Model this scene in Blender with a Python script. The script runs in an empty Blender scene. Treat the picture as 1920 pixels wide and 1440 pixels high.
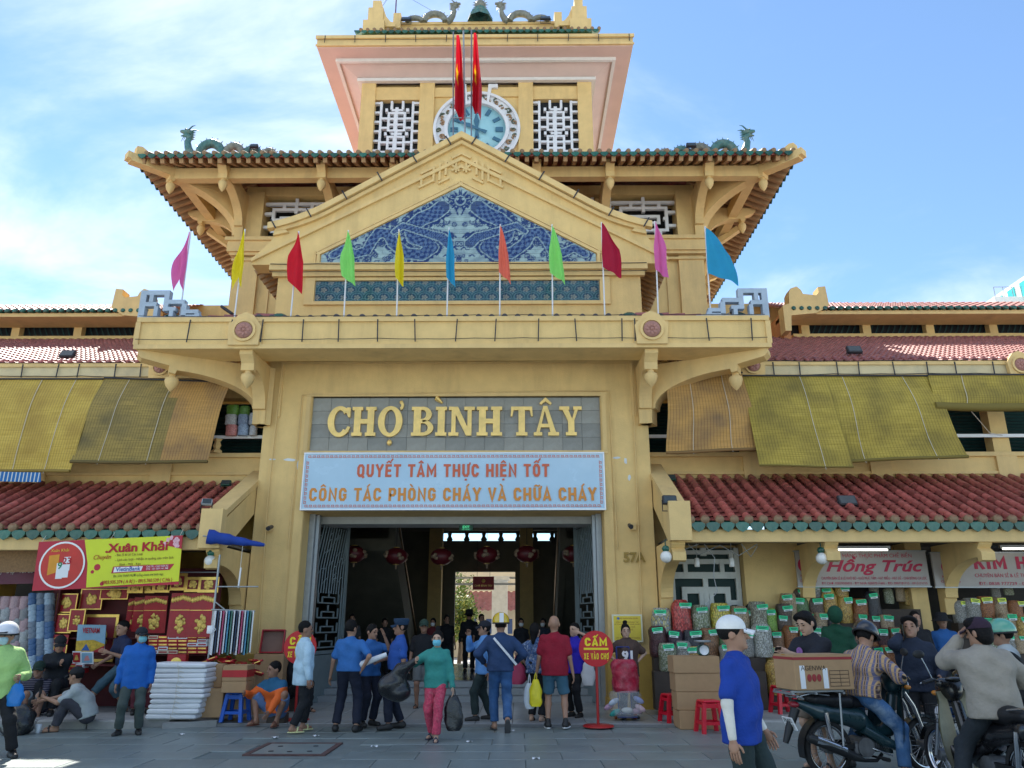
import bpy, math, random, numpy as np
from mathutils import Vector, Matrix, noise as mnoise
random.seed(7); RNG=np.random.default_rng(11)
R=math.radians; PI=math.pi
S=bpy.context.scene; COL=S.collection
# ------------------------------------------------------------------ camera
PITCH=R(17.3); YAW=R(0.48); FPX=1442.0; CAM=(1.32,0.0,1.58)
cd=bpy.data.cameras.new('camera'); cam=bpy.data.objects.new('camera',cd); COL.objects.link(cam)
cd.sensor_width=36; cd.lens=FPX/1920*36; cd.clip_end=3000; cd.clip_start=.1
cam.location=CAM; cam.rotation_euler=(PI/2+PITCH,0,YAW); S.camera=cam
CLX,CLY=2.9,0.9
# ------------------------------------------------------------------ world, sun, exposure
SUN=Vector((-.35,.77,1.0)).normalized()
w=bpy.data.worlds.new('World'); S.world=w; w.use_nodes=True
nt=w.node_tree; nt.nodes.clear(); N=nt.nodes.new; L=nt.links.new
out=N('ShaderNodeOutputWorld'); bg=N('ShaderNodeBackground'); sky=N('ShaderNodeTexSky')
sky.sky_type='NISHITA'; sky.sun_disc=False; sky.sun_elevation=math.asin(SUN.z)
sky.sun_rotation=math.atan2(SUN.x,SUN.y); sky.air_density=1.0; sky.dust_density=0.06; sky.ozone_density=2.2; sky.altitude=200
tc=N('ShaderNodeTexCoord'); sep=N('ShaderNodeSeparateXYZ'); L(tc.outputs['Generated'],sep.inputs[0])
za=N('ShaderNodeMath'); za.operation='ADD'; za.inputs[1].default_value=.28; L(sep.outputs['Z'],za.inputs[0])
zm=N('ShaderNodeMath'); zm.operation='MAXIMUM'; zm.inputs[1].default_value=.05; L(za.outputs[0],zm.inputs[0])
dv=N('ShaderNodeVectorMath'); dv.operation='DIVIDE'; L(tc.outputs['Generated'],dv.inputs[0])
cz=N('ShaderNodeCombineXYZ'); [L(zm.outputs[0],cz.inputs[i]) for i in range(3)]; L(cz.outputs[0],dv.inputs[1])
mp=N('ShaderNodeMapping'); mp.inputs['Scale'].default_value=(1.0,1.5,1.0); mp.inputs['Location'].default_value=(CLX,CLY,0); mp.inputs['Rotation'].default_value=(0,0,.5); L(dv.outputs[0],mp.inputs[0])
n1=N('ShaderNodeTexNoise'); n1.inputs['Scale'].default_value=1.5; n1.inputs['Detail'].default_value=7; n1.inputs['Roughness'].default_value=.58; n1.inputs['Distortion'].default_value=.5; L(mp.outputs[0],n1.inputs['Vector'])
n2=N('ShaderNodeTexNoise'); n2.inputs['Scale'].default_value=.55; n2.inputs['Detail'].default_value=2; L(mp.outputs[0],n2.inputs['Vector'])
nm=N('ShaderNodeMath'); nm.operation='MULTIPLY_ADD'; nm.inputs[1].default_value=1.05; L(n2.outputs[0],nm.inputs[0]); L(n1.outputs[0],nm.inputs[2])
cr=N('ShaderNodeMapRange'); cr.inputs['From Min'].default_value=.97; cr.inputs['From Max'].default_value=1.33; cr.interpolation_type='SMOOTHSTEP'; cr.inputs['To Max'].default_value=.75; cr.inputs['To Min'].default_value=.04; L(nm.outputs[0],cr.inputs['Value'])
mx=N('ShaderNodeMix'); mx.data_type='RGBA'; L(cr.outputs[0],mx.inputs[0]); tn=N('ShaderNodeMix'); tn.data_type='RGBA'; tn.blend_type='MULTIPLY'; tn.inputs[0].default_value=1; tn.inputs[7].default_value=(.80,.95,1.03,1); L(sky.outputs[0],tn.inputs[6]); L(tn.outputs[2],mx.inputs[6]); mx.inputs[7].default_value=(6.0,6.45,7.1,1)
L(mx.outputs[2],bg.inputs['Color']); bg.inputs['Strength'].default_value=.10
L(bg.outputs[0],out.inputs['Surface'])
sd=bpy.data.lights.new('sun','SUN'); sd.energy=5.0; sd.angle=R(.53); sd.color=(1,.95,.86)
so=bpy.data.objects.new('sun',sd); COL.objects.link(so); so.rotation_euler=SUN.to_track_quat('Z','Y').to_euler(); so.location=(-10,30,40)
S.view_settings.view_transform='Standard'; S.view_settings.look='None'; S.view_settings.gamma=1; S.view_settings.exposure=1.2
S.cycles.use_denoising=True; S.cycles.max_bounces=6; S.cycles.diffuse_bounces=4; S.cycles.transparent_max_bounces=6
S.cycles.sample_clamp_indirect=6
# ------------------------------------------------------------------ helpers
def at(px,py,Y):
    "world point on the vertical plane at depth Y that the photo shows at a pixel"
    a=(px-960)/FPX;b=(720-py)/FPX
    dx,dy,dz=a,math.cos(PITCH)-b*math.sin(PITCH),math.sin(PITCH)+b*math.cos(PITCH)
    x=dx*math.cos(YAW)-dy*math.sin(YAW);y=dx*math.sin(YAW)+dy*math.cos(YAW); t=Y/y
    return Vector((CAM[0]+x*t,Y,CAM[2]+dz*t))
def gnd(px,py,z=0):
    a=(px-960)/FPX;b=(720-py)/FPX
    dx,dy,dz=a,math.cos(PITCH)-b*math.sin(PITCH),math.sin(PITCH)+b*math.cos(PITCH)
    x=dx*math.cos(YAW)-dy*math.sin(YAW);y=dx*math.sin(YAW)+dy*math.cos(YAW); t=(z-CAM[2])/dz
    return Vector((CAM[0]+x*t,y*t,z))
MATS={}
def M(name,col=None,rough=.6,var=.12,scale=6,bump=.0,bscale=60,metal=0,dirt=None,dscale=1.3,damt=.5,spec=.4,emit=None,es=1,alpha=None,trans=0,coat=0,sub=0,streak=False,orand=0):
    if name in MATS: return MATS[name]
    m=bpy.data.materials.new(name); m.use_nodes=True; nt=m.node_tree; b=nt.nodes['Principled BSDF']; N=nt.nodes.new; L=nt.links.new
    b.inputs['Roughness'].default_value=rough; b.inputs['Metallic'].default_value=metal; b.inputs['Specular IOR Level'].default_value=spec
    b.inputs['Coat Weight'].default_value=coat; b.inputs['Transmission Weight'].default_value=trans
    c=(*col,1); b.inputs['Base Color'].default_value=c
    tc=N('ShaderNodeTexCoord')
    if var or dirt:
        n=N('ShaderNodeTexNoise'); n.inputs['Scale'].default_value=scale; n.inputs['Detail'].default_value=5; n.inputs['Roughness'].default_value=.6; L(tc.outputs['Object'],n.inputs['Vector'])
        r=N('ShaderNodeMapRange'); r.inputs['From Min'].default_value=.3; r.inputs['From Max'].default_value=.7; r.inputs['To Min'].default_value=1-var; r.inputs['To Max'].default_value=1+var; L(n.outputs[0],r.inputs['Value'])
        h=N('ShaderNodeMix'); h.data_type='RGBA'; h.blend_type='MULTIPLY'; h.inputs[0].default_value=1; h.inputs[6].default_value=c; L(r.outputs[0],h.inputs[7]); last=h.outputs[2]
        if dirt:
            n3=N('ShaderNodeTexNoise'); n3.inputs['Scale'].default_value=dscale; n3.inputs['Detail'].default_value=7; n3.inputs['Roughness'].default_value=.65
            if streak:
                mpp=N('ShaderNodeMapping'); mpp.inputs['Scale'].default_value=(1.6,1.6,.22); L(tc.outputs['Object'],mpp.inputs[0]); L(mpp.outputs[0],n3.inputs['Vector'])
            else: L(tc.outputs['Object'],n3.inputs['Vector'])
            r3=N('ShaderNodeMapRange'); r3.inputs['From Min'].default_value=.5; r3.inputs['From Max'].default_value=.78; r3.inputs['To Max'].default_value=damt; L(n3.outputs[0],r3.inputs['Value'])
            h3=N('ShaderNodeMix'); h3.data_type='RGBA'; L(r3.outputs[0],h3.inputs[0]); L(last,h3.inputs[6]); h3.inputs[7].default_value=(*dirt,1); last=h3.outputs[2]
        if orand:
            oi=N('ShaderNodeObjectInfo'); ro=N('ShaderNodeMapRange'); ro.inputs['To Min'].default_value=1-orand; ro.inputs['To Max'].default_value=1+orand; L(oi.outputs['Random'],ro.inputs['Value']); ho=N('ShaderNodeMix'); ho.data_type='RGBA'; ho.blend_type='MULTIPLY'; ho.inputs[0].default_value=1; L(last,ho.inputs[6]); L(ro.outputs[0],ho.inputs[7]); last=ho.outputs[2]
        L(last,b.inputs['Base Color'])
        rr=N('ShaderNodeMapRange'); rr.inputs['To Min'].default_value=max(0,rough-.1); rr.inputs['To Max'].default_value=min(1,rough+.12); L(n.outputs[0],rr.inputs['Value']); L(rr.outputs[0],b.inputs['Roughness'])
    if bump:
        nb=N('ShaderNodeTexNoise'); nb.inputs['Scale'].default_value=bscale; nb.inputs['Detail'].default_value=4; L(tc.outputs['Object'],nb.inputs['Vector'])
        bp=N('ShaderNodeBump'); bp.inputs['Strength'].default_value=bump; bp.inputs['Distance'].default_value=.02; L(nb.outputs[0],bp.inputs['Height']); L(bp.outputs[0],b.inputs['Normal'])
    if emit: b.inputs['Emission Color'].default_value=(*emit,1); b.inputs['Emission Strength'].default_value=es
    if alpha is not None: b.inputs['Alpha'].default_value=alpha
    if sub: b.inputs['Subsurface Weight'].default_value=sub; b.inputs['Subsurface Radius'].default_value=(.01,.004,.002)
    MATS[name]=m; return m
def thin(m,k=.45):
    "cloth that lets light through: mixes a translucent lobe into a material"
    nt=m.node_tree
    if any(n.type=='BSDF_TRANSLUCENT' for n in nt.nodes): return m
    b=nt.nodes['Principled BSDF']; t=nt.nodes.new('ShaderNodeBsdfTranslucent'); x=nt.nodes.new('ShaderNodeMixShader'); x.inputs[0].default_value=k
    if b.inputs['Base Color'].links: nt.links.new(b.inputs['Base Color'].links[0].from_socket,t.inputs[0])
    else: t.inputs[0].default_value=b.inputs['Base Color'].default_value
    nt.links.new(b.outputs[0],x.inputs[1]); nt.links.new(t.outputs[0],x.inputs[2]); nt.links.new(x.outputs[0],nt.nodes['Material Output'].inputs[0]); return m
def vcol_mat(name,rough=.35,bump=0,spec=.5):
    "print or glaze whose colours are stored per vertex in the attribute 'col'"
    if name in MATS: return MATS[name]
    m=bpy.data.materials.new(name); m.use_nodes=True; nt=m.node_tree; b=nt.nodes['Principled BSDF']
    a=nt.nodes.new('ShaderNodeAttribute'); a.attribute_name='col'; nt.links.new(a.outputs['Color'],b.inputs['Base Color'])
    b.inputs['Roughness'].default_value=rough; b.inputs['Specular IOR Level'].default_value=spec; MATS[name]=m; return m
def mesh_obj(name,me,parent=None,world=True,loc=None):
    o=bpy.data.objects.new(name,me); COL.objects.link(o)
    if loc is not None: o.location=loc
    if parent: setpar(o,parent,world)
    return o
def setpar(o,p,world=True):
    o.parent=p
    if world and p.type=='EMPTY' and p.get('wroot'): o.matrix_parent_inverse=Matrix.Translation(p.location).inverted()
def root(name,label,cat,loc=(0,0,0),rz=0,group=None,wroot=False):
    o=bpy.data.objects.new(name,None); COL.objects.link(o); o.location=loc; o.rotation_euler=(0,0,rz); o.empty_display_size=.1
    if wroot: o['wroot']=1
    return tag(o,label,cat,group)
def tag(o,label,cat,group=None,kind=None):
    if label: o['label']=label
    if cat: o['category']=cat
    if group: o['group']=group
    if kind: o['kind']=kind
    return o
class MB:
    def __init__(s): s.v=[];s.f=[];s.m=[];s.sm=[];s.k=0
    def add(s,vs,fs,m=0,sm=False):
        o=len(s.v); s.v+=[tuple(v) for v in vs]; s.f+=[tuple(i+o for i in f) for f in fs]; s.m+=[m]*len(fs); s.sm+=[sm]*len(fs); return s
    def box(s,x0,x1,y0,y1,z0,z1,m=0,bev=0):
        if x0>x1:x0,x1=x1,x0
        if y0>y1:y0,y1=y1,y0
        if z0>z1:z0,z1=z1,z0
        if not bev:
            return s.add([(x0,y0,z0),(x1,y0,z0),(x1,y1,z0),(x0,y1,z0),(x0,y0,z1),(x1,y0,z1),(x1,y1,z1),(x0,y1,z1)],[(0,3,2,1),(4,5,6,7),(0,1,5,4),(1,2,6,5),(2,3,7,6),(3,0,4,7)],m)
        b=bev; vs=[];fs=[]
        rings=[(z0,b),(z0+b,0),(z1-b,0),(z1,b)]
        for z,i in rings:
            X0,X1,Y0,Y1=x0+i,x1-i,y0+i,y1-i
            vs+=[(X0+b,Y0,z),(X1-b,Y0,z),(X1,Y0+b,z),(X1,Y1-b,z),(X1-b,Y1,z),(X0+b,Y1,z),(X0,Y1-b,z),(X0,Y0+b,z)]
        for r in range(3):
            for i in range(8): j=(i+1)%8; fs.append((r*8+i,r*8+j,r*8+8+j,r*8+8+i))
        fs.append(tuple(range(7,-1,-1))); fs.append(tuple(range(24,32)))
        return s.add(vs,fs,m)
    def obox(s,c,ax,h,m=0):
        "oriented box: centre, three unit axes, half sizes"
        c=Vector(c);A=[Vector(a).normalized()*k for a,k in zip(ax,h)]
        vs=[c+A[0]*i+A[1]*j+A[2]*k for k in(-1,1) for i,j in((-1,-1),(1,-1),(1,1),(-1,1))]
        return s.add(vs,[(0,3,2,1),(4,5,6,7),(0,1,5,4),(1,2,6,5),(2,3,7,6),(3,0,4,7)],m)
    def bar(s,a,b,w,h,m=0,up=(0,0,1)):
        a=Vector(a);b=Vector(b);d=(b-a);l=d.length;d.normalize();u=Vector(up);sd=d.cross(u)
        if sd.length<1e-4: sd=d.cross(Vector((0,1,0)))
        sd.normalize();u=sd.cross(d); return s.obox((a+b)/2,(d,sd,u),(l/2,w/2,h/2),m)
    def prism(s,pts,fn,d0,d1,m=0):
        "extrude a 2-D polygon; fn(u,v,d)->xyz"
        n=len(pts); A=[fn(u,v,d0) for u,v in pts]; B=[fn(u,v,d1) for u,v in pts]
        return s.add(A+B,[tuple(range(n)),tuple(range(2*n-1,n-1,-1))]+[(i,i+n,(i+1)%n+n,(i+1)%n) for i in range(n)],m)
    def front(s,pts,y0,y1,m=0): return s.prism(pts,lambda u,v,d:(u,d,v),y0,y1,m)
    def tube(s,path,r,n=8,m=0,caps=True,sm=True,closed=False):
        P=[Vector(p) for p in path]; k=len(P); rs=r if isinstance(r,(list,tuple)) else [r]*k
        vs=[];fs=[];prev=None
        for i,p in enumerate(P):
            if closed: t=P[(i+1)%k]-P[i-1]
            else: t=P[min(i+1,k-1)]-P[max(i-1,0)]
            t.normalize()
            if prev is None:
                u=t.cross(Vector((0,0,1)));  u=u if u.length>1e-3 else t.cross(Vector((0,1,0)))
            else: u=prev-t*prev.dot(t)
            u.normalize(); prev=u; w_=t.cross(u)
            rr=rs[i]; ra,rb=(rr if isinstance(rr,(tuple,list)) else (rr,rr))
            for j in range(n): a=2*PI*j/n; vs.append(p+u*(math.cos(a)*ra)+w_*(math.sin(a)*rb))
        seg=k if closed else k-1
        for i in range(seg):
            for j in range(n): q=(j+1)%n; i2=(i+1)%k; fs.append((i*n+j,i2*n+j,i2*n+q,i*n+q))
        s.add(vs,fs,m,sm)
        if caps and not closed: s.add(vs[:n],[tuple(range(n))],m); s.add(vs[-n:],[tuple(range(n-1,-1,-1))],m)
        return s
    def lathe(s,prof,n=16,c=(0,0,0),m=0,fn=None,sm=True,a0=0,a1=2*PI):
        vs=[];fs=[];k=len(prof);full=abs(a1-a0-2*PI)<1e-6;nn=n if full else n+1
        for r,z in prof:
            for j in range(nn):
                a=a0+(a1-a0)*j/n; p=(r*math.cos(a),r*math.sin(a),z); vs.append(fn(*p) if fn else (p[0]+c[0],p[1]+c[1],p[2]+c[2]))
        for i in range(k-1):
            for j in range(n):
                q=(j+1)%nn; fs.append((i*nn+j,i*nn+q,(i+1)*nn+q,(i+1)*nn+j))
        return s.add(vs,fs,m,sm)
    def grid(s,fn,nu,nv,m=0,sm=True):
        vs=[fn(i/nu,j/nv) for j in range(nv+1) for i in range(nu+1)]
        return s.add(vs,[(j*(nu+1)+i,j*(nu+1)+i+1,(j+1)*(nu+1)+i+1,(j+1)*(nu+1)+i) for j in range(nv) for i in range(nu)],m,sm)
    def ell(s,c,r,n=12,k=8,m=0,top=1.0,bot=-1.0,mat=None):
        vs=[]
        pr=[(math.cos(a),math.sin(a)) for a in np.linspace(math.asin(bot),math.asin(top),k+1)]
        f=lambda x,y,z:(c[0]+x*r[0],c[1]+y*r[1],c[2]+z*r[2])
        g=f if mat is None else (lambda x,y,z: tuple(mat@Vector(f(x,y,z))))
        return s.lathe([(max(a,1e-4),b) for a,b in pr],n,m=m,fn=g)
    def xf(s,T,i0=0):
        s.v[i0:]=[tuple(T@Vector(v)) for v in s.v[i0:]]; return s
    def mesh(s,name,mats):
        me=bpy.data.meshes.new(name); me.from_pydata(s.v,[],s.f)
        for a in (mats if isinstance(mats,(list,tuple)) else [mats]): me.materials.append(a)
        me.polygons.foreach_set('material_index',s.m); me.polygons.foreach_set('use_smooth',s.sm); me.update(); return me
    def split(s,name,mats,parent=None):
        "each connected piece becomes an object of its own"
        p=list(range(len(s.v)))
        def fd(i):
            while p[i]!=i: p[i]=p[p[i]]; i=p[i]
            return i
        for f in s.f:
            for i in f[1:]: p[fd(i)]=fd(f[0])
        g={}
        for k,f in enumerate(s.f): g.setdefault(fd(f[0]),[]).append(k)
        for ks in g.values():
            ids={}; q=MB()
            for k in ks:
                for i in s.f[k]: ids.setdefault(i,len(ids))
            q.v=[s.v[i] for i in ids]; q.f=[tuple(ids[i] for i in s.f[k]) for k in ks]; q.m=[s.m[k] for k in ks]; q.sm=[s.sm[k] for k in ks]; o=q.build(name,mats,parent)
        return o
    def build(s,name,mats,parent=None,world=True,loc=None): return mesh_obj(name,s.mesh(name,mats),parent,world,loc)
def inst(name,me,parent,T,mat=None,world=True):
    o=bpy.data.objects.new(name,me); COL.objects.link(o); 
    if parent: setpar(o,parent,world)
    o.matrix_basis=T
    if mat: o.material_slots[0].link='OBJECT'; o.material_slots[0].material=mat
    return o
def copy_tree(o,parent=None):
    c=o.copy(); COL.objects.link(c); c.parent=parent
    for ch in o.children: copy_tree(ch,c)
    return c
def text(s,size,mat,T,parent,name='lettering',ext=.004,off=0,sx=1,align='CENTER',world=True,shear=0,maxw=None):
    "flat lettering as a mesh; T places its local x-right y-up plane"
    cu=bpy.data.curves.new('t','FONT'); cu.body=s; cu.size=size; cu.extrude=ext; cu.offset=off; cu.align_x=align; cu.align_y='CENTER'; cu.shear=shear; cu.resolution_u=3
    o=bpy.data.objects.new('t',cu); COL.objects.link(o); bpy.context.view_layer.update()
    me=bpy.data.meshes.new_from_object(o); bpy.data.objects.remove(o); bpy.data.curves.remove(cu)
    me.materials.clear(); me.materials.append(mat)
    xs=[v.co.x for v in me.vertices]
    if maxw and xs: sx=maxw/(max(xs)-min(xs))
    me.transform(T@Matrix.Diagonal((sx,1,1,1)))
    return mesh_obj(name,me,parent,world)
def FT(x,y,z,rx=PI/2,rz=0): return Matrix.Translation((x,y,z))@Matrix.Rotation(rz,4,'Z')@Matrix.Rotation(rx,4,'X')

import unicodedata
_O=[(.1,.27),(.2,.1),(.36,.1),(.46,.27),(.46,.73),(.36,.9),(.2,.9),(.1,.73)]
_C=[(.46,.66),(.46,.75),(.36,.9),(.2,.9),(.1,.73),(.1,.27),(.2,.1),(.36,.1),(.46,.25),(.46,.34)]
GLY={'A':(.58,[[(.07,0),(.29,.96),(.51,0)],[(.15,.26),(.43,.26)]]),'C':(.56,[_C]),'E':(.5,[[(.48,.1),(.1,.1),(.1,.9),(.48,.9)],[(.1,.5),(.44,.5)]]),'G':(.56,[_C[:8]+[(.46,.27),(.46,.47),(.3,.47)]]),
'H':(.58,[[(.1,0),(.1,1)],[(.48,0),(.48,1)],[(.1,.5),(.48,.5)]]),'I':(.2,[[(.1,0),(.1,1)]]),'M':(.74,[[(.1,0),(.1,.9),(.37,.3),(.64,.9),(.64,0)]]),'N':(.6,[[(.1,0),(.1,.92),(.5,.08),(.5,1)]]),
'O':(.56,[_O+[_O[0],_O[1]]]),'Q':(.56,[_O+[_O[0],_O[1]],[(.32,.25),(.52,-.06)]]),'P':(.54,[[(.1,0),(.1,.9),(.36,.9),(.45,.8),(.45,.55),(.36,.44),(.1,.44)]]),'R':(.56,[[(.1,0),(.1,.9),(.36,.9),(.45,.8),(.45,.6),(.36,.5),(.1,.5)],[(.3,.5),(.48,0)]]),
'T':(.54,[[(0,.9),(.54,.9)],[(.27,.9),(.27,0)]]),'U':(.56,[[(.1,1),(.1,.27),(.2,.1),(.36,.1),(.46,.27),(.46,1)]]),'V':(.56,[[(.06,1),(.28,.06),(.50,1)]]),'Y':(.58,[[(.05,1),(.29,.46),(.53,1)],[(.29,.5),(.29,0)]]),'X':(.58,[[(.07,1),(.51,0)],[(.51,1),(.07,0)]]),'S':(.54,[[(.44,.72),(.36,.9),(.2,.9),(.1,.78),(.1,.62),(.44,.40),(.44,.22),(.34,.1),(.2,.1),(.1,.26)]]),
'K':(.56,[[(.1,0),(.1,1)],[(.5,1),(.12,.45)],[(.26,.6),(.5,0)]]),'L':(.46,[[(.1,1),(.1,.1),(.46,.1)]]),'B':(.54,[[(.1,.1),(.34,.1),(.44,.2),(.44,.42),(.34,.5),(.1,.5)],[(.1,0),(.1,.9),(.33,.9),(.42,.8),(.42,.6),(.33,.5)]]),'D':(.56,[[(.1,0),(.1,.9),(.3,.9),(.46,.7),(.46,.3),(.3,.1),(.1,.1)]]),'-':(.3,[[(.03,.45),(.27,.45)]]),' ':(.26,[])}
def stroke2(mb,pts,th,y,cl=False):
    cl=len(pts)>4 and pts[0]==pts[-2] and pts[1]==pts[-1]; P_=[Vector(p) for p in (pts[:-2] if cl else pts)]; n=len(P_); Lf=[];Rt=[]
    for i in range(n):
        d0=(P_[i]-P_[i-1]).normalized() if i else None; d1=(P_[i+1]-P_[i]).normalized() if i<n-1 else None
        
        if cl: d0=(P_[i]-P_[i-1]).normalized(); d1=(P_[(i+1)%n]-P_[i]).normalized()
        d0=d0 or d1; d1=d1 or d0; nn=(Vector((-d0.y,d0.x))+Vector((-d1.y,d1.x))); nn.normalize(); k=th/2/max(.45,nn.dot(Vector((-d1.y,d1.x))))
        Lf.append(P_[i]+nn*k); Rt.append(P_[i]-nn*k)
    mb.add([(p.x,p.y,y) for p in Lf]+[(p.x,p.y,y) for p in Rt],[(n+i,n+(i+1)%n,(i+1)%n,i) for i in range(n if cl else n-1)])
def block(s,h,width,T,mat,parent,th=.19,gap=.13,name='lettering',world=True):
    "bold condensed capitals; T maps x-right, y-up; the line is centred"
    mb=MB(); x=0; yy=0
    for ch in s:
        nf=unicodedata.normalize('NFD',ch); base=nf[0].replace('Đ','D'); wd,st=GLY.get(base,GLY[' '])
        for p in st: stroke2(mb,[(x+a,b) for a,b in p],th,yy); yy+=.0004
        c=x+wd/2; circ='\u0302' in nf
        for k in nf[1:]:
            q=None
            if k=='\u0302': q=[[(c-.17,1.07),(c,1.23),(c+.17,1.07)]]
            if k=='\u0301': q=[[(c+.14,1.2),(c+.30,1.42)]] if circ else [[(c-.04,1.06),(c+.14,1.28)]]
            if k=='\u0300': q=[[(c+.04,1.06),(c-.14,1.28)]]
            if k=='\u0303': q=[[(c-.2,1.08),(c-.08,1.18),(c+.08,1.1),(c+.2,1.2)]]
            if k=='\u0309': q=[[(c-.06,1.25),(c+.06,1.22),(c,1.08)]]
            if k=='\u031b': q=[[(c+.16,.9),(c+.28,.96),(c+.3,1.12)]]
            if k=='\u0323': q=[[(c-.08,-.2),(c+.08,-.2)]]
            for p in q or []: stroke2(mb,p,.11 if k!='\u0323' else .15,yy); yy+=.0004
        x+=wd+gap
    w_=x-gap; S_=Matrix.Diagonal((width/w_,h,1,1)); A_=T@S_@Matrix.Translation((-w_/2,-.5,0)); mb.xf(A_)
    return mb.build(name,mat,parent,world)
# ------------------------------------------------------------------ materials
YEL=(.73,.515,.215)
stucco=M('yellow_stucco',YEL,.85,.07,3,.25,45,dirt=(.44,.30,.13),dscale=1.1,damt=.6,streak=True)
stucco2=M('ochre_trim_paint',(.71,.50,.215),.8,.07,3,.2,45,dirt=(.42,.30,.15),dscale=1.5,damt=.5,streak=True)
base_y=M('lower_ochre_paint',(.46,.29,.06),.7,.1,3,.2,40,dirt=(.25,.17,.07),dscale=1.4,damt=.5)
pink=M('pink_soffit_paint',(.66,.48,.41),.85,.05,1.5,.1,30)
offw=M('off_white_trim',(.72,.70,.66),.7,.05,5)
lattice_w=M('white_lattice_paint',(.74,.75,.76),.6,.06,6,dirt=(.3,.3,.3),dscale=3,damt=.25)
bluegrey=M('blue_grey_lattice_paint',(.36,.44,.53),.6,.1,6,dirt=(.2,.22,.24),damt=.4)
redtile=M('red_glazed_roof_tile',(.33,.085,.07),.36,.3,5,.15,30,dirt=(.11,.045,.04),dscale=2.2,damt=.75,spec=.55,orand=.35)
pinktile=M('weathered_red_roof_tile',(.34,.125,.105),.62,.3,4,.15,30,dirt=(.40,.27,.24),dscale=6,damt=.5)
greentile=M('green_glazed_drip_tile',(.012,.10,.068),.22,.35,9,.1,30,dirt=(.10,.09,.07),dscale=5,damt=.6,spec=.6,orand=.35)
browncap=M('brown_tile_end',(.27,.17,.09),.6,.25,8,.2,30,dirt=(.08,.08,.07),dscale=5,damt=.7)
rafterm=M('rafter_paint',(.36,.215,.105),.85,.15,4)
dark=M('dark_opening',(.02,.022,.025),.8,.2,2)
rosem=M('dusty_red_rosette',(.40,.20,.16),.8,.12,9,.1)
slate=M('grey_slate',(.29,.285,.25),.5,.15,2.5,.15,30,dirt=(.36,.37,.35),dscale=3,damt=.6)
slate2=M('darker_grey_slate',(.245,.245,.22),.5,.15,2.5,.15,30,dirt=(.33,.34,.32),dscale=3,damt=.6)
gold=M('gold_letter_metal',(.88,.60,.20),.38,.15,5,.05,20,metal=.45)
steel=M('grey_steel',(.32,.34,.35),.4,.1,9,metal=.6)
blacksteel=M('dark_steel',(.03,.03,.035),.5,.2,9)
wirem=M('black_wire',(.015,.013,.012),.6,0)
whitem=M('white_paint',(.78,.78,.77),.5,.04,8)
# ------------------------------------------------------------------ ground
slabm=M('grey_paving_stone',(.185,.222,.215),.40,.14,1.6,.12,55,dirt=(.20,.235,.225),dscale=.8,damt=.7,spec=.5,orand=.12)
slabm2=M('grey_paving_stone_light',(.205,.242,.234),.40,.14,1.6,.12,55,dirt=(.09,.115,.115),dscale=.9,damt=.6,spec=.5)
jointm=M('paving_joint_ground',(.44,.44,.42),.85,.2,3,.2,30,dirt=(.2,.2,.19),dscale=.3,damt=.5)
plaza=MB().add([(-900,-900,-.012),(900,-900,-.012),(900,900,-.012),(-900,900,-.012)],[(0,1,2,3)]).build('ground',jointm); tag(plaza,'wide plaza ground of grey paving in front of the market','ground',kind='structure')
bedm=M('paving_bed',(.15,.178,.172),.8,.2,3,.2,30)
pb=MB().add([(-14,-6,-.006),(16,-6,-.006),(16,13.44,-.006),(-14,13.44,-.006)],[(0,1,2,3)]).build('paving',bedm); tag(pb,'dark joints and bed of the grey stone paving','paving',kind='structure')
sl=MB(); sl.box(-.446,.446,-.296,.296,-.03,.006,bev=.006); slme=sl.mesh('paving_slab',slabm)
MH=(-2.15,-1.1,10.55,11.6)
for j in range(9):
    for i in range(28):
        x=-11.2+i*.9+(.45 if j%2 else 0); y=8.15+j*.6
        if x+.45>MH[0] and x-.45<MH[1] and y+.3>MH[2] and y-.3<MH[3]: continue
        if abs(x-1.3)>1.0+(y*.72): continue
        inst('paving_slab',slme,plaza,Matrix.Translation((x,y,random.uniform(-.002,.002)))@Matrix.Rotation(random.uniform(-.003,.003),4,'Y'),slabm if random.random()<.55 else slabm2)
mc=root('manhole_cover','rust-framed square stone manhole cover set in the paving','manhole cover',(-1.63,11.07,0))
rust=M('rusty_iron',(.10,.055,.05),.7,.3,12,.3,40)
f=MB()
for a,b,c,d in((-.52,.52,-.52,-.45),(-.52,.52,.45,.52),(-.52,-.45,-.45,.45),(.45,.52,-.45,.45)): f.box(a,b,c,d,-.02,.012)
f.build('frame',rust,mc); MB().box(-.447,.447,-.447,.447,-.03,.007,bev=.004).build('lid',slabm2,mc)
for a,b in((-.25,-.22),(0,-.25),(.25,-.22),(-.25,.2),(.22,.22)): MB().lathe([(.001,.012),(.035,.012),(.04,.004)],10,(a,b,0)).build('lifting_hole',dark,mc)
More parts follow.
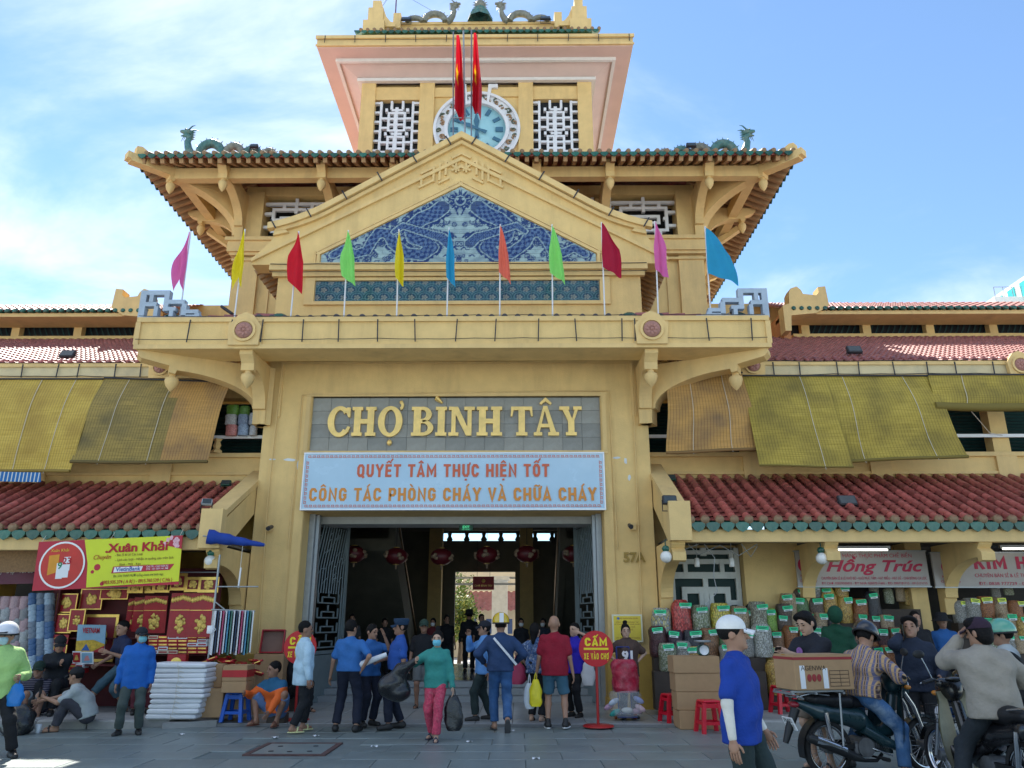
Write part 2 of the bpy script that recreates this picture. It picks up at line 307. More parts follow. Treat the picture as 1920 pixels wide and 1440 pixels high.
# raised forecourt between the kerbs and the pavements beside it
floorm=M('entrance_floor_tile',(.30,.32,.325),.3,.08,2,.05,40,dirt=(.2,.21,.21),dscale=1.2,damt=.5,spec=.5)
ent=MB(); ent.box(-4.3,5.02,13.44,17.55,-.05,.030); ent=tag(ent.build('entrance_apron',M('apron_grout',(.2,.2,.2),.8,.1)),'pale tiled apron in front of the gate','pavement',kind='structure')
ftile=MB().box(-.296,.296,-.296,.296,-.02,.008,bev=.004).mesh('floor_tile',floorm)
for j in range(6):
    for i in range(15): inst('floor_tile',ftile,ent,Matrix.Translation((-3.93+i*.605,13.76+j*.605,.030+random.uniform(0,.001))))
kerbm=M('worn_kerb_stone',(.33,.33,.315),.8,.15,4,.4,20,dirt=(.16,.16,.15),dscale=2,damt=.7)
pavm=M('sidewalk_concrete',(.30,.30,.29),.8,.15,2,.3,25,dirt=(.17,.17,.16),dscale=1.1,damt=.6)
def sidewalk(x0,x1,inner,lab):
    s=MB(); s.prism([(x0,13.25),(x1,13.25),(x1,16.6),(x0,16.6)],lambda u,v,d:(u,v,d),.125,-.05)
    o=tag(s.build('sidewalk',pavm),lab,'sidewalk',kind='structure')
    n=int(abs(x1-x0)/.8); k=MB().box(-.393,.393,-.12,.12,-.05,.140,bev=.025).mesh('kerb_stone',kerbm)
    for i in range(n): inst('kerb_stone',k,o,Matrix.Translation((min(x0,x1)+.4+i*.8,13.13+random.uniform(-.008,.008),random.uniform(-.006,.004)))@Matrix.Rotation(random.uniform(-.01,.01),4,'Z'))
    # sloping end of the kerb towards the gate
    e=MB(); sg=1 if inner>0 else -1
    e.prism([(inner,13.01),(inner-sg*.7,13.4),(inner-sg*.7,13.62),(inner,13.25)],lambda u,v,d:(u,v,d),-.05,.09); e.build('kerb_end',kerbm,o)
sidewalk(-12.65,-4.25,-4.25,'concrete sidewalk with worn kerb under the left awning'); sidewalk(5.05,13.05,5.05,'concrete sidewalk with worn kerb under the right awning')
# ------------------------------------------------------------------ gatehouse
gh=root('market_gatehouse','yellow market gatehouse with tiled roofs and a clock tower','building',(0,15.7,0),wroot=True)
def P(mb,name,mat,parent=None): return mb.build(name,mat,parent or gh)
W=15.7
# --- front wall
m=MB()
for s in(-1,1):
    m.box(s*3.05,s*4.05,W,16.6,.36,7.6); m.box(s*3.06,s*3.24,W-.03,W,.6,6.3)
m.box(-3.05,3.05,W,16.6,3.77,4.99); m.box(-3.05,3.05,W+.12,16.6,4.99,6.19); m.box(-3.05,3.05,W,16.6,6.19,7.6)
wall=P(m,'front_wall',stucco)
m=MB()
for s in(-1,1): m.box(s*3.02,s*4.12,W-.07,16.65,0,1.02); m.box(s*3.0,s*4.15,W-.09,16.7,0,.22)
m.split('plinth',base_y,gh)
m=MB()   # mouldings of the front wall
m.box(-3.18,3.18,W-.05,W+.13,6.19,6.27); m.box(-3.18,3.18,W-.05,W+.13,4.94,5.01)
for s in(-1,1): m.box(s*3.08,s*3.17,W-.05,W+.13,5.013,6.187)
m.box(-3.8,3.8,W-.04,W,6.93,7.0)
for s in(-1,1): m.box(s*3.72,s*3.8,W-.04,W,5.75,6.928)
P(m,'wall_moulding',stucco2)
sp=P(MB().box(-3.08,3.08,W+.085,W+.119,5.012,6.188),'name_panel',slate)
nx,nz=15,4; pw=6.14/nx; ph=1.165/nz; st=MB().box(-pw/2+.003,pw/2-.003,-.02,.02,-ph/2+.003,ph/2-.003).mesh('slate_tile',slate)
for i in range(nx):
    for j in range(nz): inst('slate_tile',st,sp,Matrix.Translation((-3.07+pw*(i+.5),W+.07+random.uniform(-.003,.003),5.02+ph*(j+.5))),random.choice([slate,slate,slate2]))
# --- the gold name
def ring(mb,cx,cz,rx,rz,t,tz,a0,a1,n=28,y0=0,y1=.07,thin=None):
    for i in range(n):
        q=[]
        for a in(a0+(a1-a0)*i/n,a0+(a1-a0)*(i+1)/n): q.append((a,(cx+rx*math.cos(a),cz+rz*math.sin(a)),(cx+(rx-t)*math.cos(a),cz+(rz-tz)*math.sin(a))))
        mb.front([q[0][1],q[1][1],q[1][2],q[0][2]],y0,y1)
def letter(ch):
    mb=MB(); k=[0]
    def r(x0,x1,z0,z1): k[0]+=1; mb.box(x0,x1,-.001*k[0],.07,z0,z1)
    def p(*pts): k[0]+=1; mb.front(list(pts),-.001*k[0],.07)
    sr=.115
    if ch=='H': r(.08,.33,0,1);r(.59,.84,0,1);r(.3,.62,.42,.58);[r(a,b,c,d) for a,b in((0,.4),(.52,.92)) for c,d in((0,sr),(1-sr,1))];wd=.92
    if ch=='I': r(.08,.33,0,1);r(0,.4,0,sr);r(0,.4,1-sr,1);wd=.4
    if ch=='N': r(.1,.25,0,1);r(.68,.83,0,1);p((.1,1),(.33,1),(.83,0),(.64,0));r(0,.36,0,sr);r(0,.25,1-sr,1);r(.56,.94,1-sr,1);wd=.94
    if ch=='B':
        r(.08,.34,0,1);r(0,.32,0,sr);r(0,.32,1-sr,1)
        for z,h,rx in((.735,.265,.33),(.27,.27,.40)):
            for zz in(z-h,z+h-.11): r(.3,.42,zz,zz+.11)
            ring(mb,.40,z,rx,h,.2,.11,-PI/2,PI/2,y0=-.009)
        wd=.8
    if ch=='C':
        ring(mb,.46,.5,.46,.53,.25,.14,R(42),R(318)); p((.72,.98),(.86,.98),(.86,.64),(.78,.64),(.70,.80)); p((.78,.34),(.88,.30),(.80,.12),(.70,.20)); wd=.86
    if ch in'OƠ': ring(mb,.47,.5,.47,.53,.25,.13,0,2*PI); wd=.94
    if ch=='Ơ':
        ring(mb,.80,1.05,.17,.17,.1,.1,R(-70),R(60),10); mb.ell((.86,.035,1.17),(.07,.04,.07),10,6); mb.ell((.47,.035,-.22),(.10,.05,.10),12,8)
    if ch=='T': r(.30,.56,0,1);r(0,.86,.88,1);r(.2,.66,0,sr);p((0,.88),(.1,.88),(.05,.66),(-.02,.66));p((.86,.88),(.76,.88),(.81,.66),(.88,.66));wd=.86
    if ch in'AÂ': p((.06,.05),(.2,.05),(.46,.94),(.38,1.02));p((.38,1.02),(.54,1.02),(.90,.05),(.68,.05));r(.24,.70,.28,.40);r(-.02,.32,0,sr);r(.56,1.0,0,sr);wd=.98
    if ch=='Â': p((.22,1.12),(.47,1.32),(.72,1.12),(.66,1.06),(.47,1.18),(.28,1.06))
    if ch=='Y': p((.06,.96),(.30,.96),(.54,.45),(.34,.45));p((.62,.96),(.76,.96),(.54,.45),(.44,.45));r(.32,.57,0,.5);r(.22,.66,0,sr);r(-.03,.38,1-sr,1);r(.54,.88,1-sr,1);wd=.88
    if ch=='Ì': r(.08,.33,0,1);r(0,.4,0,sr);r(0,.4,1-sr,1);mb.tube([(.0,.035,1.32),(.22,.035,1.14)],[.10,.04],10);wd=.4
    return mb,wd
nm=root('gold_name_letters','gold raised letters CHỢ BÌNH TÂY on the grey slate panel','sign',(0,W,5.3),wroot=True)
def gap(s): return sum(letter(c)[1]+.085 for c in s)
xw={'C':-2.70}
SC=.63; x=-2.69; 
words_=[('CHƠ',-2.70,-1.12),('BÌNH',-.93,.98),('TÂY',1.17,2.66)]
for wd_,xa,xb in words_:
    tot=sum(letter(c)[1] for c in wd_)+.075*(len(wd_)-1); sx=(xb-xa)/tot; x=xa
    for c in wd_:
        mb,w_=letter(c); mb.v=[(x+v[0]*sx,W+.045+(v[1]-.07)*.9+.0,5.335+v[2]*SC) for v in mb.v]
        mb.build('letter',gold,nm); x+=(w_+.075)*sx
# --- banner
bn=root('slogan_banner','pale blue banner with red and orange slogan over the gate','banner',(0,15.6,3.77),wroot=True)
banm=M('pale_blue_banner',(.42,.60,.74),.25,.06,.9,dirt=(.55,.72,.84),dscale=.5,damt=.8,spec=.5)
P(MB().box(-3.08,3.06,W-.10,W-.02,3.80,4.93),'panel',banm,bn)
al=MB()
for z in(3.77,4.93): al.box(-3.11,3.09,W-.115,W-.015,z,z+.03)
for x in(-3.11,3.06): al.box(x,x+.03,W-.115,W-.015,3.801,4.929)
P(al,'frame',M('aluminium',(.62,.63,.65),.35,.05,9,metal=.7),bn)
red_p=M('banner_red',(.60,.13,.06),.5,.05); org_p=M('banner_orange',(.66,.26,.045),.5,.05)
fr=MB(); yb=W-.104
def key(x0,z0,dx,dz,n):   # greek key border
    for i in range(n):
        a=x0+dx*i;b=z0+dz*i; L_=abs(dx+dz)*.86; h=.05
        def R_(u0,u1,v0,v1):
            if dx: fr.box(a+u0*L_,a+u1*L_,yb,yb+.002,b+v0*h,b+v1*h)
            else: fr.box(a+v0*h,a+v1*h,yb,yb+.002,b+u0*L_,b+u1*L_)
        R_(0,1,0,.2);R_(0,.14,.22,1);R_(.16,.75,.8,1);R_(.61,.75,.35,.78);R_(.35,.59,.35,.5)
for z in(3.83,4.85): key(-3.02,z,.09,0,67)
for x in(-3.05,2.98): key(x,3.9,0,.09,10)
P(fr,'key_border',red_p,bn)['kind']='stuff'
block('QUYẾT TÂM THỰC HIỆN TỐT',.27,3.95,FT(-.02,yb,4.58),red_p,bn)
block('CÔNG TÁC PHÒNG CHÁY VÀ CHỮA CHÁY',.27,5.85,FT(-.02,yb,4.09),org_p,bn)
# --- canopy
CY=14.35; CX=6.3
m=MB(); m.box(-CX,CX,CY,CY+.18,6.79,7.44); m.box(-CX,CX,CY+.18,15.1,6.79,6.98); 
for s in(-1,1): m.box(s*(CX-.18),s*CX,CY+.18,15.75,6.792,7.438)
m.box(-CX+.18,CX-.18,15.1,15.75,7.12,7.3)
can=P(m,'canopy',stucco)
m=MB()
m.box(-CX-.03,CX+.03,CY-.05,CY,7.36,7.46); m.box(-CX-.03,CX+.03,CY-.04,CY,6.79,6.88)
xs=[-6.3,-4.13-.3,-4.13+.3,3.97-.3,3.97+.3,6.3]
for a,b in((xs[0],xs[1]),(xs[2],xs[3]),(xs[4],xs[5])):
    for x in(a,b): m.box(x-.05,x+.05,CY-.038,CY,6.882,7.358)
P(m,'fascia_moulding',stucco2,can)
rosette_mb=MB(); rosette_mb.lathe([(.001,-.07),(.03,-.07),(.03,-.05)],12,fn=lambda x,y,z:(x,z,y))
for i in range(8):
    a=2*PI*i/8; c=(math.cos(a)*.088,0,math.sin(a)*.088); rosette_mb.ell((c[0],-.045,c[2]),(.05,.02,.035),8,6,mat=Matrix.Translation((c[0],0,c[2]))@Matrix.Rotation(-a,4,'Y')@Matrix.Translation((-c[0],0,-c[2])))
rosette_mb.lathe([(.001,-.045),(.165,-.045),(.165,0)],20,fn=lambda x,y,z:(x,z,y)); ros_me=rosette_mb.mesh('rosette',rosem)
def medallion(par,x,y,z,s=1):
    m=MB(); m.front([(x-.3*s,z-.3*s),(x+.3*s,z-.3*s),(x+.33*s,z+.1*s),(x+.16*s,z+.33*s),(x,z+.40*s),(x-.16*s,z+.33*s),(x-.33*s,z+.1*s)],y-.09,y)
    ring(m,x,z,.235*s,.235*s,.05*s,.05*s,0,2*PI,20,y-.13,y-.085)
    o=m.build('medallion',stucco2,par); inst('rosette',ros_me,o,Matrix.Translation((x,y-.09,z))@Matrix.Scale(s,4),world=False)
for x in(-4.13,3.97): medallion(can,x,CY-.005,7.15)
def bracket(par,bx,by,dx,dy,Ln,zb,zt,wd,mat=stucco2,pend=True,corb=.24,tip=.3,pr=.1):
    d=Vector((dx,dy)).normalized(); n=Vector((-d.y,d.x))
    pts=[(-.05,zb),(corb*.8,zb),(corb*.85,zb+.3),(corb*1.15,zb+.31)]
    s0=corb*1.15; s1=Ln-tip; z0=zb+.33; z1=zt-.33
    pts+=[(s1-(s1-s0)*math.cos(t),z0+(z1-z0)*math.sin(t)) for t in np.linspace(0,PI/2,14)]
    pts+=[(s1+.02,z1-.08),(s1+.14,z1-.06),(s1+.15,z1+.08),(Ln-.08,z1+.16),(Ln,zt-.1),(Ln,zt),(-.05,zt)]
    f=lambda u,v,k:(bx+d.x*u+n.x*k,by+d.y*u+n.y*k,v)
    mb=MB(); mb.prism(pts,f,-wd/2,wd/2)
    o=mb.build('bracket',mat,par)
    if pend:
        c=(bx+d.x*(s1+.06),by+d.y*(s1+.06),0); q=z1-.08
        MB().lathe([(pr*.55,q+.02),(pr*.6,q-.03),(pr*1.05,q-.06),(pr*1.15,q-.12),(pr*.9,q-.22),(pr*.4,q-.3),(.001,q-.34)],14,c).build('pendant',mat,o)
    return o
for s in(-1,1):
    x=-4.10 if s<0 else 3.97
    bracket(can,x,W,0,-1,1.3,5.55,6.81,.26,pr=.12)
    bracket(can,s*4.0,W+.02,s*2.3,-1.2,2.62,5.55,6.80,.34,tip=.75,pr=.12)
# tile ends showing over the fascia
dm=MB(); dm.lathe([(.001,-.02),(.055,-.02),(.06,0),(.06,.28)],12,fn=lambda x,y,z:(x,z,y)); cap_me=dm.mesh('tile_end',browncap)
dk=MB(); dk.lathe([(.001,-.02),(.06,-.02),(.065,0),(.065,.3)],12,fn=lambda x,y,z:(x,z,y)); capd_me=dk.mesh('tile_end',M('dark_slate_tile',(.07,.065,.075),.35,.3,9))
cr_=P(MB().add([(-4.6,CY+.2,7.42),(4.6,CY+.2,7.42),(4.6,W,7.80),(-4.6,W,7.80)],[(0,1,2,3)]).add([(-4.6,CY+.2,7.40),(-CX+.1,CY+.2,7.40),(-CX+.1,W+1,7.44),(-4.6,W+1,7.6)],[(3,2,1,0)]).add([(4.6,CY+.2,7.40),(CX-.1,CY+.2,7.40),(CX-.1,W+1,7.44),(4.6,W+1,7.6)],[(0,1,2,3)]),'canopy_roof',redtile)
for i in range(33): inst('tile_end',capd_me,cr_,Matrix.Translation((-4.2+i*.2625,CY+.10,7.505+random.uniform(-.012,.012)))@Matrix.Rotation(R(14),4,'X'))
rdg=M('red_ridge_tile',(.33,.10,.09),.4,.2,6)
for s in(-1,1):
    m=MB()
    for i in range(6):
        a=s*(3.75+i*.33); b=s*(3.75+(i+1)*.33+.03); m.tube([(a,CY+.5,7.66-.015*i),(b,CY+.45,7.645-.015*i)],[.088,.10],12)
    P(m,'ridge_tiles',rdg,cr_)
    for x,sz in((3.62,.13),(5.85,.12)): P(MB().box(s*x-.15,s*x+.15,CY+.32,CY+.62,7.50,7.71,bev=.05),'ridge_cap',greentile,cr_)
# --- stepped lattice ornaments at the canopy ends
for s in(-1,1):
    o=MB(); y0,y1=CY+.02,CY+.16
    def bb(a,b,c,d):
        o.k+=1; o.box(s*a,s*b,y0-.0007*o.k,y1+.0007*o.k,7.45+c,7.45+d)
    bb(6.25,6.37,0,.63);bb(5.78,6.25,.53,.63);bb(5.78,5.88,.18,.53);bb(6.02,6.25,.28,.37);bb(5.98,6.06,0,.28);bb(5.45,5.78,.33,.42);bb(5.62,5.78,.18,.26);bb(5.40,5.50,.08,.33);bb(5.66,5.74,.0,.18);bb(5.15,5.40,.12,.2);bb(5.12,5.22,0,.12);bb(4.9,6.25,0,.05);bb(5.22,5.40,.0,.09);bb(6.1,6.18,.37,.53)
    o2=P(o,'fret_ornament',bluegrey,can)
# --- gable porch above the canopy
m=MB()
gp=[(-4.05,7.0),(4.05,7.0),(4.05,9.3),(4.68,9.30),(4.68,9.48),(4.42,9.74),(4.24,9.98),(4.22,10.2),(3.2,10.56),(0,12.5),(-3.2,10.56),(-4.22,10.2),(-4.24,9.98),(-4.42,9.74),(-4.68,9.48),(-4.68,9.30),(-4.05,9.3)]
m.front(gp,W,W+.45); gab=P(m,'gable_wall',stucco)
m=MB()
for s in(-1,1):
    def strip(a,b,t0,t1,pr,kick=False):
        # raking band from apex a to foot b, between offsets t0 and t1 below the line
        n=16; 
        for i in range(n):
            q=[]
            for u in(i/n,(i+1)/n):
                x=a[0]+(b[0]-a[0])*u; z=a[1]+(b[1]-a[1])*u
                if kick: z+=.28*max(0,(u-.70)/.30)**2
                q.append((s*x,z))
            m.front([(q[0][0],q[0][1]-t0),(q[1][0],q[1][1]-t0),(q[1][0],q[1][1]-t1),(q[0][0],q[0][1]-t1)],W-pr,W+.0)
    strip((0,12.68),(4.36,10.01),0,.16,.16,True); strip((0,12.49),(4.2,9.92),.0,.10,.09,True); strip((0,12.04),(4.68,9.44),0,.09,.07)
    m.front([(s*3.9,10.08),(s*4.24,10.0),(s*4.2,10.2),(s*4.05,10.24)],W-.08,W)
P(m,'raking_cornice',stucco2,gab)
m=MB(); m.box(-4.22,4.2,W-.16,W,9.10,9.27); m.box(-4.16,4.14,W-.10,W,8.97,9.098)
P(m,'cornice',stucco2,gab)
m=MB()   # mural and frieze frames
mp_=[(-3.12,9.33),(-3.12,9.52),(0,11.26),(3.08,9.52),(3.08,9.33)]
for (a,b) in zip(mp_[:-1],mp_[1:]):
    a=Vector(a);b=Vector(b);d=(b-a).normalized();n=Vector((-d.y,d.x))
    for t0,t1,pr in((.02,.09,.05),(.115,.15,.03)):
        e=d*.05; q=[a+n*t0-e,b+n*t0+e,b+n*t1+e*2,a+n*t1-e*2]; m.front([(p.x,p.y) for p in q],W-pr-.0007*m.k,W); m.k+=1
for x0,x1,z0,z1 in((-3.42,3.36,8.88,8.95),(-3.42,3.36,8.3,8.38),(-3.42,-3.2,8.382,8.878),(3.14,3.36,8.382,8.878)): m.box(x0,x1,W-.06,W,z0,z1)
P(m,'panel_frame',stucco2,gab)
m=MB()   # fret relief under the apex
def fb(x,z,dx,dz,w=.05):
    for s in(-1,1):
        m.k+=1; a=Vector((s*x,z-.13));b=Vector((s*(x+dx),z+dz-.13));d=(b-a).normalized();n=Vector((-d.y,d.x))*w/2; q=[a-d*w/2+n,b+d*w/2+n,b+d*w/2-n,a-d*w/2-n]; m.front([(p.x,p.y) for p in q],W-.05-.0005*m.k,W)
for k in range(3): fb(.0,12.28-.17*k,.20,-.115)
fb(.06,11.82,.26,.24);fb(.12,12.0,.0,-.22);fb(.36,12.06,.0,-.34);fb(.5,11.98,.0,-.4);fb(.64,11.90,.0,-.36);fb(.64,11.9,.28,-.16);fb(.78,11.72,.22,-.12);fb(.66,11.54,.3,-.17);fb(.92,11.6,.0,-.16);fb(.3,11.6,.2,-.11);fb(.02,11.9,.1,-.06)
P(m,'fret_relief',stucco2,gab)
# porch side walls, roof slopes and rafters
m=MB()
for s in(-1,1): m.box(s*3.65,s*4.04,W+.45,18.5,7.0,9.5)
m.split('porch_side_wall',stucco,gh)
m=MB()
for s in(-1,1): m.prism([(0,12.2),(s*4.72,9.45),(s*4.72,9.56),(0,12.35)],lambda u,v,d:(u,d,v),W+.40,19.2)
pr_=P(m,'porch_roof',redtile)
rf=MB().box(-.38,.38,-.045,.045,-.06,.06).mesh('rafter',rafterm)
for s in(-1,1):
    for i in range(11): inst('rafter',rf,pr_,Matrix.Translation((s*4.42,W+.5+i*.25,9.52))@Matrix.Rotation(s*R(30.3),4,'Y'))
    inst_=MB(); 
    for i in range(11): inst_.lathe([(.001,0),(.06,0),(.06,.2)],10,fn=lambda x,y,z,i=i,s=s:(s*(4.76-z*.8),W+.62+i*.25+x,9.5+y+z*.4))
    P(inst_,'tile_ends',browncap,pr_)
# ------------------------------------------------------------------ middle block with hipped roof
BY=18.5; BX=6.24
m=MB(); m.box(-BX+.1,BX-.1,BY+.1,29,7.0,11.42); m.box(-BX+.75,BX-.75,BY+.12,29,11.42,11.5); m.box(-BX+.1,BX-.1,BY+.55,29,12.7,13.1)
for x in(-5.95,-3.6,-1.8,1.8,3.6,5.95): m.box(x-.16,x+.16,BY+.12,BY+.5,11.5,12.7)
m.box(-BX+.1,BX-.1,BY+.12,BY+.5,12.82,13.1)
blk=P(m,'block_wall',stucco)
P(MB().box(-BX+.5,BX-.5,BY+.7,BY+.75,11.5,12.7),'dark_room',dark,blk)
m=MB()
for s in(-1,1):
    m.box(s*5.58,s*6.24,BY,BY+.66,7.0,10.9); m.box(s*5.62,s*6.2,BY+.04,BY+.62,11.35,12.9)
    m.box(s*5.62,s*6.2,28,28.6,7,12.9)
m.split('pilaster',stucco2,blk)
m=MB()
for z0,z1,e in((10.78,10.84,.05),(10.92,11.0,.1),(11.0,11.3,.16),(11.3,11.4,.22)):
    m.box(-BX-e,BX+e,BY-e,BY+.1-e*.5,z0,z1)
    for s in(-1,1): m.box(s*BX-.02,s*(BX+e+.001),BY+.1-e*.5,28.6,z0,z1-.001)
for s in(-1,1):
    for x0,x1,z0,z1 in((4.35,4.40,7.5,10.4),(5.25,5.30,7.5,10.4),(4.402,5.248,10.35,10.4)): m.box(s*x0,s*x1,BY+.06,BY+.1,z0,z1)
P(m,'string_course',stucco2,blk)
def lat(par,x0,x1,z0,z1,y,name='lattice_screen',mat=None):
    o=MB(); W_=x1-x0; H=z1-z0; t=.085
    def b(a,bb_,c,d): o.k+=1; o.box(x0+a,x0+bb_,y-.0006*o.k,y+.09,z0+c,z0+d)
    b(-.08,W_+.08,.0,t);b(-.08,W_+.08,H-t-.12,H-.12);b(0,t,-.05,H);b(W_-t,W_,-.05,H)
    i=.30;b(i,W_-i,i*.75,i*.75+t);b(i,W_-i,H-i-.08,H-i+t-.08);b(i,i+t,i*.75,H-i-.08);b(W_-i-t,W_-i,i*.75,H-i-.08)
    i=.52;b(i,W_-i,i*.85,i*.85+t);b(i,W_-i,H-i-.12,H-i-.12+t);b(i,i+t,i*.85,H-i-.12);b(W_-i-t,W_-i,i*.85,H-i-.12)
    for x in(W_*.3,W_*.7): b(x,x+t,t,i*.75-.1); b(x,x+t,H-i+.22,H-.2)
    b(W_/2-t/2,W_/2+t/2,H-.46,H); 
    for z in(H*.28,H*.6): b(t,.3,z,z+t); b(W_-.3,W_-t,z,z+t)
    for x in(.3,W_-.52): b(x+t,x+.22,H*.45,H*.45+t)
    return o.build(name,mat or lattice_w,par)
for a,b in((-5.72,-3.80),(-3.42,-1.98),(-1.6,1.6),(1.98,3.42),(3.80,5.72)): lat(blk,a,b,11.5,12.78,BY+.2)
# eave beams, brackets, rafters, tiles
EY=16.48; EX=8.24; EZ=12.60
m=MB(); m.box(-7.45,7.45,EY+.62,EY+.86,12.42,12.72)
for s in(-1,1): m.box(s*7.2,s*7.45,EY+.86,28,12.422,12.718)
eb=P(m,'eave_beam',stucco2,blk)
hr=P(MB().prism([(EY,12.62),(EY,12.72),(EY+3.4,14.3),(29,14.3),(29,14.2),(EY+3.4,14.15)],lambda u,v,d:(d,u,v),-BX,BX),'hipped_roof',redtile)
m=MB()
for s in(-1,1):
    m.add([(s*EX,EY,12.62),(s*BX,EY,12.62),(s*(EX-3.4),EY+3.4,14.15),(s*EX,29,12.62),(s*(EX-3.4),29,14.15)],[(0,1,2),(0,2,4,3)]); m.add([(s*EX,EY,12.70),(s*BX,EY,12.70),(s*(EX-3.4),EY+3.4,14.3),(s*EX,29,12.70),(s*(EX-3.4),29,14.3)],[(0,1,2),(0,2,4,3)])
    m.add([(s*EX,EY,12.62),(s*EX,29,12.62),(s*EX,29,12.70),(s*EX,EY,12.70)],[(0,1,2,3)])
    m.add([(s*BX,EY,12.62),(s*EX,EY,12.62),(s*EX,EY,12.70),(s*BX,EY,12.70)],[(0,1,2,3)])
m.split('roof_slope',redtile,hr)
rl=2.3; rme=MB().box(-.05,.05,0,rl,-.09,.04).mesh('rafter',rafterm)
nF=68; stp=2*(EX-.25)/(nF-1)
dmb=MB()   # drip tile: scalloped green tongue
dmb.front([(-.105,0),(.105,0),(.095,-.055),(.05,-.10),(0,-.125),(-.05,-.10),(-.095,-.055)],-.012,.02); dmb.add([(-.105,.02,0),(.105,.02,0),(.105,.3,.16),(-.105,.3,.16)],[(0,1,2,3)]); drip_me=dmb.mesh('drip_tile',greentile)
rs=MB().box(-.05,.05,0,.75,-.09,.04).mesh('rafter',rafterm)
for i in range(nF):
    x=-EX+.25+stp*i; far=EX-abs(x)
    o_=inst('rafter',rme if far>1.6 else rs,hr,Matrix.Translation((x,EY+.03,12.585))@Matrix.Rotation(R(24),4,'X'))
    inst('drip_tile',drip_me,hr,Matrix.Translation((x,EY-.04,12.70)))
    inst('tile_end',cap_me,hr,Matrix.Translation((x+stp/2,EY-.05,12.72))@Matrix.Rotation(R(24),4,'X'))
for s in(-1,1):
    for i in range(40):
        y=EY+.3+i*.28; far=y-EY
        inst('rafter',rme if far>1.6 else rs,hr,Matrix.Translation((s*(EX-.03),y,12.585))@Matrix.Rotation(s*PI/2,4,'Z')@Matrix.Rotation(R(24),4,'X'))
        if i<34:
            inst('tile_end',cap_me,hr,Matrix.Translation((s*(EX+.05),y+.14,12.72))@Matrix.Rotation(s*PI/2,4,'Z')@Matrix.Rotation(R(24),4,'X'))
            inst('drip_tile',drip_me,hr,Matrix.Translation((s*(EX+.04),y,12.70))@Matrix.Rotation(s*PI/2,4,'Z'))
for x in(-6.15,-3.65,-1.8,1.8,3.65,6.15): bracket(eb,x,BY+.05,0,-1,1.75,11.42,12.74,.22,pr=.10)
for s in(-1,1):
    bracket(eb,s*6.1,BY+.15,s*1,-1,2.95,11.25,12.78,.28,tip=.95,pr=.10)
    m=MB(); m.obox((s*7.5,17.22,12.60),((s,-1,-.02),(1,s,0),(0,0,1)),(1.1,.13,.11)); m.obox((s*8.20,16.52,12.60),((s,-1,.15),(1,s,0),(0,0,1)),(.20,.13,.09)); P(m,'hip_beam',stucco2,eb)
    for y in(19.3,23.5): bracket(eb,s*BX,y,s,0,1.75,11.3,12.72,.2,pr=.1,tip=.45)
    for y in (20.5,25): P(MB().bar((s*BX,y,11.6),(s*(EX-.5),y-.4,12.55),.2,.16),'strut',stucco2,eb)
    # hip ridge with curled end
    m=MB(); m.prism([(0,12.7),(.0,12.95),(.12,12.98),(.3,12.9),(.55,12.92),(.8,13.08),(1.05,13.22),(1.25,13.16),(1.4,12.98),(4.4,14.45),(4.4,14.2)],lambda u,v,d:(s*(EX-.02)-s*u*.707-d*.707,EY+.05+u*.707-s*d*.707,v),-.1,.1)
    P(m,'hip_ridge',stucco2,hr)
# ------------------------------------------------------------------ clock tower
TY=20.8; TX=3.72
m=MB(); m.box(-TX+.12,TX-.12,TY+.30,28,13,18.4)
for a,b in((-3.7,-3.25),(-1.82,-1.35),(1.35,1.82),(3.25,3.7)): m.box(a,b,TY,TY+.3,13,18.28)
m.box(-1.35,1.35,TY+.1,TY+.3,13,18.0)
for a,b in((-3.25,-1.82),(1.82,3.25)): m.box(a,b,TY+.06,TY+.3,17.66,18.14)
for a,b in((-1.35,1.35),): m.box(a,b,TY+.04,TY+.1,17.75,18.1)
m.box(-TX,TX,TY+.3,28,13,14.5)
tw=P(m,'tower_wall',stucco)
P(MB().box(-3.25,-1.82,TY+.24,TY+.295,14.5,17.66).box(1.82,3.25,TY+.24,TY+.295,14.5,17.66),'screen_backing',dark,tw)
TEY=19.6; TEX=4.9
m=MB(); m.box(-TEX,TEX,TEY,30,18.66,19.02); m.box(-TEX-.04,TEX+.04,TEY-.05,TEY,18.93,19.04); m.box(-TEX-.03,TEX+.03,TEY-.04,TEY,18.66,18.72)
te=P(m,'tower_cornice',stucco2)
P(MB().box(-TEX+.03,TEX-.03,TEY+.03,29.9,18.63,18.658),'soffit',pink,te)
m=MB()   # cove between soffit and wall
for k,(zz,e) in enumerate(((18.44,.62),(18.36,.22))):
    pass
def frame(mb,e,z0,z1,t=.12): 
    x=TX+e; mb.box(-x,x,TY-e,TY-e+t,z0,z1); 
    for s in(-1,1): mb.box(s*(x-t),s*x,TY-e+t,28+e,z0,z1)
m=MB(); frame(m,.70,18.52,18.632,.1); frame(m,.12,18.25,18.36,.14); P(m,'cove_moulding',offw,te)
m=MB()
x0,x1=TX+.60,TX+.06; y0,y1=TY-.60,TY-.06; za,zb=18.60,18.36
m.add([(-x0,y0,za),(x0,y0,za),(x1,y1,zb),(-x1,y1,zb)],[(0,1,2,3)])
for s in(-1,1): m.add([(s*x0,y0,za),(s*x1,y1,zb),(s*x1,28,zb),(s*x0,28.5,za)],[(0,1,2,3)])
P(m,'cove',M('pale_pink_cove',(.66,.52,.46),.85,.05,2),te)
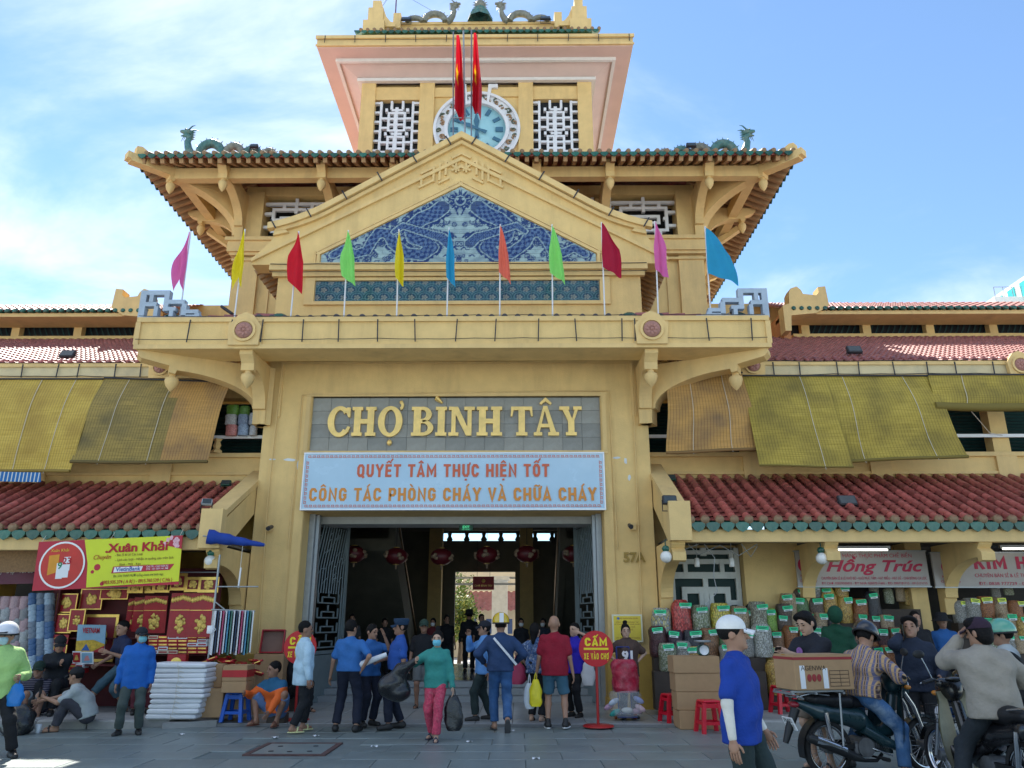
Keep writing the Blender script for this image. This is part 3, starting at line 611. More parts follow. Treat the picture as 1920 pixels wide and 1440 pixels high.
# tower lattice screens (longevity fret)
def tlat(x0):
    o=MB(); g=MB()
    def b(a,c,d,e): o.k+=1; o.box(x0+a,x0+c,TY+.10-.0005*o.k,TY+.2,14.6+d,14.6+e)
    t=.075; H=3.02
    for x in(.16,1.18): b(x,x+t,0,H)
    for k in range(9):
        z=.12+k*.35
        b(0,.16,z,z+t); b(1.255,1.43,z,z+t)
    for z0_ in(.12,1.0,1.88):
        for x in(.42,.62,.93): b(x,x+t+(.05 if x==.62 else 0),z0_,z0_+.72)
        for z in(0,.22,.44,.65): b(.42,1.0,z0_+z,z0_+z+t)
        b(.24,.42,z0_+.10,z0_+.10+t); b(1.0,1.18,z0_+.10,z0_+.10+t); b(.24,.42,z0_+.45,z0_+.45+t); b(1.0,1.18,z0_+.45,z0_+.45+t)
        b(.34,.42,z0_+.74,z0_+.86); b(1.0,1.1,z0_+.74,z0_+.86); b(.55,.9,z0_+.76,z0_+.76+t)
        b(.66,.76,z0_+.7,z0_+.9)
    for x in(.5,.86): b(x,x+t,2.7,H)
    return P(o,'lattice_screen',lattice_w,tw)
tlat(-3.25);tlat(1.82)
# clock
ck=P(MB().lathe([(.001,-.30),(.93,-.30),(.93,0)],40,fn=lambda x,y,z:(x+.03,TY+.1+z*.1,16.52+y)),'clock_face',M('pale_turquoise_clock_face',(.36,.66,.72),.25,.04,2))
m=MB()
for (ri,ro,d0) in((.92,1.03,.16),(1.29,1.38,.14)):
    m.lathe([(ri,-d0),(ro,-d0),(ro,0),(ri,0),(ri,-d0)],56,fn=lambda x,y,z:(x+.03,TY+.1+z,16.52+y),sm=False)
m.lathe([(1.03,-.06),(1.29,-.06)],56,fn=lambda x,y,z:(x+.03,TY+.1+z,16.52+y))
for s in(-1,1):
    m.front([(.03+s*.30,17.45),(.03+s*.38,17.47),(.03+s*.46,18.02),(.03+s*.66,18.02),(.03+s*.66,18.16),(.03+s*.36,18.16)],TY-.05,TY+.1)
P(m,'clock_rim',lattice_w,ck)
m=MB(); m2=MB()
def spiral(mb,cx,cz,r,tn,a0,sg,y=-.0,w=.026):
    mb.tube([(cx+r*(1-.8*t)*math.cos(a0+sg*t*tn),TY+.02+y,cz+r*(1-.8*t)*math.sin(a0+sg*t*tn)) for t in np.linspace(0,1,12)],[w*(1-.4*t) for t in np.linspace(0,1,12)],5)
for i in range(30):
    a=2*PI*i/30; rr=1.16+(.05 if i%2 else -.04); cx,cz=.03+rr*math.cos(a),16.52+rr*math.sin(a)
    if abs(cx-.03)<.3 and cz>16.6: continue
    spiral(m if i%2 else m2,cx,cz,.10,5.0,a+i*1.3,1 if i%2 else -1); spiral(m2 if i%3 else m,cx+.02,cz-.05,.085,4.2,a+i*2.1,-1 if i%2 else 1,y=-.012)
    for q in range(2): (m if q else m2).ell((cx+random.uniform(-.06,.06),TY+.025,cz+random.uniform(-.06,.06)),(.045,.02,.03),6,4)
for i in range(9): spiral(m if i%2 else m2,.03+random.uniform(-.24,.24),17.5+i*.065,.085,4.5,i*2,1 if i%2 else -1)
P(m,'green_scrollwork',M('scroll_green',(.10,.13,.09),.6,.3,9),ck); P(m2,'brown_scrollwork',M('scroll_brown',(.36,.22,.12),.6,.3,9),ck)
hm=M('clock_blue',(.055,.16,.24),.4,.1)
m=MB()
for i in range(12):
    a=PI/2-i*PI/6; wd=.06 if i%3 else .09; rI,rO=.60,.84; c,s=math.cos(a),math.sin(a)
    if i in(10,11,8,9,7): wd=.035
    for k in((-1,1) if wd==.035 else (0,)):
        px,pz=-s*k*.05,c*k*.05
        m.front([(.03+c*rI-s*wd+px,16.52+s*rI+c*wd+pz),(.03+c*rO-s*wd+px,16.52+s*rO+c*wd+pz),(.03+c*rO+s*wd+px,16.52+s*rO-c*wd+pz),(.03+c*rI+s*wd+px,16.52+s*rI-c*wd+pz)],TY+.04,TY+.075)
P(m,'numerals',hm,ck)
def hand(a,ln,w,y):
    c,s=math.cos(a),math.sin(a); f=lambda u,v:(.03+c*u-s*v,16.52+s*u+c*v)
    m=MB(); m.front([f(-.34,.0-w*.8),f(-.34,w*.8),f(-.1,w*.45),f(.1,w*.5),f(.3,w*.95),f(.42,w*.5),f(ln*.8,w*.4),f(ln,0),f(ln*.8,-w*.4),f(.42,-w*.5),f(.3,-w*.95),f(.1,-w*.5),f(-.1,-w*.45)],y,y+.02); P(m,'clock_hand',hm,ck)
hand(R(92),.60,.10,TY-.0); hand(R(155),.74,.08,TY-.03)
# crown of the tower
UY=20.35
m=MB(); m.box(-3.75,3.75,UY+.15,27,19.02,19.75); m.box(-3.2,3.2,UY+.55,UY+.85,19.75,20.62); m.box(-3.25,3.25,UY+.5,UY+.9,20.62,20.72); m.box(-3.22,3.22,UY+.52,UY+.88,20.28,20.36)
cw=P(m,'tower_crown',stucco2)
for i in range(36):
    x=-3.85+i*.22
    inst('drip_tile',drip_me,cw,Matrix.Translation((x,UY-.04,19.90))); inst('tile_end',cap_me,cw,Matrix.Translation((x+.11,UY-.05,19.92))@Matrix.Rotation(R(24),4,'X'))
P(MB().prism([(UY-.02,19.86),(UY-.02,19.9),(UY+.7,20.2),(UY+.7,20.1)],lambda u,v,d:(d,u,v),-3.95,3.95),'crown_roof',greentile,cw)
for s in(-1,1):
    m=MB(); m.box(s*3.05,s*3.75,UY+.2,UY+.9,19.8,20.55); m.box(s*3.12,s*3.62,UY+.28,UY+.82,20.55,21.12); m.box(s*3.22,s*3.5,UY+.36,UY+.76,21.12,21.48)
    m.prism([(s*3.12,20.4),(s*3.12,21.1),(s*3.02,20.8),(s*2.88,20.6),(s*2.7,20.52),(s*2.7,20.4)],lambda u,v,d:(u,d,v),UY+.34,UY+.74); m.box(s*2.55,s*2.8,UY+.4,UY+.7,20.4,21.0)
    P(m,'crown_post',stucco2,cw)
# ------------------------------------------------------------------ painted tiles in the gable
def seg_d(X,Z,pts):
    d=np.full(X.shape,9.);tt=np.zeros(X.shape); n=len(pts)-1
    for i in range(n):
        a=np.array(pts[i]);b=np.array(pts[i+1]);ab=b-a;t=np.clip(((X-a[0])*ab[0]+(Z-a[1])*ab[1])/(ab@ab),0,1)
        e=np.hypot(X-a[0]-t*ab[0],Z-a[1]-t*ab[1]); k=e<d; d=np.where(k,e,d); tt=np.where(k,(i+t)/n,tt)
    return d,tt
g_=np.random.default_rng(5)
CLOUD=[(g_.uniform(0.0,3.0),g_.uniform(9.36,11.1),g_.uniform(.04,.085)) for _ in range(190)]
WISP=[]
for _ in range(120):
    x,z,a=g_.uniform(.0,3.0),g_.uniform(9.36,11.1),g_.uniform(-.5,1.2); l=g_.uniform(.1,.24)
    WISP.append([(x,z),(x+l*.5*math.cos(a),z+l*.5*math.sin(a)+.03),(x+l*math.cos(a),z+l*math.sin(a)-.02)])
BODY=[(.42,10.72),(.62,10.55),(.9,10.42),(1.12,10.2),(1.05,9.95),(.8,9.86),(.62,9.7),(.85,9.52),(1.2,9.56),(1.5,9.8),(1.62,10.05),(1.85,10.08),(2.0,9.85),(2.1,9.62),(2.35,9.55),(2.6,9.68),(2.85,9.52)]
BODY2=[(.25,9.8),(.4,9.95),(.7,10.05),(1.3,10.25),(1.5,10.1)]
def mural(X,Z):
    s=np.where(X<0,0.,.013); x=np.abs(X)+s; z=Z
    pale=np.array((.33,.45,.45)); blue=np.array((.012,.034,.135)); mid=np.array((.03,.08,.24))
    v=.5+.5*np.sin(x*9+3*np.sin(z*7))*np.sin(z*11+2*np.sin(x*5)); ink=np.clip(v*.5-.08,0,.42)
    for cx,cz,r in CLOUD:
        d=np.hypot(x-cx,z-cz); ink=np.maximum(ink,np.where(d<r,np.where(np.abs(d-r*.45)<r*.14,.25,.95),0))
    for wp in WISP:
        d,t=seg_d(x,z,wp); ink=np.maximum(ink,np.where(d<.017*(1-.6*t)+.003,1.,0))
    for b,w_ in((BODY,.185),(BODY2,.13)):
        d,t=seg_d(x,z,b); ww=w_*(1.1-.55*t); sc=.90+.10*np.sign(np.sin(t*170)*np.cos(d*46))
        sp=np.abs(np.sin(t*120)); ink=np.where(d<ww*.86,np.maximum(sc,.62),ink); ink=np.where((d>=ww*.86)&(d<ww*(1.0+.42*sp)),1.,ink); ink=np.where(np.abs(d-ww*.9)<.012,.12,ink)
    d=np.hypot(x,z-10.9); a=np.arctan2(z-10.9,x); ink=np.where(d<.22+.07*np.sin(a*14),1.,ink); ink=np.where((np.abs(d-.12)<.02),.3,ink); ink=np.where(np.hypot(x-.07,z-10.94)<.03,.1,ink)
    ink=np.where((np.hypot(x-.30,z-10.42)<.06),.0,ink)
    c=pale+(blue-pale)*ink[...,None]; c=c+(mid-blue)*((ink>.6)&(ink<.9))[...,None]*.8
    return c
FX=[-3.14+.215*i for i in range(31)]
def frieze(X,Z):
    R0=.30; c=np.tile(np.array((.012,.05,.08)),X.shape+(1,)); dark_=np.array((.010,.05,.085)); lt=np.array((.09,.19,.21)); gr=np.array((.24,.27,.24))
    rows=[(8.90,.5),(8.72,0),(8.54,.5),(8.36,0)]
    for zc,o in rows:
        k=np.round((X/R0)-o)+o; dx=X-k*R0; dz=Z-(zc-.06); d=np.hypot(dx,dz*1.15); m_=d<.185
        b=np.where((np.abs(d-.172)<.013)|(np.abs(d-.118)<.011),1.,0)
        cc=dark_+(lt-dark_)*(b*.9)[...,None]; cc=np.where(((d>.13)&(d<.158))[...,None],np.array((.014,.07,.09)),cc)
        a=np.arctan2(dz,dx); fl=.062+.018*np.cos(5*a); cc=np.where((d<fl)[...,None],gr*(0.75+.25*np.cos(d*120))[...,None],cc)
        c=np.where(m_[...,None],cc,c)
    return c
mur_m=vcol_mat('blue_white_glazed_tile',.22); fri_m=vcol_mat('teal_glazed_tile',.22)
groutm=M('tile_grout',(.45,.50,.48),.8,.1)
def clip_top(poly,a,b):
    "keep the part of a 2-D polygon below the line a->b"
    o=[]; f=lambda p:(b[0]-a[0])*(p[1]-a[1])-(b[1]-a[1])*(p[0]-a[0]); sg=1 if b[0]>a[0] else -1
    for i,p in enumerate(poly):
        q=poly[(i+1)%len(poly)]; fp,fq=-sg*f(p),-sg*f(q)
        if fp>=0:o.append(p)
        if fp*fq<0: t=fp/(fp-fq); o.append((p[0]+(q[0]-p[0])*t,p[1]+(q[1]-p[1])*t))
    return o
def glazed(name,x0,x1,z0,z1,mat,paint,par,y,res=.021,poly=None):
    nx=max(2,round((x1-x0)/res)); nz=max(2,round((z1-z0)/res)); X,Z=np.meshgrid(np.linspace(x0,x1,nx+1),np.linspace(z0,z1,nz+1))
    if poly is not None: top=np.minimum(np.interp(X,[-3.12,0,3.08],[9.52,11.26,9.52]),z1); Z=np.minimum(Z,top)
    n=X.size; v=[(float(a),y,float(b)) for a,b in zip(X.ravel(),Z.ravel())]; fs=[(j*(nx+1)+i,j*(nx+1)+i+1,(j+1)*(nx+1)+i+1,(j+1)*(nx+1)+i) for j in range(nz) for i in range(nx)]
    # rim back to the wall so that each tile has depth
    rim=[i for i in range(nx+1)]+[(j+1)*(nx+1)-1 for j in range(1,nz+1)]+[nz*(nx+1)+i for i in range(nx-1,-1,-1)]+[j*(nx+1) for j in range(nz-1,0,-1)]
    v+=[(v[i][0],y+.02,v[i][2]) for i in rim]; k=len(rim); fs+=[(rim[(i+1)%k],rim[i],n+i,n+(i+1)%k) for i in range(k)]
    me=bpy.data.meshes.new(name); me.from_pydata(v,[],fs); me.materials.append(mat)
    c=paint(X,Z).reshape(-1,3); c=np.concatenate([c,c[rim]]); at_=me.color_attributes.new('col','FLOAT_COLOR','POINT'); at_.data.foreach_set('color',np.concatenate([c,np.ones((len(c),1))],1).astype(np.float32).ravel())
    me.update(); return mesh_obj(name,me,par)
mu=P(MB().front(mp_,W-.012,W+.02),'mural_bed',groutm,gab)
tz=9.335; row=0
while tz<11.2:
    x=-3.11-(.115 if row%2 else 0)
    while x<3.07:
        a=max(x+.003,-3.11); b=min(x+.227,3.07); tp=np.interp([a,b],[-3.12,0,3.08],[9.52,11.26,9.52])
        if b-a>.03 and max(tp.max(),11.2*(a<0<b))>tz+.02: glazed('mural_tile',a,b,tz+.002,tz+.100,mur_m,mural,mu,W-.026+random.uniform(-.0015,.0015),poly=1)
        x+=.23
    tz+=.1025; row+=1
fz=P(MB().box(-3.19,3.13,W-.010,W,8.385,8.875),'frieze_bed',groutm,gab)
for j in range(2):
    for i in range(21): glazed('frieze_tile',-3.18+i*.30+.002,-3.18+(i+1)*.30-.002,8.39+j*.2425,8.39+(j+1)*.2425-.003,fri_m,frieze,fz,W-.024,res=.015)
# wires clipped along the cornices and dark strap brackets on every fascia
def straps(par,xs,y,z0,z1,w=.022):
    me=MB().box(-w/2,w/2,-.012,0,0,z1-z0).mesh('strap',blacksteel)
    for x in xs: inst('strap',me,par,Matrix.Translation((x,y,z0))@Matrix.Rotation(random.uniform(-.06,.06),4,'Y'))
def cable(par,pts,r=.008,sag=.0,mat=None,name='cable'):
    q=[]
    for a,b in zip(pts[:-1],pts[1:]):
        a=Vector(a);b=Vector(b); n=6
        for i in range(n): t=i/n; p=a.lerp(b,t); p.z-=sag*4*t*(1-t)*(b-a).length; q.append(p)
    q.append(Vector(pts[-1])); return MB().tube(q,r,5).build(name,mat or wirem,par)
straps(can,[-5.27,-4.42,-3.80,-2.97,-2.25,-1.47,-.72,.08,.86,1.72,2.48,3.38,3.64,4.20,5.1,5.95],CY-.052,6.92,7.40)
cable(can,[(x,CY-.07,6.98+random.uniform(-.01,.01)) for x in np.linspace(-6.3,6.25,14)],.007,.01)
cable(can,[(x,CY-.06,7.47+random.uniform(0,.02)) for x in np.linspace(-6.3,6.25,14)],.007,.01)
straps(te,np.linspace(-4.65,4.78,11),TEY-.052,18.76,19.02); cable(te,[(x,TEY-.07,18.85) for x in np.linspace(-4.9,4.9,9)],.008,.004)
for z in(9.23,9.04): cable(gab,[(x,W-.18,z) for x in np.linspace(-4.2,4.18,9)],.009,.008)
for z0,x0 in((6.96,3.78),): cable(wall,[(-x0,W-.06,z0)]+[(x,W-.06,z0+random.uniform(-.01,.01)) for x in np.linspace(-3,3,7)]+[(x0,W-.06,z0)],.011,.003,stucco2,'conduit')
cable(wall,[(-3.3,W-.05,3.0),(-3.28,W-.05,6.22),(3.24,W-.06,6.30),(3.3,W-.05,3.0)],.012,0,stucco2,'conduit')
cable(wall,[(-3.72,W-.05,.9),(-3.80,W-.05,4.0),(-3.76,W-.05,6.9)],.014,0,stucco2,'conduit'); cable(wall,[(3.72,W-.05,1.5),(3.76,W-.05,6.9)],.014,0,stucco2,'conduit')
pe=M('bare_plaster_patch',(.62,.66,.68),.9,.1)
for x,z,a,b in((-3.42,4.83,.16,.035),(-3.24,4.72,.045,.12),(3.35,4.86,.09,.03),(3.54,4.80,.04,.08),(3.6,4.45,.035,.07),(-3.8,4.84,.08,.02)):
    P(MB().front([(x+a*math.cos(t)*random.uniform(.6,1.1),z+b*math.sin(t)*random.uniform(.6,1.1)) for t in np.linspace(0,2*PI,11)[:-1]],W-.004,W+.002),'bare_plaster_patch',pe,wall)
for s,(a0,a1) in((-1,(0.3,4.3)),(1,(.3,4.3))):
    for u in np.linspace(.07,.97,6):
        x=4.36*u; z=12.68-2.67*u+.28*max(0,(u-.70)/.30)**2; m=MB(); m.obox((s*x,W-.165,z-.07),((s,0,-.57),(.57*s,0,1),(0,1,0)),(.014,.13,.01)); P(m,'strap',blacksteel,gab)
text('57A',.26,M('brass_figures',(.30,.19,.04),.4,.1,metal=.3),FT(3.62,W-.02,2.83),gh,name='house_number',ext=.012,off=.008)
# ------------------------------------------------------------------ gate leaves
gatem=M('grey_green_gate_paint',(.20,.25,.26),.5,.12,6,dirt=(.1,.12,.12),dscale=3,damt=.4)
def leaf(s,lab):
    g=root('gate_leaf',lab,'gate',(s*3.03,16.3,.03),wroot=True)
    a=R(78); d=Vector((-s*math.cos(a),math.sin(a),0)); n=Vector((-d.y,d.x,0)); L_=1.75; H=3.68
    T=lambda u,z,k:tuple(Vector((s*2.98,16.35,.05))+d*u+n*k+Vector((0,0,z)))
    def bar(mb,u0,z0,u1,z1,w=.05,t=.05): 
        A=Vector(T(u0,z0,0));B=Vector(T(u1,z1,0)); mb.bar(A,B,t,w,up=n.cross(B-A))
    f=MB(); 
    for u in(.03,L_-.03): bar(f,u,0,u,H,.08)
    for z in(.03,.95,H-.03): bar(f,.07,z,L_-.07,z,.07)
    f.build('frame',gatem,g)
    MB().prism([(.07,.06),(L_-.07,.06),(L_-.07,.9),(.07,.9)],T,-.012,.012).build('lower_panel',gatem,g)
    q=MB(); rnd=random.Random(3)
    for i in range(13):   # bamboo-like sloping stems
        u=.12+i*.125; 
        if u>L_-.1: break
        b0=2.15 if .35<u<1.45 else .98; q.tube([T(u,b0,0),T(min(L_-.08,u+.06),2.7,.0),T(min(L_-.07,u+.35),H-.1,0)],.016,5)
    for i in range(24):
        u=rnd.uniform(.15,1.5);z=rnd.uniform(2.3,3.4); q.tube([T(u,z,0),T(u+.1,z+.1,0),T(min(L_-.06,u+.22),z+.13,.0)],[.006,.014,.004],4)
    for k in range(4):
        z=1.05+k*.3
        for (a0,a1,b0,b1) in((.4,1.4,0,0),(.4,.4,0,.2),(1.4,1.4,0,.2),(.6,1.2,.12,.12),(.6,.6,.0,.12),(1.2,1.2,0,.12),(.9,.9,.12,.26)): bar(q,a0,z+b0,a1,z+b1,.028,.03)
    for u in(.25,1.55): bar(q,u,.98,u,2.3,.028,.03)
    q.build('grille',gatem,g)
leaf(-1,'left grey-green iron gate leaf folded inwards'); leaf(1,'right grey-green iron gate leaf folded inwards')
fj=MB()
for s in(-1,1): fj.box(s*2.93,s*3.045,16.15,16.4,0.04,3.77); fj.box(s*2.86,s*2.925,16.25,16.42,.04,3.76)
fj.split('gate_frame',steel,gh)
# ------------------------------------------------------------------ hall inside the gate
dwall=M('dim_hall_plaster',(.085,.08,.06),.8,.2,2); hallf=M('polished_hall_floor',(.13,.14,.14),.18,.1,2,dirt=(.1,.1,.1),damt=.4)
h=MB(); h.box(-6.2,-6.0,16.62,25.2,0,4.4); h.box(6.0,6.2,16.62,25.2,0,4.4); h.box(-6.0,-4.08,16.62,16.8,0,4.4); h.box(4.08,6.0,16.62,16.8,0,4.4)
bx0,bx1=at(852,1150,25).x,at(966,1150,25).x; bz1=at(900,1072,25).z; ux0,ux1=at(828,1000,25).x,at(1040,1000,25).x; uz0,uz1=at(900,1014,25).z,at(900,990,25).z
h.box(-6,bx0,25,25.2,0,bz1);h.box(bx1,6,25,25.2,0,bz1);h.box(-6,6,25,25.2,bz1,uz0);h.box(-6,ux0,25,25.2,uz0,uz1);h.box(ux1,6,25,25.2,uz0,uz1);h.box(-6,6,25,25.2,uz1,4.4)
h.box(-6.2,6.2,16.62,25.2,4.402,4.6)
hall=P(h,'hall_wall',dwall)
P(MB().box(-3.04,3.04,16.62,17.3,3.62,4.38),'lintel_beam',M('grey_beam',(.42,.43,.42),.8,.08),hall)
m=MB()
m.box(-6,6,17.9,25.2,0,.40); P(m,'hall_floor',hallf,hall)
for k in range(3): P(MB().box(-3.6,3.6,17.0+.3*k,17.9,.03 if k==0 else .03+.125*k,.03+.125*(k+1)-.006),'step',floorm,hall)
ycol=M('hall_yellow_column',(.40,.27,.10),.7,.1)
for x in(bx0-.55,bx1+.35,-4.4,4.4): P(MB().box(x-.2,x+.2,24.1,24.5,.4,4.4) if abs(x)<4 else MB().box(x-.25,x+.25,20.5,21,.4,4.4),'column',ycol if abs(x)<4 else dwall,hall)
for s in(-1,1):   # stair flights along both sides
    x0=-1.75 if s<0 else 2.35; st=MB()
    n=14
    for k in range(n): st.box(x0-s*0+ (s*.0),x0+s*1.7,22.8-k*.30-.3,22.8-k*.30,.4,.4+.19*(k+1)) if False else None
    st.prism([(24.4,.4),(24.4,.9),(19.4,4.2),(19.4,3.3),(23.6,.4)],lambda u,v,d:(d,u,v),x0,x0+s*.16); st.prism([(24.4,.4),(19.4,3.6),(19.4,3.3),(23.8,.4)],lambda u,v,d:(d,u,v),x0+s*.16,x0+s*1.8)
    P(st,'stair_balustrade',dwall,hall)
    cable(hall,[(x0,24.4,1.15),(x0,19.4,4.35)],.03,0,M('brass_handrail',(.3,.2,.12),.35,.1,metal=.6),'handrail')
bl_=MB()
for i in range(7): x=ux0+.3+i*(ux1-ux0-.4)/6; bl_.lathe([(.05,uz0-.1),(.1,uz0),(.05,uz0+.1),(.07,uz0+.2)],8,(x,24.6,0))
bl_.box(ux0-.1,ux1+.1,24.5,24.7,uz0+.2,uz0+.26); P(bl_,'gallery_balustrade',dwall,hall)
# lanterns
lred=M('lantern_red_silk',(.085,.006,.010),.45,.2,9); lcream=M('lantern_cream_pattern',(.20,.14,.09),.6,.25,22); brass=M('brass',(.55,.38,.12),.4,.1,metal=.7)
for i,px in enumerate((664,743,828,913,988,1075)):
    p=at(px,1041+(-2,2,3,0,-2,-2)[i],18.6); o=root('silk_lantern',('first','second','third','fourth','fifth','sixth')[i]+' red silk lantern from the left in the gateway','lantern',(p.x,p.y,p.z),group='lanterns hanging inside the gate')
    MB().ell((0,0,0),(.265,.265,.20),20,12,top=.93,bot=-.93).build('silk_globe',lred,o)
    pt=MB()
    for k in range(4):
        a=k*PI/2+.5*i
        for q in range(4):
            aa=a+random.uniform(-.28,.28); zz=random.uniform(-.08,.08); rr=.272*math.cos(math.asin(zz/.2)*.95)
            pt.ell((rr*math.cos(aa)*.97,rr*math.sin(aa)*.97,zz),(.055,.055,.045),8,5)
    pt.build('blossom_pattern',lcream,o)
    for z in(.19,-.20): MB().lathe([(.001,z),(.07,z),(.075,z+.02),(.001,z+.03)],12).build('brass_cap',brass,o)
    MB().tube([(0,0,.2),(0,0,4.4-p.z)],.006,5).build('cord',wirem,o)
    MB().tube([(0,0,-.2),(0,0,-.30)],[.03,.02],6).build('tassel',lcream,o)
p=at(874,990,16.9); ex=root('exit_sign','small green EXIT sign hanging from the gate beam','sign',(p.x,p.y,p.z))
MB().box(-.15,.15,-.02,.02,-.06,.06,bev=.008).build('sign_plate',M('exit_dark_green',(.01,.09,.05),.4,.05),ex); lg=M('exit_text_green',(.1,.75,.35),.5,0,emit=(.1,.8,.35),es=.25)
text('EXIT',.075,lg,FT(0,-.022,.018),ex,ext=.001,off=.002); text('LỐI THOÁT',.035,lg,FT(0,-.022,-.033),ex,ext=.001)
MB().tube([(-.1,0,.06),(0,0,.2),(.1,0,.06)],.004,4).tube([(0,0,.2),(0,-.0,3.62+.05-p.z+.0)],.004,4).build('hanger',wirem,ex)
p=at(907,1094,24.9); rp=root('red_notice_board','small red notice board over the courtyard doorway','sign',(p.x,p.y-.2,p.z)); MB().box(-.33,.33,-.02,.02,-.2,.2).build('board',M('notice_red',(.35,.02,.03),.5,.1),rp); text('CHỢ BÌNH TÂY',.08,gold,FT(0,-.022,-.08),rp,ext=.001); MB().lathe([(.001,-.024),(.06,-.024),(.06,0)],12,fn=lambda x,y,z:(x,z,y+.07)).build('emblem',gold,rp)
MB().tube([(-.2,0,.2),(-.2,0,1.3)],.006,4).tube([(.2,0,.2),(.2,0,1.3)],.006,4).build('hanger',wirem,rp)
# courtyard behind
cy=root('courtyard_pavilion','pale courtyard pavilion with red tiled roof behind the hall','building',(0,40,0),wroot=True)
cw_=M('pale_yellow_render',(.66,.58,.42),.8,.06,2); P(MB().box(-9,9,40,46,0,2.35),'wall',cw_,cy)
rfz=MB().grid(lambda u,v:(-9+18*u,39.2+1.6*v,2.2+.95*v+.035*math.cos(u*18/.28*2*PI)),260,4); P(rfz,'roof',pinktile,cy)
P(MB().box(-9,9,40.9,41.4,3.15,4.9),'upper_wall',cw_,cy)
for k in range(5):
    x=-1.2+k*.9; P(MB().box(x,x+.4,39.96,40.0,1.1,1.8),'window',M('blue_shutter',(.05,.10,.25),.5,.1),cy)
pp=at(1-1+937,1150,33); P(MB().box(pp.x-.32,pp.x+.32,32.7,33.3,0,3.3).box(pp.x-.4,pp.x+.4,32.6,33.4,3.3,3.45),'stone_pillar',M('white_marble',(.6,.6,.58),.5,.1),cy)
for a,b in((1085,33),(1097,30)): q=at(910,a,b); P(MB().box(-3,4,q.y,q.y+.1,q.z,q.z+.08),'awning_rail',steel,cy)
def leafy(name,label,cat,loc,rx,rz,n,ls,cols,trunk=True,group=None):
    t=root(name,label,cat,loc,group=group); rg=np.random.default_rng(int(abs(loc[0])*100)+3)
    br=MB(); br.tube([(0,0,0),(.04,0,rz*.6),(.0,.03,rz*1.3)],[.09,.06,.03],7)
    for k in range(7): a=k*.9; br.tube([(0,0,rz*.6+.1*k),(math.cos(a)*rx*.5,math.sin(a)*rx*.5,rz*.9+.12*k),(math.cos(a)*rx*.8,math.sin(a)*rx*.8,rz*1.2+.1*k)],[.03,.02,.008],5)
    br.build('trunk',M('bark',(.12,.09,.06),.9,.2,6,.4,20),t); lf=MB()
    cl=[(rg.normal(0,.55,3)) for _ in range(26)]
    for i in range(n):
        c=cl[rg.integers(26)]; p=Vector((c[0]*rx*.75+rg.normal(0,.16)*rx,c[1]*rx*.75+rg.normal(0,.16)*rx,rz*1.25+c[2]*rz*.55+rg.normal(0,.13)*rz)); d=Vector(rg.normal(0,1,3)).normalized(); u=d.orthogonal().normalized()*ls; v=d.cross(u).normalized()*ls*.5
        lf.add([p-u,p+v*.8,p+u,p-v],[(0,1,2,3)],int(rg.integers(len(cols))))
    lf.build('crown',cols,t); return t
g1=M('leaf_light',(.16,.22,.03),.5,.2,5);g2=M('leaf_mid',(.07,.14,.02),.5,.2,5);g3=M('leaf_yellow',(.30,.30,.05),.5,.2,5)
p=at(862,1150,31); leafy('courtyard_tree','sunlit yellow-green bush seen through the courtyard doorway','tree',(p.x,31,0),.75,1.35,2600,.07,[g1,g2,g3])
p=at(868,1115,36); leafy('courtyard_tree','taller thin tree behind the bright bush in the courtyard','tree',(p.x,36,0),.7,2.0,900,.08,[g1,g2])
# ------------------------------------------------------------------ side wings
shut=M('dark_green_shutter',(.012,.045,.045),.5,.2,6); 
def tiles_fine(x0,x1,y0,z0,y1,z1,nc,par,name='tile_field',mat=None):
    "fine roof tiling too small to pick apart: corrugated, stepped courses in one sheet"
    k=6; ncol=int((x1-x0)/.21); L_=math.hypot(y1-y0,z1-z0); n=np.array((-(z1-z0),y1-y0))/L_
    xs=np.linspace(x0,x1,ncol*k+1); ph=np.cos((xs-x0)/(x1-x0)*ncol*2*PI); prof=np.where(ph>0,ph*.045,ph*.012)
    ts=[];off=[]
    for c in range(nc): ts+=[c/nc,(c+.999)/nc]; off+=[.028,.0]
    V=[];F=[]
    for t,o in zip(ts,off):
        for x,p in zip(xs,prof): V.append((x,y0+(y1-y0)*t+n[0]*(o+p)*-1 if False else y0+(y1-y0)*t+n[0]*(o+p),z0+(z1-z0)*t+n[1]*(o+p)))
    w_=len(xs)
    for j in range(len(ts)-1):
        for i in range(w_-1): F.append((j*w_+i,j*w_+i+1,(j+1)*w_+i+1,(j+1)*w_+i))
    o=MB().add(V,F).build(name,mat or pinktile,par); o['kind']='stuff'; return o
lat_l=M('lattice_window_paint',(.60,.62,.58),.5,.1,5,dirt=(.35,.37,.33),damt=.4)
AWY0,AWY1=14.0,16.28
ang=math.atan2(1.20,AWY1-AWY0)
def covert(r0,r1,ln,n=7):
    mb=MB(); vs=[];
    for (y,r) in((0,r1),(ln,r0)):
        for i in range(n+1): a=PI*i/n; vs.append((r*math.cos(a),y,r*math.sin(a)))
    fs=[(i,i+1,n+2+i,n+1+i) for i in range(n)]; mb.add(vs,fs,0,True)
    vi=[(v[0]*.8,v[1],v[2]*.8) for v in vs[:n+1]]; mb.add(vs[:n+1]+vi,[(i+1,i,n+1+i,n+2+i) for i in range(n)]); return mb
cov_me=covert(.066,.080,.235).mesh('roof_tile',redtile)
endc=MB(); endc.lathe([(.001,-.03),(.05,-.03),(.052,-.022),(.075,-.022),(.08,0),(.08,.1)],14,fn=lambda x,y,z:(x,z,y)); endc_me=endc.mesh('tile_end',browncap)
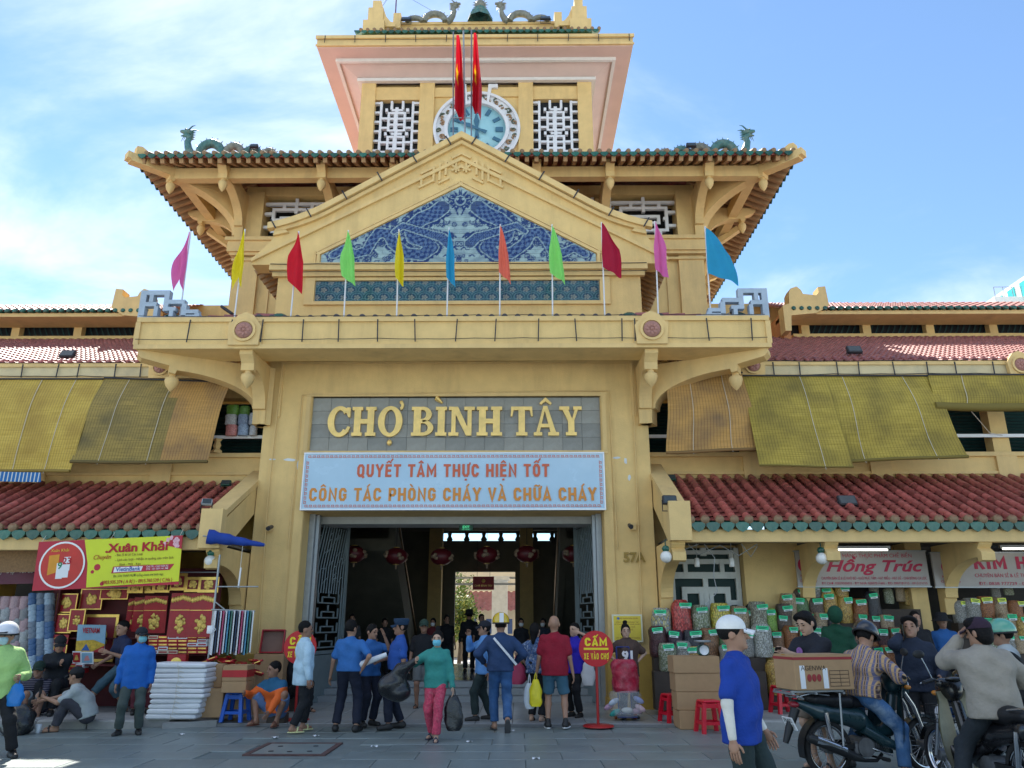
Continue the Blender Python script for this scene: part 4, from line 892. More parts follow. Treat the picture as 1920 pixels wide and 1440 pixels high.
db=MB(); db.front([(-.125,.02),(.125,.02),(.12,-.05),(.075,-.115),(0,-.155),(-.075,-.115),(-.12,-.05)],-.02,.012); db.add([(-.125,.012,.02),(.125,.012,.02),(.125,.35,.2),(-.125,.35,.2)],[(0,1,2,3)]); drip2_me=db.mesh('drip_tile',greentile)
fsq=M('pale_wing_fascia',(.60,.50,.30),.85,.08,2,.2,40,dirt=(.33,.30,.22),dscale=1.8,damt=.7)
def wing(s,label):
    w_=root('market_wing',label,'building',(s*9,16.3,0),wroot=True); side='left' if s<0 else 'right'
    q=lambda mb,name,mat,par=None: mb.build(name,mat,par or w_)
    def B(mb,a,b,*r): return mb.box(min(s*a,s*b),max(s*a,s*b),*r)
    X0,X1=4.08,17.5; dz=-.13 if s<0 else 0; AWZ0,AWZ1=3.32+dz,4.52+dz
    m=MB(); B(m,X0,X1,16.3,16.6,4.3,5.08); B(m,X0,X1,16.3,16.6,6.35,7.1); B(m,X0,X1,16.9,17.0,4.4,6.5)
    for x in(6.35,9.05,11.75): B(m,x-.18,x+.18,16.32,16.6,5.08,6.35)
    uw=q(m,'upper_wall',stucco)
    m=MB(); B(m,X0,X1,16.22,16.3,5.0,5.09); B(m,X0,X1,16.25,16.3,4.62,4.68)
    for x in(6.35,9.05,11.75): B(m,x-.22,x+.22,16.23,16.3,4.45,5.0)
    q(m,'sill_moulding',stucco2,uw)
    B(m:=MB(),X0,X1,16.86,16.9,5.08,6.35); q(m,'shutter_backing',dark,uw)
    k=MB()
    for z in np.arange(5.12,6.34,.075): k.obox((s*9,16.82,z),((1,0,0),(0,1,-.8),(0,.8,1)),(4.9,.035,.006))
    sh=q(k,'louvre_slats',shut,uw); sh['kind']='stuff'
    q(B(MB(),4.1,12.5,16.22,16.26,5.41,5.48),'white_rail',whitem,uw)
    for x in(5.2,7.7,10.4,12.8): q(MB().lathe([(.12,5.09),(.12,5.14),(.06,5.19),(.09,5.26),(.06,5.34),(.11,5.40)],4,(s*x,16.24,0),sm=False),'baluster',stucco2,uw)
    # upper fascia and roof
    m=MB(); B(m,X0,X1,15.6,15.78,6.58,6.90); B(m,X0,X1,15.78,16.3,6.6,6.72); fa=q(m,'fascia',fsq)
    m=MB(); B(m,X0,X1,15.56,15.6,6.84,6.92); B(m,X0,X1,15.57,15.6,6.58,6.63); q(m,'fascia_moulding',stucco2,fa)
    for x in(6.3,11.94): medallion(fa,s*x,15.58,6.80,.8)
    straps(fa,[s*x for x in(6.75,7.3,8.1,8.55,9.3,10.0,10.6,11.4)],15.56,6.6,6.9)
    cable(fa,[(s*x,15.55,6.93+random.uniform(-.02,.02)) for x in np.linspace(6,13,8)],.009,.01); cable(fa,[(s*x,15.54,6.62+random.uniform(-.02,.02)) for x in np.linspace(6,13,8)],.008,.01)
    tiles_fine(min(s*4.3,s*17.4),max(s*4.3,s*17.4),15.62,6.93,20.0,9.12,26,w_)
    m=MB()
    for i in range(60): m.lathe([(.001,0),(.045,0),(.05,.15)],9,fn=lambda x,y,z,i=i:(s*(4.35+i*.21)+x,15.57+z,6.955+y+.5*z))
    o=q(m,'tile_end_row',redtile); o['kind']='stuff'
    # clerestory with its own little roof
    m=MB(); B(m,8.95,X1,20.0,20.2,8.9,9.25); B(m,8.95,X1,20.0,20.2,9.62,9.9)
    for x in(9.3,11.0,12.75,14.5,16.3): B(m,x-.11,x+.11,20.0,20.2,9.25,9.62)
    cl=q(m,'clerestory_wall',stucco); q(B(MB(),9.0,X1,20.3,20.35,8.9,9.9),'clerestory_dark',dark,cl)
    k=MB()
    for x in np.arange(9.2,17.3,.16): k.bar((s*x,20.22,9.22),(s*(x+.2),20.22,9.66),.03,.03)
    o=q(k,'clerestory_bars',shut,cl); o['kind']='stuff'
    tiles_fine(min(s*8.55,s*17.4),max(s*8.55,s*17.4),19.15,9.62,22.3,11.12,12,w_,'clerestory_tile_field')
    q(B(MB(),8.5,X1,19.2,20.0,9.5,9.6),'eave_board',stucco2,cl)
    m=MB()
    for i in range(42): m.lathe([(.001,0),(.06,0),(.06,.2)],8,fn=lambda x,y,z,i=i:(s*(8.7+i*.21)+x,19.1+z,9.64+y+.3*z))
    o=q(m,'clerestory_tile_ends',greentile,cl); o['kind']='stuff'
    m=MB(); m.prism([(s*8.42,9.0),(s*8.42,9.72),(s*8.6,9.78),(s*8.62,10.1),(s*8.68,10.22),(s*8.85,10.28),(s*8.95,10.18),(s*9.0,10.06),(s*9.35,10.02),(s*9.42,10.1),(s*9.42,10.26),(s*9.62,10.28),(s*9.66,9.72),(s*9.3,9.5),(s*8.62,9.44),(s*8.58,9.0)],lambda u,v,d:(u,d,v),19.12,19.5); q(m,'gable_end_ornament',stucco2,cl)
    q(B(MB(),8.5,8.7,19.5,23,8.6,9.7),'clerestory_end_wall',M('orange_end_wall',(.5,.22,.09),.8,.1),cl)
    q(B(MB(),X0,X1,22.2,22.5,9,11.1),'ridge',stucco2,w_)
    # ---- awning
    n_col=30; sp=.262; xa=4.42
    bed=MB(); bed.prism([(AWY0+.02,AWZ0-.07),(AWY0+.02,AWZ0-.02),(AWY1,AWZ1-.03),(AWY1,AWZ1-.09)],lambda u,v,d:(d,u,v),min(s*4.3,s*12.4),max(s*4.3,s*12.4)); aw=q(bed,'awning_roof',redtile)
    nc=12; Ls=math.hypot(AWY1-AWY0,AWZ1-AWZ0); dl=Ls/nc
    pan=MB()
    for c in range(nc):
        for i in range(n_col+1):
            xc=s*(xa+(i-.5)*sp); t0=c*dl; t1=(c+1.12)*dl
            def pt(u,v,t0=t0,t1=t1,xc=xc):
                a=(u-.5); t=t0+(t1-t0)*v; hgt=.05*4*a*a+.03*(1-v)+.004; return (xc+a*sp*1.02,AWY0+t*math.cos(ang)-hgt*math.sin(ang),AWZ0+t*math.sin(ang)+hgt*math.cos(ang))
            pan.grid(pt,4,1)
    o=pan.build('pan_tile_field',redtile,aw); o['kind']='stuff'
    rest=MB(); cnt=0
    for c in range(nc):
        for i in range(n_col):
            t=c*dl; T=Matrix.Translation((s*(xa+i*sp),AWY0+t*math.cos(ang)-.045*math.sin(ang),AWZ0+t*math.sin(ang)+.045*math.cos(ang)))@Matrix.Rotation(ang,4,'X')@Matrix.Rotation(random.uniform(-.05,.05),4,'Z')@Matrix.Rotation(random.uniform(-.02,.03),4,'X')
            if i<25: inst('roof_tile',cov_me,aw,T)
            else: b0=len(rest.v); cc=covert(.066,.080,.235); cc.xf(T); rest.add(cc.v,cc.f,0,True)
    o=rest.build('far_roof_tiles',redtile,aw); o['kind']='stuff'
    for i in range(n_col):
        inst('tile_end',endc_me,aw,Matrix.Translation((s*(xa+i*sp),AWY0-.03,AWZ0+.05))); inst('drip_tile',drip2_me,aw,Matrix.Translation((s*(xa+(i+.5)*sp),AWY0-.025,AWZ0-.02))@Matrix.Rotation(random.uniform(-.03,.03),4,'Y'))
    m=MB(); B(m,4.2,X1,14.04,14.26,2.98+dz,3.2+dz); q(m,'awning_beam',stucco2)
    m=MB(); m.k=1
    m.prism([(13.98,3.0),(13.98,3.62),(14.12,3.66),(14.2,3.55),(16.3,4.72),(16.3,4.2),(14.3,2.98)],lambda u,v,d:(d,u,v+dz),min(s*4.07,s*4.34),max(s*4.07,s*4.34)); pw=q(m,'awning_end_wall',stucco)
    m=MB(); m.prism([(14.15,3.6),(14.15,3.72),(16.3,4.85),(16.3,4.73)],lambda u,v,d:(d,u,v+dz),min(s*4.04,s*4.38),max(s*4.04,s*4.38)); B(m,4.03,4.42,13.93,14.16,3.0+dz,3.70+dz); q(m,'coping',stucco2,pw)
    # arched brackets that carry the awning beam
    for x in(4.20,6.95,9.7): bracket(w_,s*x,15.72,0,-1,1.62,1.75+dz,3.05+dz,.24,pend=False,corb=.2,tip=.12,mat=stucco)
    # lower storey piers and wall
    m=MB()
    B(m,4.12,6.0,16.2,16.35,0.1,4.3)
    for x,wd in((6.35,.55),(9.2,.16),(11.9,.16)): B(m,x-wd,x+wd,15.72,16.3,.1,3.2)
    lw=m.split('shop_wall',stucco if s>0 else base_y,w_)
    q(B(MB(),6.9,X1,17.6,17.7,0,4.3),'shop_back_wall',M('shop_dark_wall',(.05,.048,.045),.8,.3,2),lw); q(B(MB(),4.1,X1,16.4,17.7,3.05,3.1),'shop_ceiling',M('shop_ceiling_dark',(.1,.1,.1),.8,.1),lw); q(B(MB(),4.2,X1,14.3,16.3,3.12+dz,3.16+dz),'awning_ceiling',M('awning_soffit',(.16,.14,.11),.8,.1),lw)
    return w_,uw,lw
wl,uwl,lwl=wing(-1,'left market wing with red tiled roof and calendar stalls under its awning'); wr,uwr,lwr=wing(1,'right market wing with red tiled roof and dried food stalls under its awning')
# lattice window beside the right pier
k=MB(); x0,x1,z0,z1,yy=4.36,5.78,1.45,3.05,15.95
def lb(a,b,c,d): k.k+=1; k.box(x0+a*1.42,x0+b*1.42,yy-.0006*k.k,yy+.08,z0+c*1.6,z0+d*1.6)
for a,b,c,d in((0,.07,0,1),(.93,1,0,1),(0,1,0,.06),(0,1,.62,.70),(0,1,.80,.86),(0,1,.92,.97),(.465,.535,.0,.62),(.16,.84,.14,.22),(.16,.84,.44,.52),(.16,.23,.14,.52),(.77,.84,.14,.52),(.40,.46,.2,.46),(.54,.60,.2,.46),(.05,.18,.30,.36),(.82,.95,.30,.36),(.2,.26,.68,.82),(.72,.78,.68,.82),(.1,.16,.84,.94),(.86,.92,.84,.94),(.46,.54,.9,1)): lb(a,b,c,d)
k.build('lattice_window',lat_l,lwr); MB().box(x0,x1,yy+.085,yy+.095,z0,z1).build('window_dark_glass',M('dark_green_glass',(.010,.035,.032),.45,.1,spec=.2),lwr)
# ------------------------------------------------------------------ bamboo blinds
def bamboo(name,c1,c2,c3):
    m=bpy.data.materials.new(name); m.use_nodes=True; nt=m.node_tree; b=nt.nodes['Principled BSDF']; N=nt.nodes.new; L=nt.links.new; b.inputs['Roughness'].default_value=.75
    uv=N('ShaderNodeUVMap'); uv.uv_map='uv'; mp=N('ShaderNodeMapping'); mp.inputs['Scale'].default_value=(1.2,26,1); L(uv.outputs[0],mp.inputs[0])
    n=N('ShaderNodeTexNoise'); n.inputs['Scale'].default_value=1.6; n.inputs['Detail'].default_value=6; L(mp.outputs[0],n.inputs['Vector'])
    n2=N('ShaderNodeTexNoise'); n2.inputs['Scale'].default_value=1.5; n2.inputs['Detail'].default_value=5; L(uv.outputs[0],n2.inputs['Vector'])
    r=N('ShaderNodeValToRGB'); r.color_ramp.elements[0].position=.32; r.color_ramp.elements[0].color=(*c1,1); r.color_ramp.elements[1].position=.68; r.color_ramp.elements[1].color=(*c2,1); L(n.outputs[0],r.inputs[0])
    mr=N('ShaderNodeMapRange'); mr.inputs['From Min'].default_value=.42; mr.inputs['From Max'].default_value=.72; L(n2.outputs[0],mr.inputs['Value'])
    mx=N('ShaderNodeMix'); mx.data_type='RGBA'; L(mr.outputs[0],mx.inputs[0]); L(r.outputs[0],mx.inputs[6]); mx.inputs[7].default_value=(*c3,1)
    w1=N('ShaderNodeTexWave'); w1.wave_type='BANDS'; w1.bands_direction='X'; w1.inputs['Scale'].default_value=5.5; w1.inputs['Distortion'].default_value=.6; w1.inputs['Detail'].default_value=1; L(uv.outputs[0],w1.inputs['Vector'])
    s1=N('ShaderNodeMapRange'); s1.inputs['From Min'].default_value=.0; s1.inputs['From Max'].default_value=.10; s1.inputs['To Min'].default_value=.45; s1.inputs['To Max'].default_value=1; L(w1.outputs[0],s1.inputs['Value'])
    m2=N('ShaderNodeMix'); m2.data_type='RGBA'; m2.blend_type='MULTIPLY'; m2.inputs[0].default_value=1; L(mx.outputs[2],m2.inputs[6]); L(s1.outputs[0],m2.inputs[7]); L(m2.outputs[2],b.inputs['Base Color'])
    w2=N('ShaderNodeTexWave'); w2.bands_direction='Y'; w2.inputs['Scale'].default_value=12; w2.inputs['Distortion'].default_value=1.0; L(uv.outputs[0],w2.inputs['Vector'])
    bp=N('ShaderNodeBump'); bp.inputs['Strength'].default_value=.5; bp.inputs['Distance'].default_value=.01; L(w2.outputs[0],bp.inputs['Height']); L(bp.outputs[0],b.inputs['Normal'])
    return m
bam=[bamboo('bamboo_golden',(.46,.31,.045),(.60,.43,.09),(.36,.23,.04)),bamboo('bamboo_mossy',(.24,.175,.042),(.40,.285,.075),(.14,.11,.042)),bamboo('bamboo_orange_brown',(.46,.25,.065),(.58,.33,.10),(.26,.155,.07)),bamboo('bamboo_olive',(.33,.245,.028),(.50,.37,.065),(.20,.15,.026))]
cordm=M('pale_cord',(.62,.58,.48),.8,.1)
def blind(label,tl,tr,bl,br,mat,Yt=15.5,Yb=15.35,rough=.03,cords=(.3,.7),roll=.035,kick=.0,bulge=.10,two=None):
    A,B_,C_,D=at(tl[0],tl[1],Yt),at(tr[0],tr[1],Yt),at(bl[0],bl[1],Yb),at(br[0],br[1],Yb)
    o=root('bamboo_blind',label,'blind',tuple((C_+D)/2),group='bamboo blinds of the upper storey',wroot=True)
    ph=random.uniform(0,6)
    def f(u,v,off=0):
        p=A.lerp(B_,u).lerp(C_.lerp(D,u),v); y=p.y-bulge*math.sin(PI*min(1,v*1.05))-.018*math.sin(u*5+ph)*v-kick*max(0,v-.78)*2+rough*.5*math.sin(v*9+u*3+ph)*v
        return (p.x+.012*math.sin(v*8+ph),y+off,p.z+.008*math.sin(u*6+ph)*v)
    nu,nv=14,18; mb=MB(); mb.grid(lambda u,v:f(u,v),nu,nv); mb.grid(lambda u,v:f(1-u,v,.014),nu,nv)
    me=mb.mesh('slat_sheet',[mat]+([two] if two else [])); uv=me.uv_layers.new(name='uv'); Wd=(B_-A).length; Hh=(C_-A).length; off=random.uniform(0,20)
    n1=(nu+1)*(nv+1)
    for lp in me.loops:
        k=lp.vertex_index%n1; uv.data[lp.index].uv=((k%(nu+1))/nu*Wd+off,(k//(nu+1))/nv*Hh+off)
    if two:
        for p in me.polygons:
            if p.center.x>A.lerp(B_,.58).x: p.material_index=1
    mesh_obj('slat_sheet',me,o)
    MB().tube([Vector(f(u,1))+Vector((0,.0,0)) for u in np.linspace(0,1,10)],roll,8).build('bottom_roll',mat,o); MB().tube([A+Vector((0,-.02,.015)),B_+Vector((0,-.02,.015))],.018,6).build('top_rail',blacksteel,o)
    for u in cords: MB().tube([Vector(f(u,v,-.012)) for v in np.linspace(0,1.03,12)],.006,5).build('cord',cordm,o)
    return o
blind('golden bamboo blind at the far left edge',(-60,712),(194,712),(-110,880),(132,884),bam[0],cords=(.55,.80))
blind('mossy bamboo blind turning orange beside the left canopy bracket',(196,710),(432,718),(134,866),(390,866),bam[1],cords=(.20,.55),two=bam[2])
blind('orange and grey bamboo blind beside the right canopy bracket',(1250,700),(1392,700),(1250,848),(1422,842),bam[2],cords=(.3,.72),Yt=15.45,Yb=15.3)
blind('olive bamboo blind with frayed lower edge',(1388,706),(1545,706),(1422,874),(1598,876),bam[3],Yb=15.15,kick=.1,cords=(.7,),roll=.02)
blind('olive bamboo blind overlapping its neighbour left of the rolled one',(1546,706),(1740,706),(1580,866),(1812,856),bam[3],cords=(.17,.75),kick=.1,Yt=15.52,Yb=15.3)
blind('olive bamboo blind rolled halfway up at the far right',(1740,704),(1960,704),(1752,762),(1975,764),bam[3],cords=(.28,.83),roll=.09,bulge=.04,Yt=15.48,Yb=15.4)
cable(uwr,[at(1815,764,15.4),at(1856,812,16.15),at(1880,816,16.2)],.008,0,cordm,'tied_cord')
# ------------------------------------------------------------------ dragons and crown finial
dsc=M('dragon_glaze_green',(.06,.16,.15),.35,.35,14,.3,25,dirt=(.28,.24,.14),dscale=5,damt=.8); dsc2=M('dragon_glaze_grey',(.20,.20,.16),.5,.3,12,.3,25,dirt=(.07,.08,.09),dscale=5,damt=.8)
def dragon(label,p0,d,sc,mat,humps,head_up=.75,facing=1):
    "p0 = neck foot; d = direction (unit) from the head along the ridge; facing +1: the head looks away from the body"
    o=root('dragon_sculpture',label,'dragon sculpture',p0,group='roof dragons'); d=Vector(d).normalized(); U=Vector((0,0,1))
    Q=lambda s,z,y=0: d*(s*sc)+U*(z*sc)+d.cross(U)*(y*sc)
    b=MB(); g=-facing
    b.tube([Q(.32,-.1),Q(.18,.02),Q(.06,.25),Q(.0,.5),Q(.06*g*-1,.68),Q(.0+g*.10,.80)],[.15*sc,.15*sc,.13*sc,.11*sc,.10*sc,.09*sc],9); b.build('neck',mat,o)
    hd=MB(); c=.84
    hd.tube([Q(-g*.12,c+.02),Q(g*.02,c+.05),Q(g*.14,c+.05),Q(g*.28,c+.09)],[.07*sc,.12*sc,.09*sc,.05*sc],8); hd.tube([Q(g*.02,c-.03),Q(g*.14,c-.08),Q(g*.25,c-.10)],[.07*sc,.05*sc,.02*sc],7)
    for y in(-.07,.07): hd.tube([Q(-g*.02,c+.12,y),Q(-g*.14,c+.22,y*1.6),Q(-g*.26,c+.22,y*2.2)],[.03*sc,.024*sc,.006*sc],5); hd.ell(Q(g*.1,c+.13,y),(.03*sc,)*3,6,5)
    for k in range(6): z=c+.1-.07*k; hd.tube([Q(-g*.08,z),Q(-g*.24,z+.03)],[.045*sc,.004],5)
    for k in range(3): hd.tube([Q(g*(.05+.05*k),c-.1),Q(g*(.08+.07*k),c-.26-.03*k)],[.02*sc,.004],4)
    hd.build('head',mat,o)
    s=.42
    for i,(wd,ht,r) in enumerate(humps):
        hb=MB(); pts=[Q(s+wd*(.5-.5*math.cos(t)),ht*math.sin(t)-.08) for t in np.linspace(0,PI,13)]; hb.tube(pts,[r*sc*(.85+.25*math.sin(t)) for t in np.linspace(0,PI,13)],10)
        for t in np.linspace(.25,PI-.25,9):
            a=Q(s+wd*(.5-.5*math.cos(t)),ht*math.sin(t)-.08); n=(Q(s+wd*(.5-.5*math.cos(t)),(ht+.0)*math.sin(t)-.08)-Q(s+wd*.5,-.08)).normalized(); hb.tube([a+n*r*sc*.8,a+n*(r*1.75)*sc],[.035*sc,.004],4)
        hb.build('coil',mat if i%2==0 else dsc2,o); s+=wd+.10
    return o
for s,lb_ in((-1,'green dragon sculpture on the left corner of the lower roof'),(1,'green dragon sculpture on the right corner of the lower roof')):
    pd=at(348 if s<0 else 1404,291,17.3); dragon(lb_,(pd.x,pd.y,pd.z+.02),(-s,.06,.03),.76,dsc,[(.80,.52,.15),(.58,.42,.13),(.5,.34,.11),(.42,.26,.09)])
for s,lb_ in((-1,'grey dragon facing the pearl from the left on the tower ridge'),(1,'grey dragon facing the pearl from the right on the tower ridge')):
    dragon(lb_,(s*.78,UY+.45,20.74),(s,0,0),.72,dsc2,[(.95,.42,.15),(.7,.2,.12)],facing=1)
fi=root('pearl_finial','flaming pearl finial with lightning rod at the centre of the tower ridge','finial',(.08,UY+.5,20.74))
m=MB(); m.lathe([(.42,0),(.42,.1),(.3,.14),(.34,.28),(.2,.34),(.22,.46),(.12,.5)],8,sm=False); m.build('stepped_base',dsc,fi)
m=MB(); m.ell((0,0,.66),(.17,.17,.17),14,10)
for k in range(14): a=2*PI*k/14; m.tube([(.15*math.cos(a),0,.66+.15*math.sin(a)),(.27*math.cos(a),0,.66+.27*math.sin(a))],[.035,.004],5)
m.build('flaming_pearl',dsc2,fi); MB().tube([(0,0,.8),(0,0,2.6)],.012,6).build('lightning_rod',M('blue_grey_rod',(.12,.13,.2),.5,.1),fi)
rp=root('lightning_mast','thin steel mast with guy wires on the tower roof','mast',(-2.9,21.6,19.75)); MB().tube([(0,0,0),(0,0,4)],.025,6).build('pole',M('violet_grey_steel',(.12,.08,.14),.5,.1),rp)
for a,b in(((0,0,3),(2.6,-.3,.95)),((0,0,3.2),(-1.6,-.5,-.4)),((0,0,3.2),(-2.0,-.4,-.6))): MB().tube([a,b],.006,4).build('guy_wire',wirem,rp)
def flood(label,loc,rz=0,tilt=-.5,sz=.16,mat=None):
    o=root('floodlight',label,'floodlight',loc,rz,group='floodlights'); b=MB().box(-sz,sz,-.04,.04,-sz*.65,sz*.65,bev=.012); b.xf(Matrix.Translation((0,0,.2))@Matrix.Rotation(tilt,4,'X')); b.build('housing',mat or blacksteel,o)
    g=MB().box(-sz*.85,sz*.85,-.046,-.041,-sz*.5,sz*.5); g.xf(Matrix.Translation((0,0,.2))@Matrix.Rotation(tilt,4,'X')); g.build('glass',M('lamp_glass_dark',(.05,.06,.06),.15,.1,spec=.6),o)
    MB().tube([(-sz*1.05,0,.2),(-sz*1.05,0,0),(sz*1.05,0,0),(sz*1.05,0,.2)],.012,5).build('stirrup',blacksteel,o); return o
flood('floodlight left of the tower ridge dragon',(-2.35,UY+.3,20.15+.3)); flood('floodlight right of the tower ridge dragon',(2.25,UY+.3,20.15+.3))
flood('black floodlight box on the left lower roof eave',tuple(at(475,287,17.2)),sz=.1); flood('black floodlight box on the right lower roof eave',tuple(at(1297,285,17.2)),sz=.12)
flood('small floodlight on the left wing roof',tuple(at(125,676,16.1)-Vector((0,0,.05)))); flood('small floodlight on the right wing roof',tuple(at(1603,668,16.2)-Vector((0,0,.05))))
flood('grey floodlight on the left awning end wall',tuple(at(386,960,14.06)-Vector((0,0,.02))),.3,-.3,.09,M('light_grey_metal',(.35,.38,.42),.4,.1)); flood('large black floodlight on the right awning end wall',tuple(at(1256,952,14.06)-Vector((0,0,.06))),.1,-.15,.13)
flood('floodlight in the middle of the right awning',tuple(at(1590,954,14.65)-Vector((0,0,.05))),sz=.17); flood('dark spotlight near the top of the left awning',tuple(at(423,915,15.9)-Vector((0,0,.1))),sz=.1,mat=greentile); flood('dark spotlight near the top of the right awning',tuple(at(1258,905,15.9)-Vector((0,0,.1))),sz=.1,mat=greentile)
# street lamp arms by the canopy ends
for px,lab in((430,'left'),(1378,'right')):
    p=at(px,548,15.2); o=root('arm_lamp',f'small arm lamp at the {lab} end of the canopy','lamp',(p.x,15.2,7.42)); s=-1 if lab=='left' else 1
    MB().tube([(-s*.45,.1,0),(-s*.3,.05,.4),(0,0,.55)],.012,5).build('arm',steel,o); m=MB().box(-.16,.16,-.06,.06,-.03,.03,bev=.012); m.xf(Matrix.Translation((0,0,.56))@Matrix.Rotation(s*-.6,4,'Y')); m.build('lamp_head',blacksteel,o)
# ------------------------------------------------------------------ flags
def flag(label,tip,base,ybot,xr,col,Y=14.62,lean=0,xl=0,name='hand_flag'):
    A=at(base[0],base[1],Y); Tp=at(tip[0],tip[1],Y); o=root(name,label,'flag',tuple(A+Vector((0,0,-.12))),group='coloured flags along the canopy',wroot=True)
    MB().tube([A+Vector((0,0,-.14)),Tp+Vector((0,0,.04))],.016,7).build('pole',M('white_pole',(.7,.7,.72),.4,.05),o)
    zb=at(tip[0],ybot,Y).z; k=(Tp.z-zb); wd=(xr-tip[0]+4)/1442*Y*1.1; wl=(xl+2)/1442*Y*1.1; ph=random.uniform(0,6); ax=(A-Tp)/(A-Tp).length
    def f(u,v):
        t=min(1,v/.5)**.75*(.75+.25*v); x=-wl*t*math.sin(PI*min(1,v*.8))*(1-u)+u*wd*t*(1+.06*math.sin(v*7+ph)); dz=v*k*(.80+.20*(u if wd>.12 else abs(u-.5)*2))
        pc=Tp+ax*min(dz,(A-Tp).length); return (pc.x+x,pc.y-.03-.05*(1+math.sin(u*9+ph))*min(1,v*2.2)*(.2+u)-.02*(1+math.sin(v*11+u*4+ph)),Tp.z-dz)
    MB().grid(f,22,26).build('cloth',thin(M('flag_'+col[0],col[1],.7,.04,8,.05,40)),o)
FP=('pink',(.78,.17,.46));FYl=('yellow',(.85,.72,.02));FR=('red',(.70,.01,.03));FG=('green',(.30,.85,.20));FB=('blue',(.03,.38,.66));FC=('coral',(.90,.20,.13));FK=('crimson',(.45,.01,.05))
for a in(('pink flag at the left end of the canopy',(357,437),(338,588),548,356,FP,0,24),('first yellow flag beside the pink one at the left',(459,433),(440,592),545,465,FYl,0,12),('bright red flag third from the left',(560,437),(545,594),553,574,FR,0,14),('lime green flag left of the mural',(653,435),(645,594),541,668,FG,0,10),('yellow flag in front of the mural',(748,433),(744,594),544,758,FYl,0,4),('blue flag at the centre of the canopy',(842,430),(838,594),545,853,FB,0,2),('coral flag right of centre',(938,424),(937,594),536,953,FC,0,1),('lime green flag right of the coral one',(1035,424),(1036,594),537,1053,FG,0,5),('crimson flag sweeping to the right',(1128,420),(1134,592),525,1158,FK,0,0),('pink flag near the right end of the canopy',(1228,418),(1234,590),529,1243,FP,0,3),('wide blue flag at the right end of the canopy',(1322,428),(1332,584),538,1370,FB,0,0)):
    flag(a[0],a[1],a[2],a[3],a[4],a[5],xl=a[7])
def natflag(label,px,ytop,ybot,pxr,ph,base):
    Y=15.9; A=at(px,base,Y); T_=at(px,ytop-6,Y); o=root('national_flag',label,'flag',tuple(A),group='national flags on the gable',wroot=True)
    MB().tube([A+Vector((0,0,-.2)),T_],.018,7).build('pole',M('dull_steel_pole',(.2,.2,.22),.4,.1,metal=.5),o)
    Z1=at(px,ytop,Y).z; H=Z1-at(px,ybot,Y).z; Wd=(pxr-px)/1442*Y*1.15
    nu,nv=40,60; mb=MB()
    def f(u,v): 
        t=.25+.75*min(1,v*1.6)**.7; return (A.x+u*Wd*t*(1+.05*math.sin(v*8+ph)),Y-.03-.11*math.sin(u*7.5+ph)*min(1,v*2),Z1-v*H*(.86+.14*u) -.02)
    mb.grid(f,nu,nv); me=mb.mesh('cloth',thin(vcol_mat('flag_silk',.5))); c=np.zeros((len(me.vertices),4),np.float32); c[:]=(.55,.008,.02,1)
    for j in range(nv+1):
        for i in range(nu+1):
            u,v=i/nu,j/nv; X_,Y_=(u-.12-.22*math.sin(ph))*1.6*.9,(v-.52)*1.4; a=math.atan2(Y_,X_); r=math.hypot(X_,Y_); k=abs(((a*5/(2*PI)+.25)%1)-.5)*2
            if r<.07+.13*k: c[j*(nu+1)+i]=(.85,.55,.02,1)
    at_=me.color_attributes.new('col','FLOAT_COLOR','POINT'); at_.data.foreach_set('color',c.ravel()); mesh_obj('cloth',me,o)
natflag('left red national flag with yellow star hanging above the gable',850,66,232,868,.6,296); natflag('right red national flag with yellow star hanging above the gable',884,62,224,901,2.4,300)
fp=root('gable_flagpole','tall bare steel flagpole between the two national flags','flagpole',tuple(at(872,252,15.9)),wroot=True); MB().tube([at(872,262,15.9),at(869,58,15.9)],.022,8).build('pole',steel,fp); MB().tube([at(850,221,15.88),at(884,221,15.88)],.014,5).build('cross_bar',steel,fp)
# ------------------------------------------------------------------ far tower block
fb_=root('distant_tower_block','distant white tower block with turquoise window strips at the right','building',(82,110,0),.0,wroot=True)
wht=M('white_render',(.72,.72,.68),.8,.04,.2); tq=M('turquoise_glass',(.05,.42,.42),.2,.15,.5,spec=.6)
a=at(1862,545,110); zt=a.z; P(MB().box(a.x,a.x+30,110,130,0,zt-1).box(a.x+5,a.x+34,108,128,0,zt+2.3),'wall',wht,fb_)
for i in range(9): P(MB().box(a.x+.7+i*3.4 if i<2 else a.x+5.9+(i-2)*3.4,a.x+2.2+i*3.4 if i<2 else a.x+7.6+(i-2)*3.4,109.8 if i<2 else 107.8,109.97 if i<2 else 107.97,4,zt-2.2 if i<2 else zt+1),'window_strip',tq,fb_)
for i in range(6): P(MB().box(a.x+4.85,a.x+4.98,109.2+i*3.1,110.9+i*3.1,4,zt+1.6),'window_strip',tq,fb_); P(MB().box(a.x-.15,a.x-.02,111.2+i*3.1,112.8+i*3.1,4,zt-1.8),'window_strip',tq,fb_)
for j in range(8):
    for i in range(6): P(MB().box(a.x+8.3+i*3.4,a.x+9.0+i*3.4,107.85,107.97,zt-1-j*3.2,zt+.6-j*3.2),'window',M('grey_window',(.2,.22,.24),.3,.1),fb_)
m=MB()
for k in range(4): m.tube([(a.x+.3+1.4*k,110.2,zt-1),(a.x+.3+1.4*k,110.2,zt+.7)],.06,4)
m.tube([(a.x+.3,110.2,zt+.7),(a.x+4.6,110.2,zt+.7)],.06,4); P(m,'roof_railing',steel,fb_)
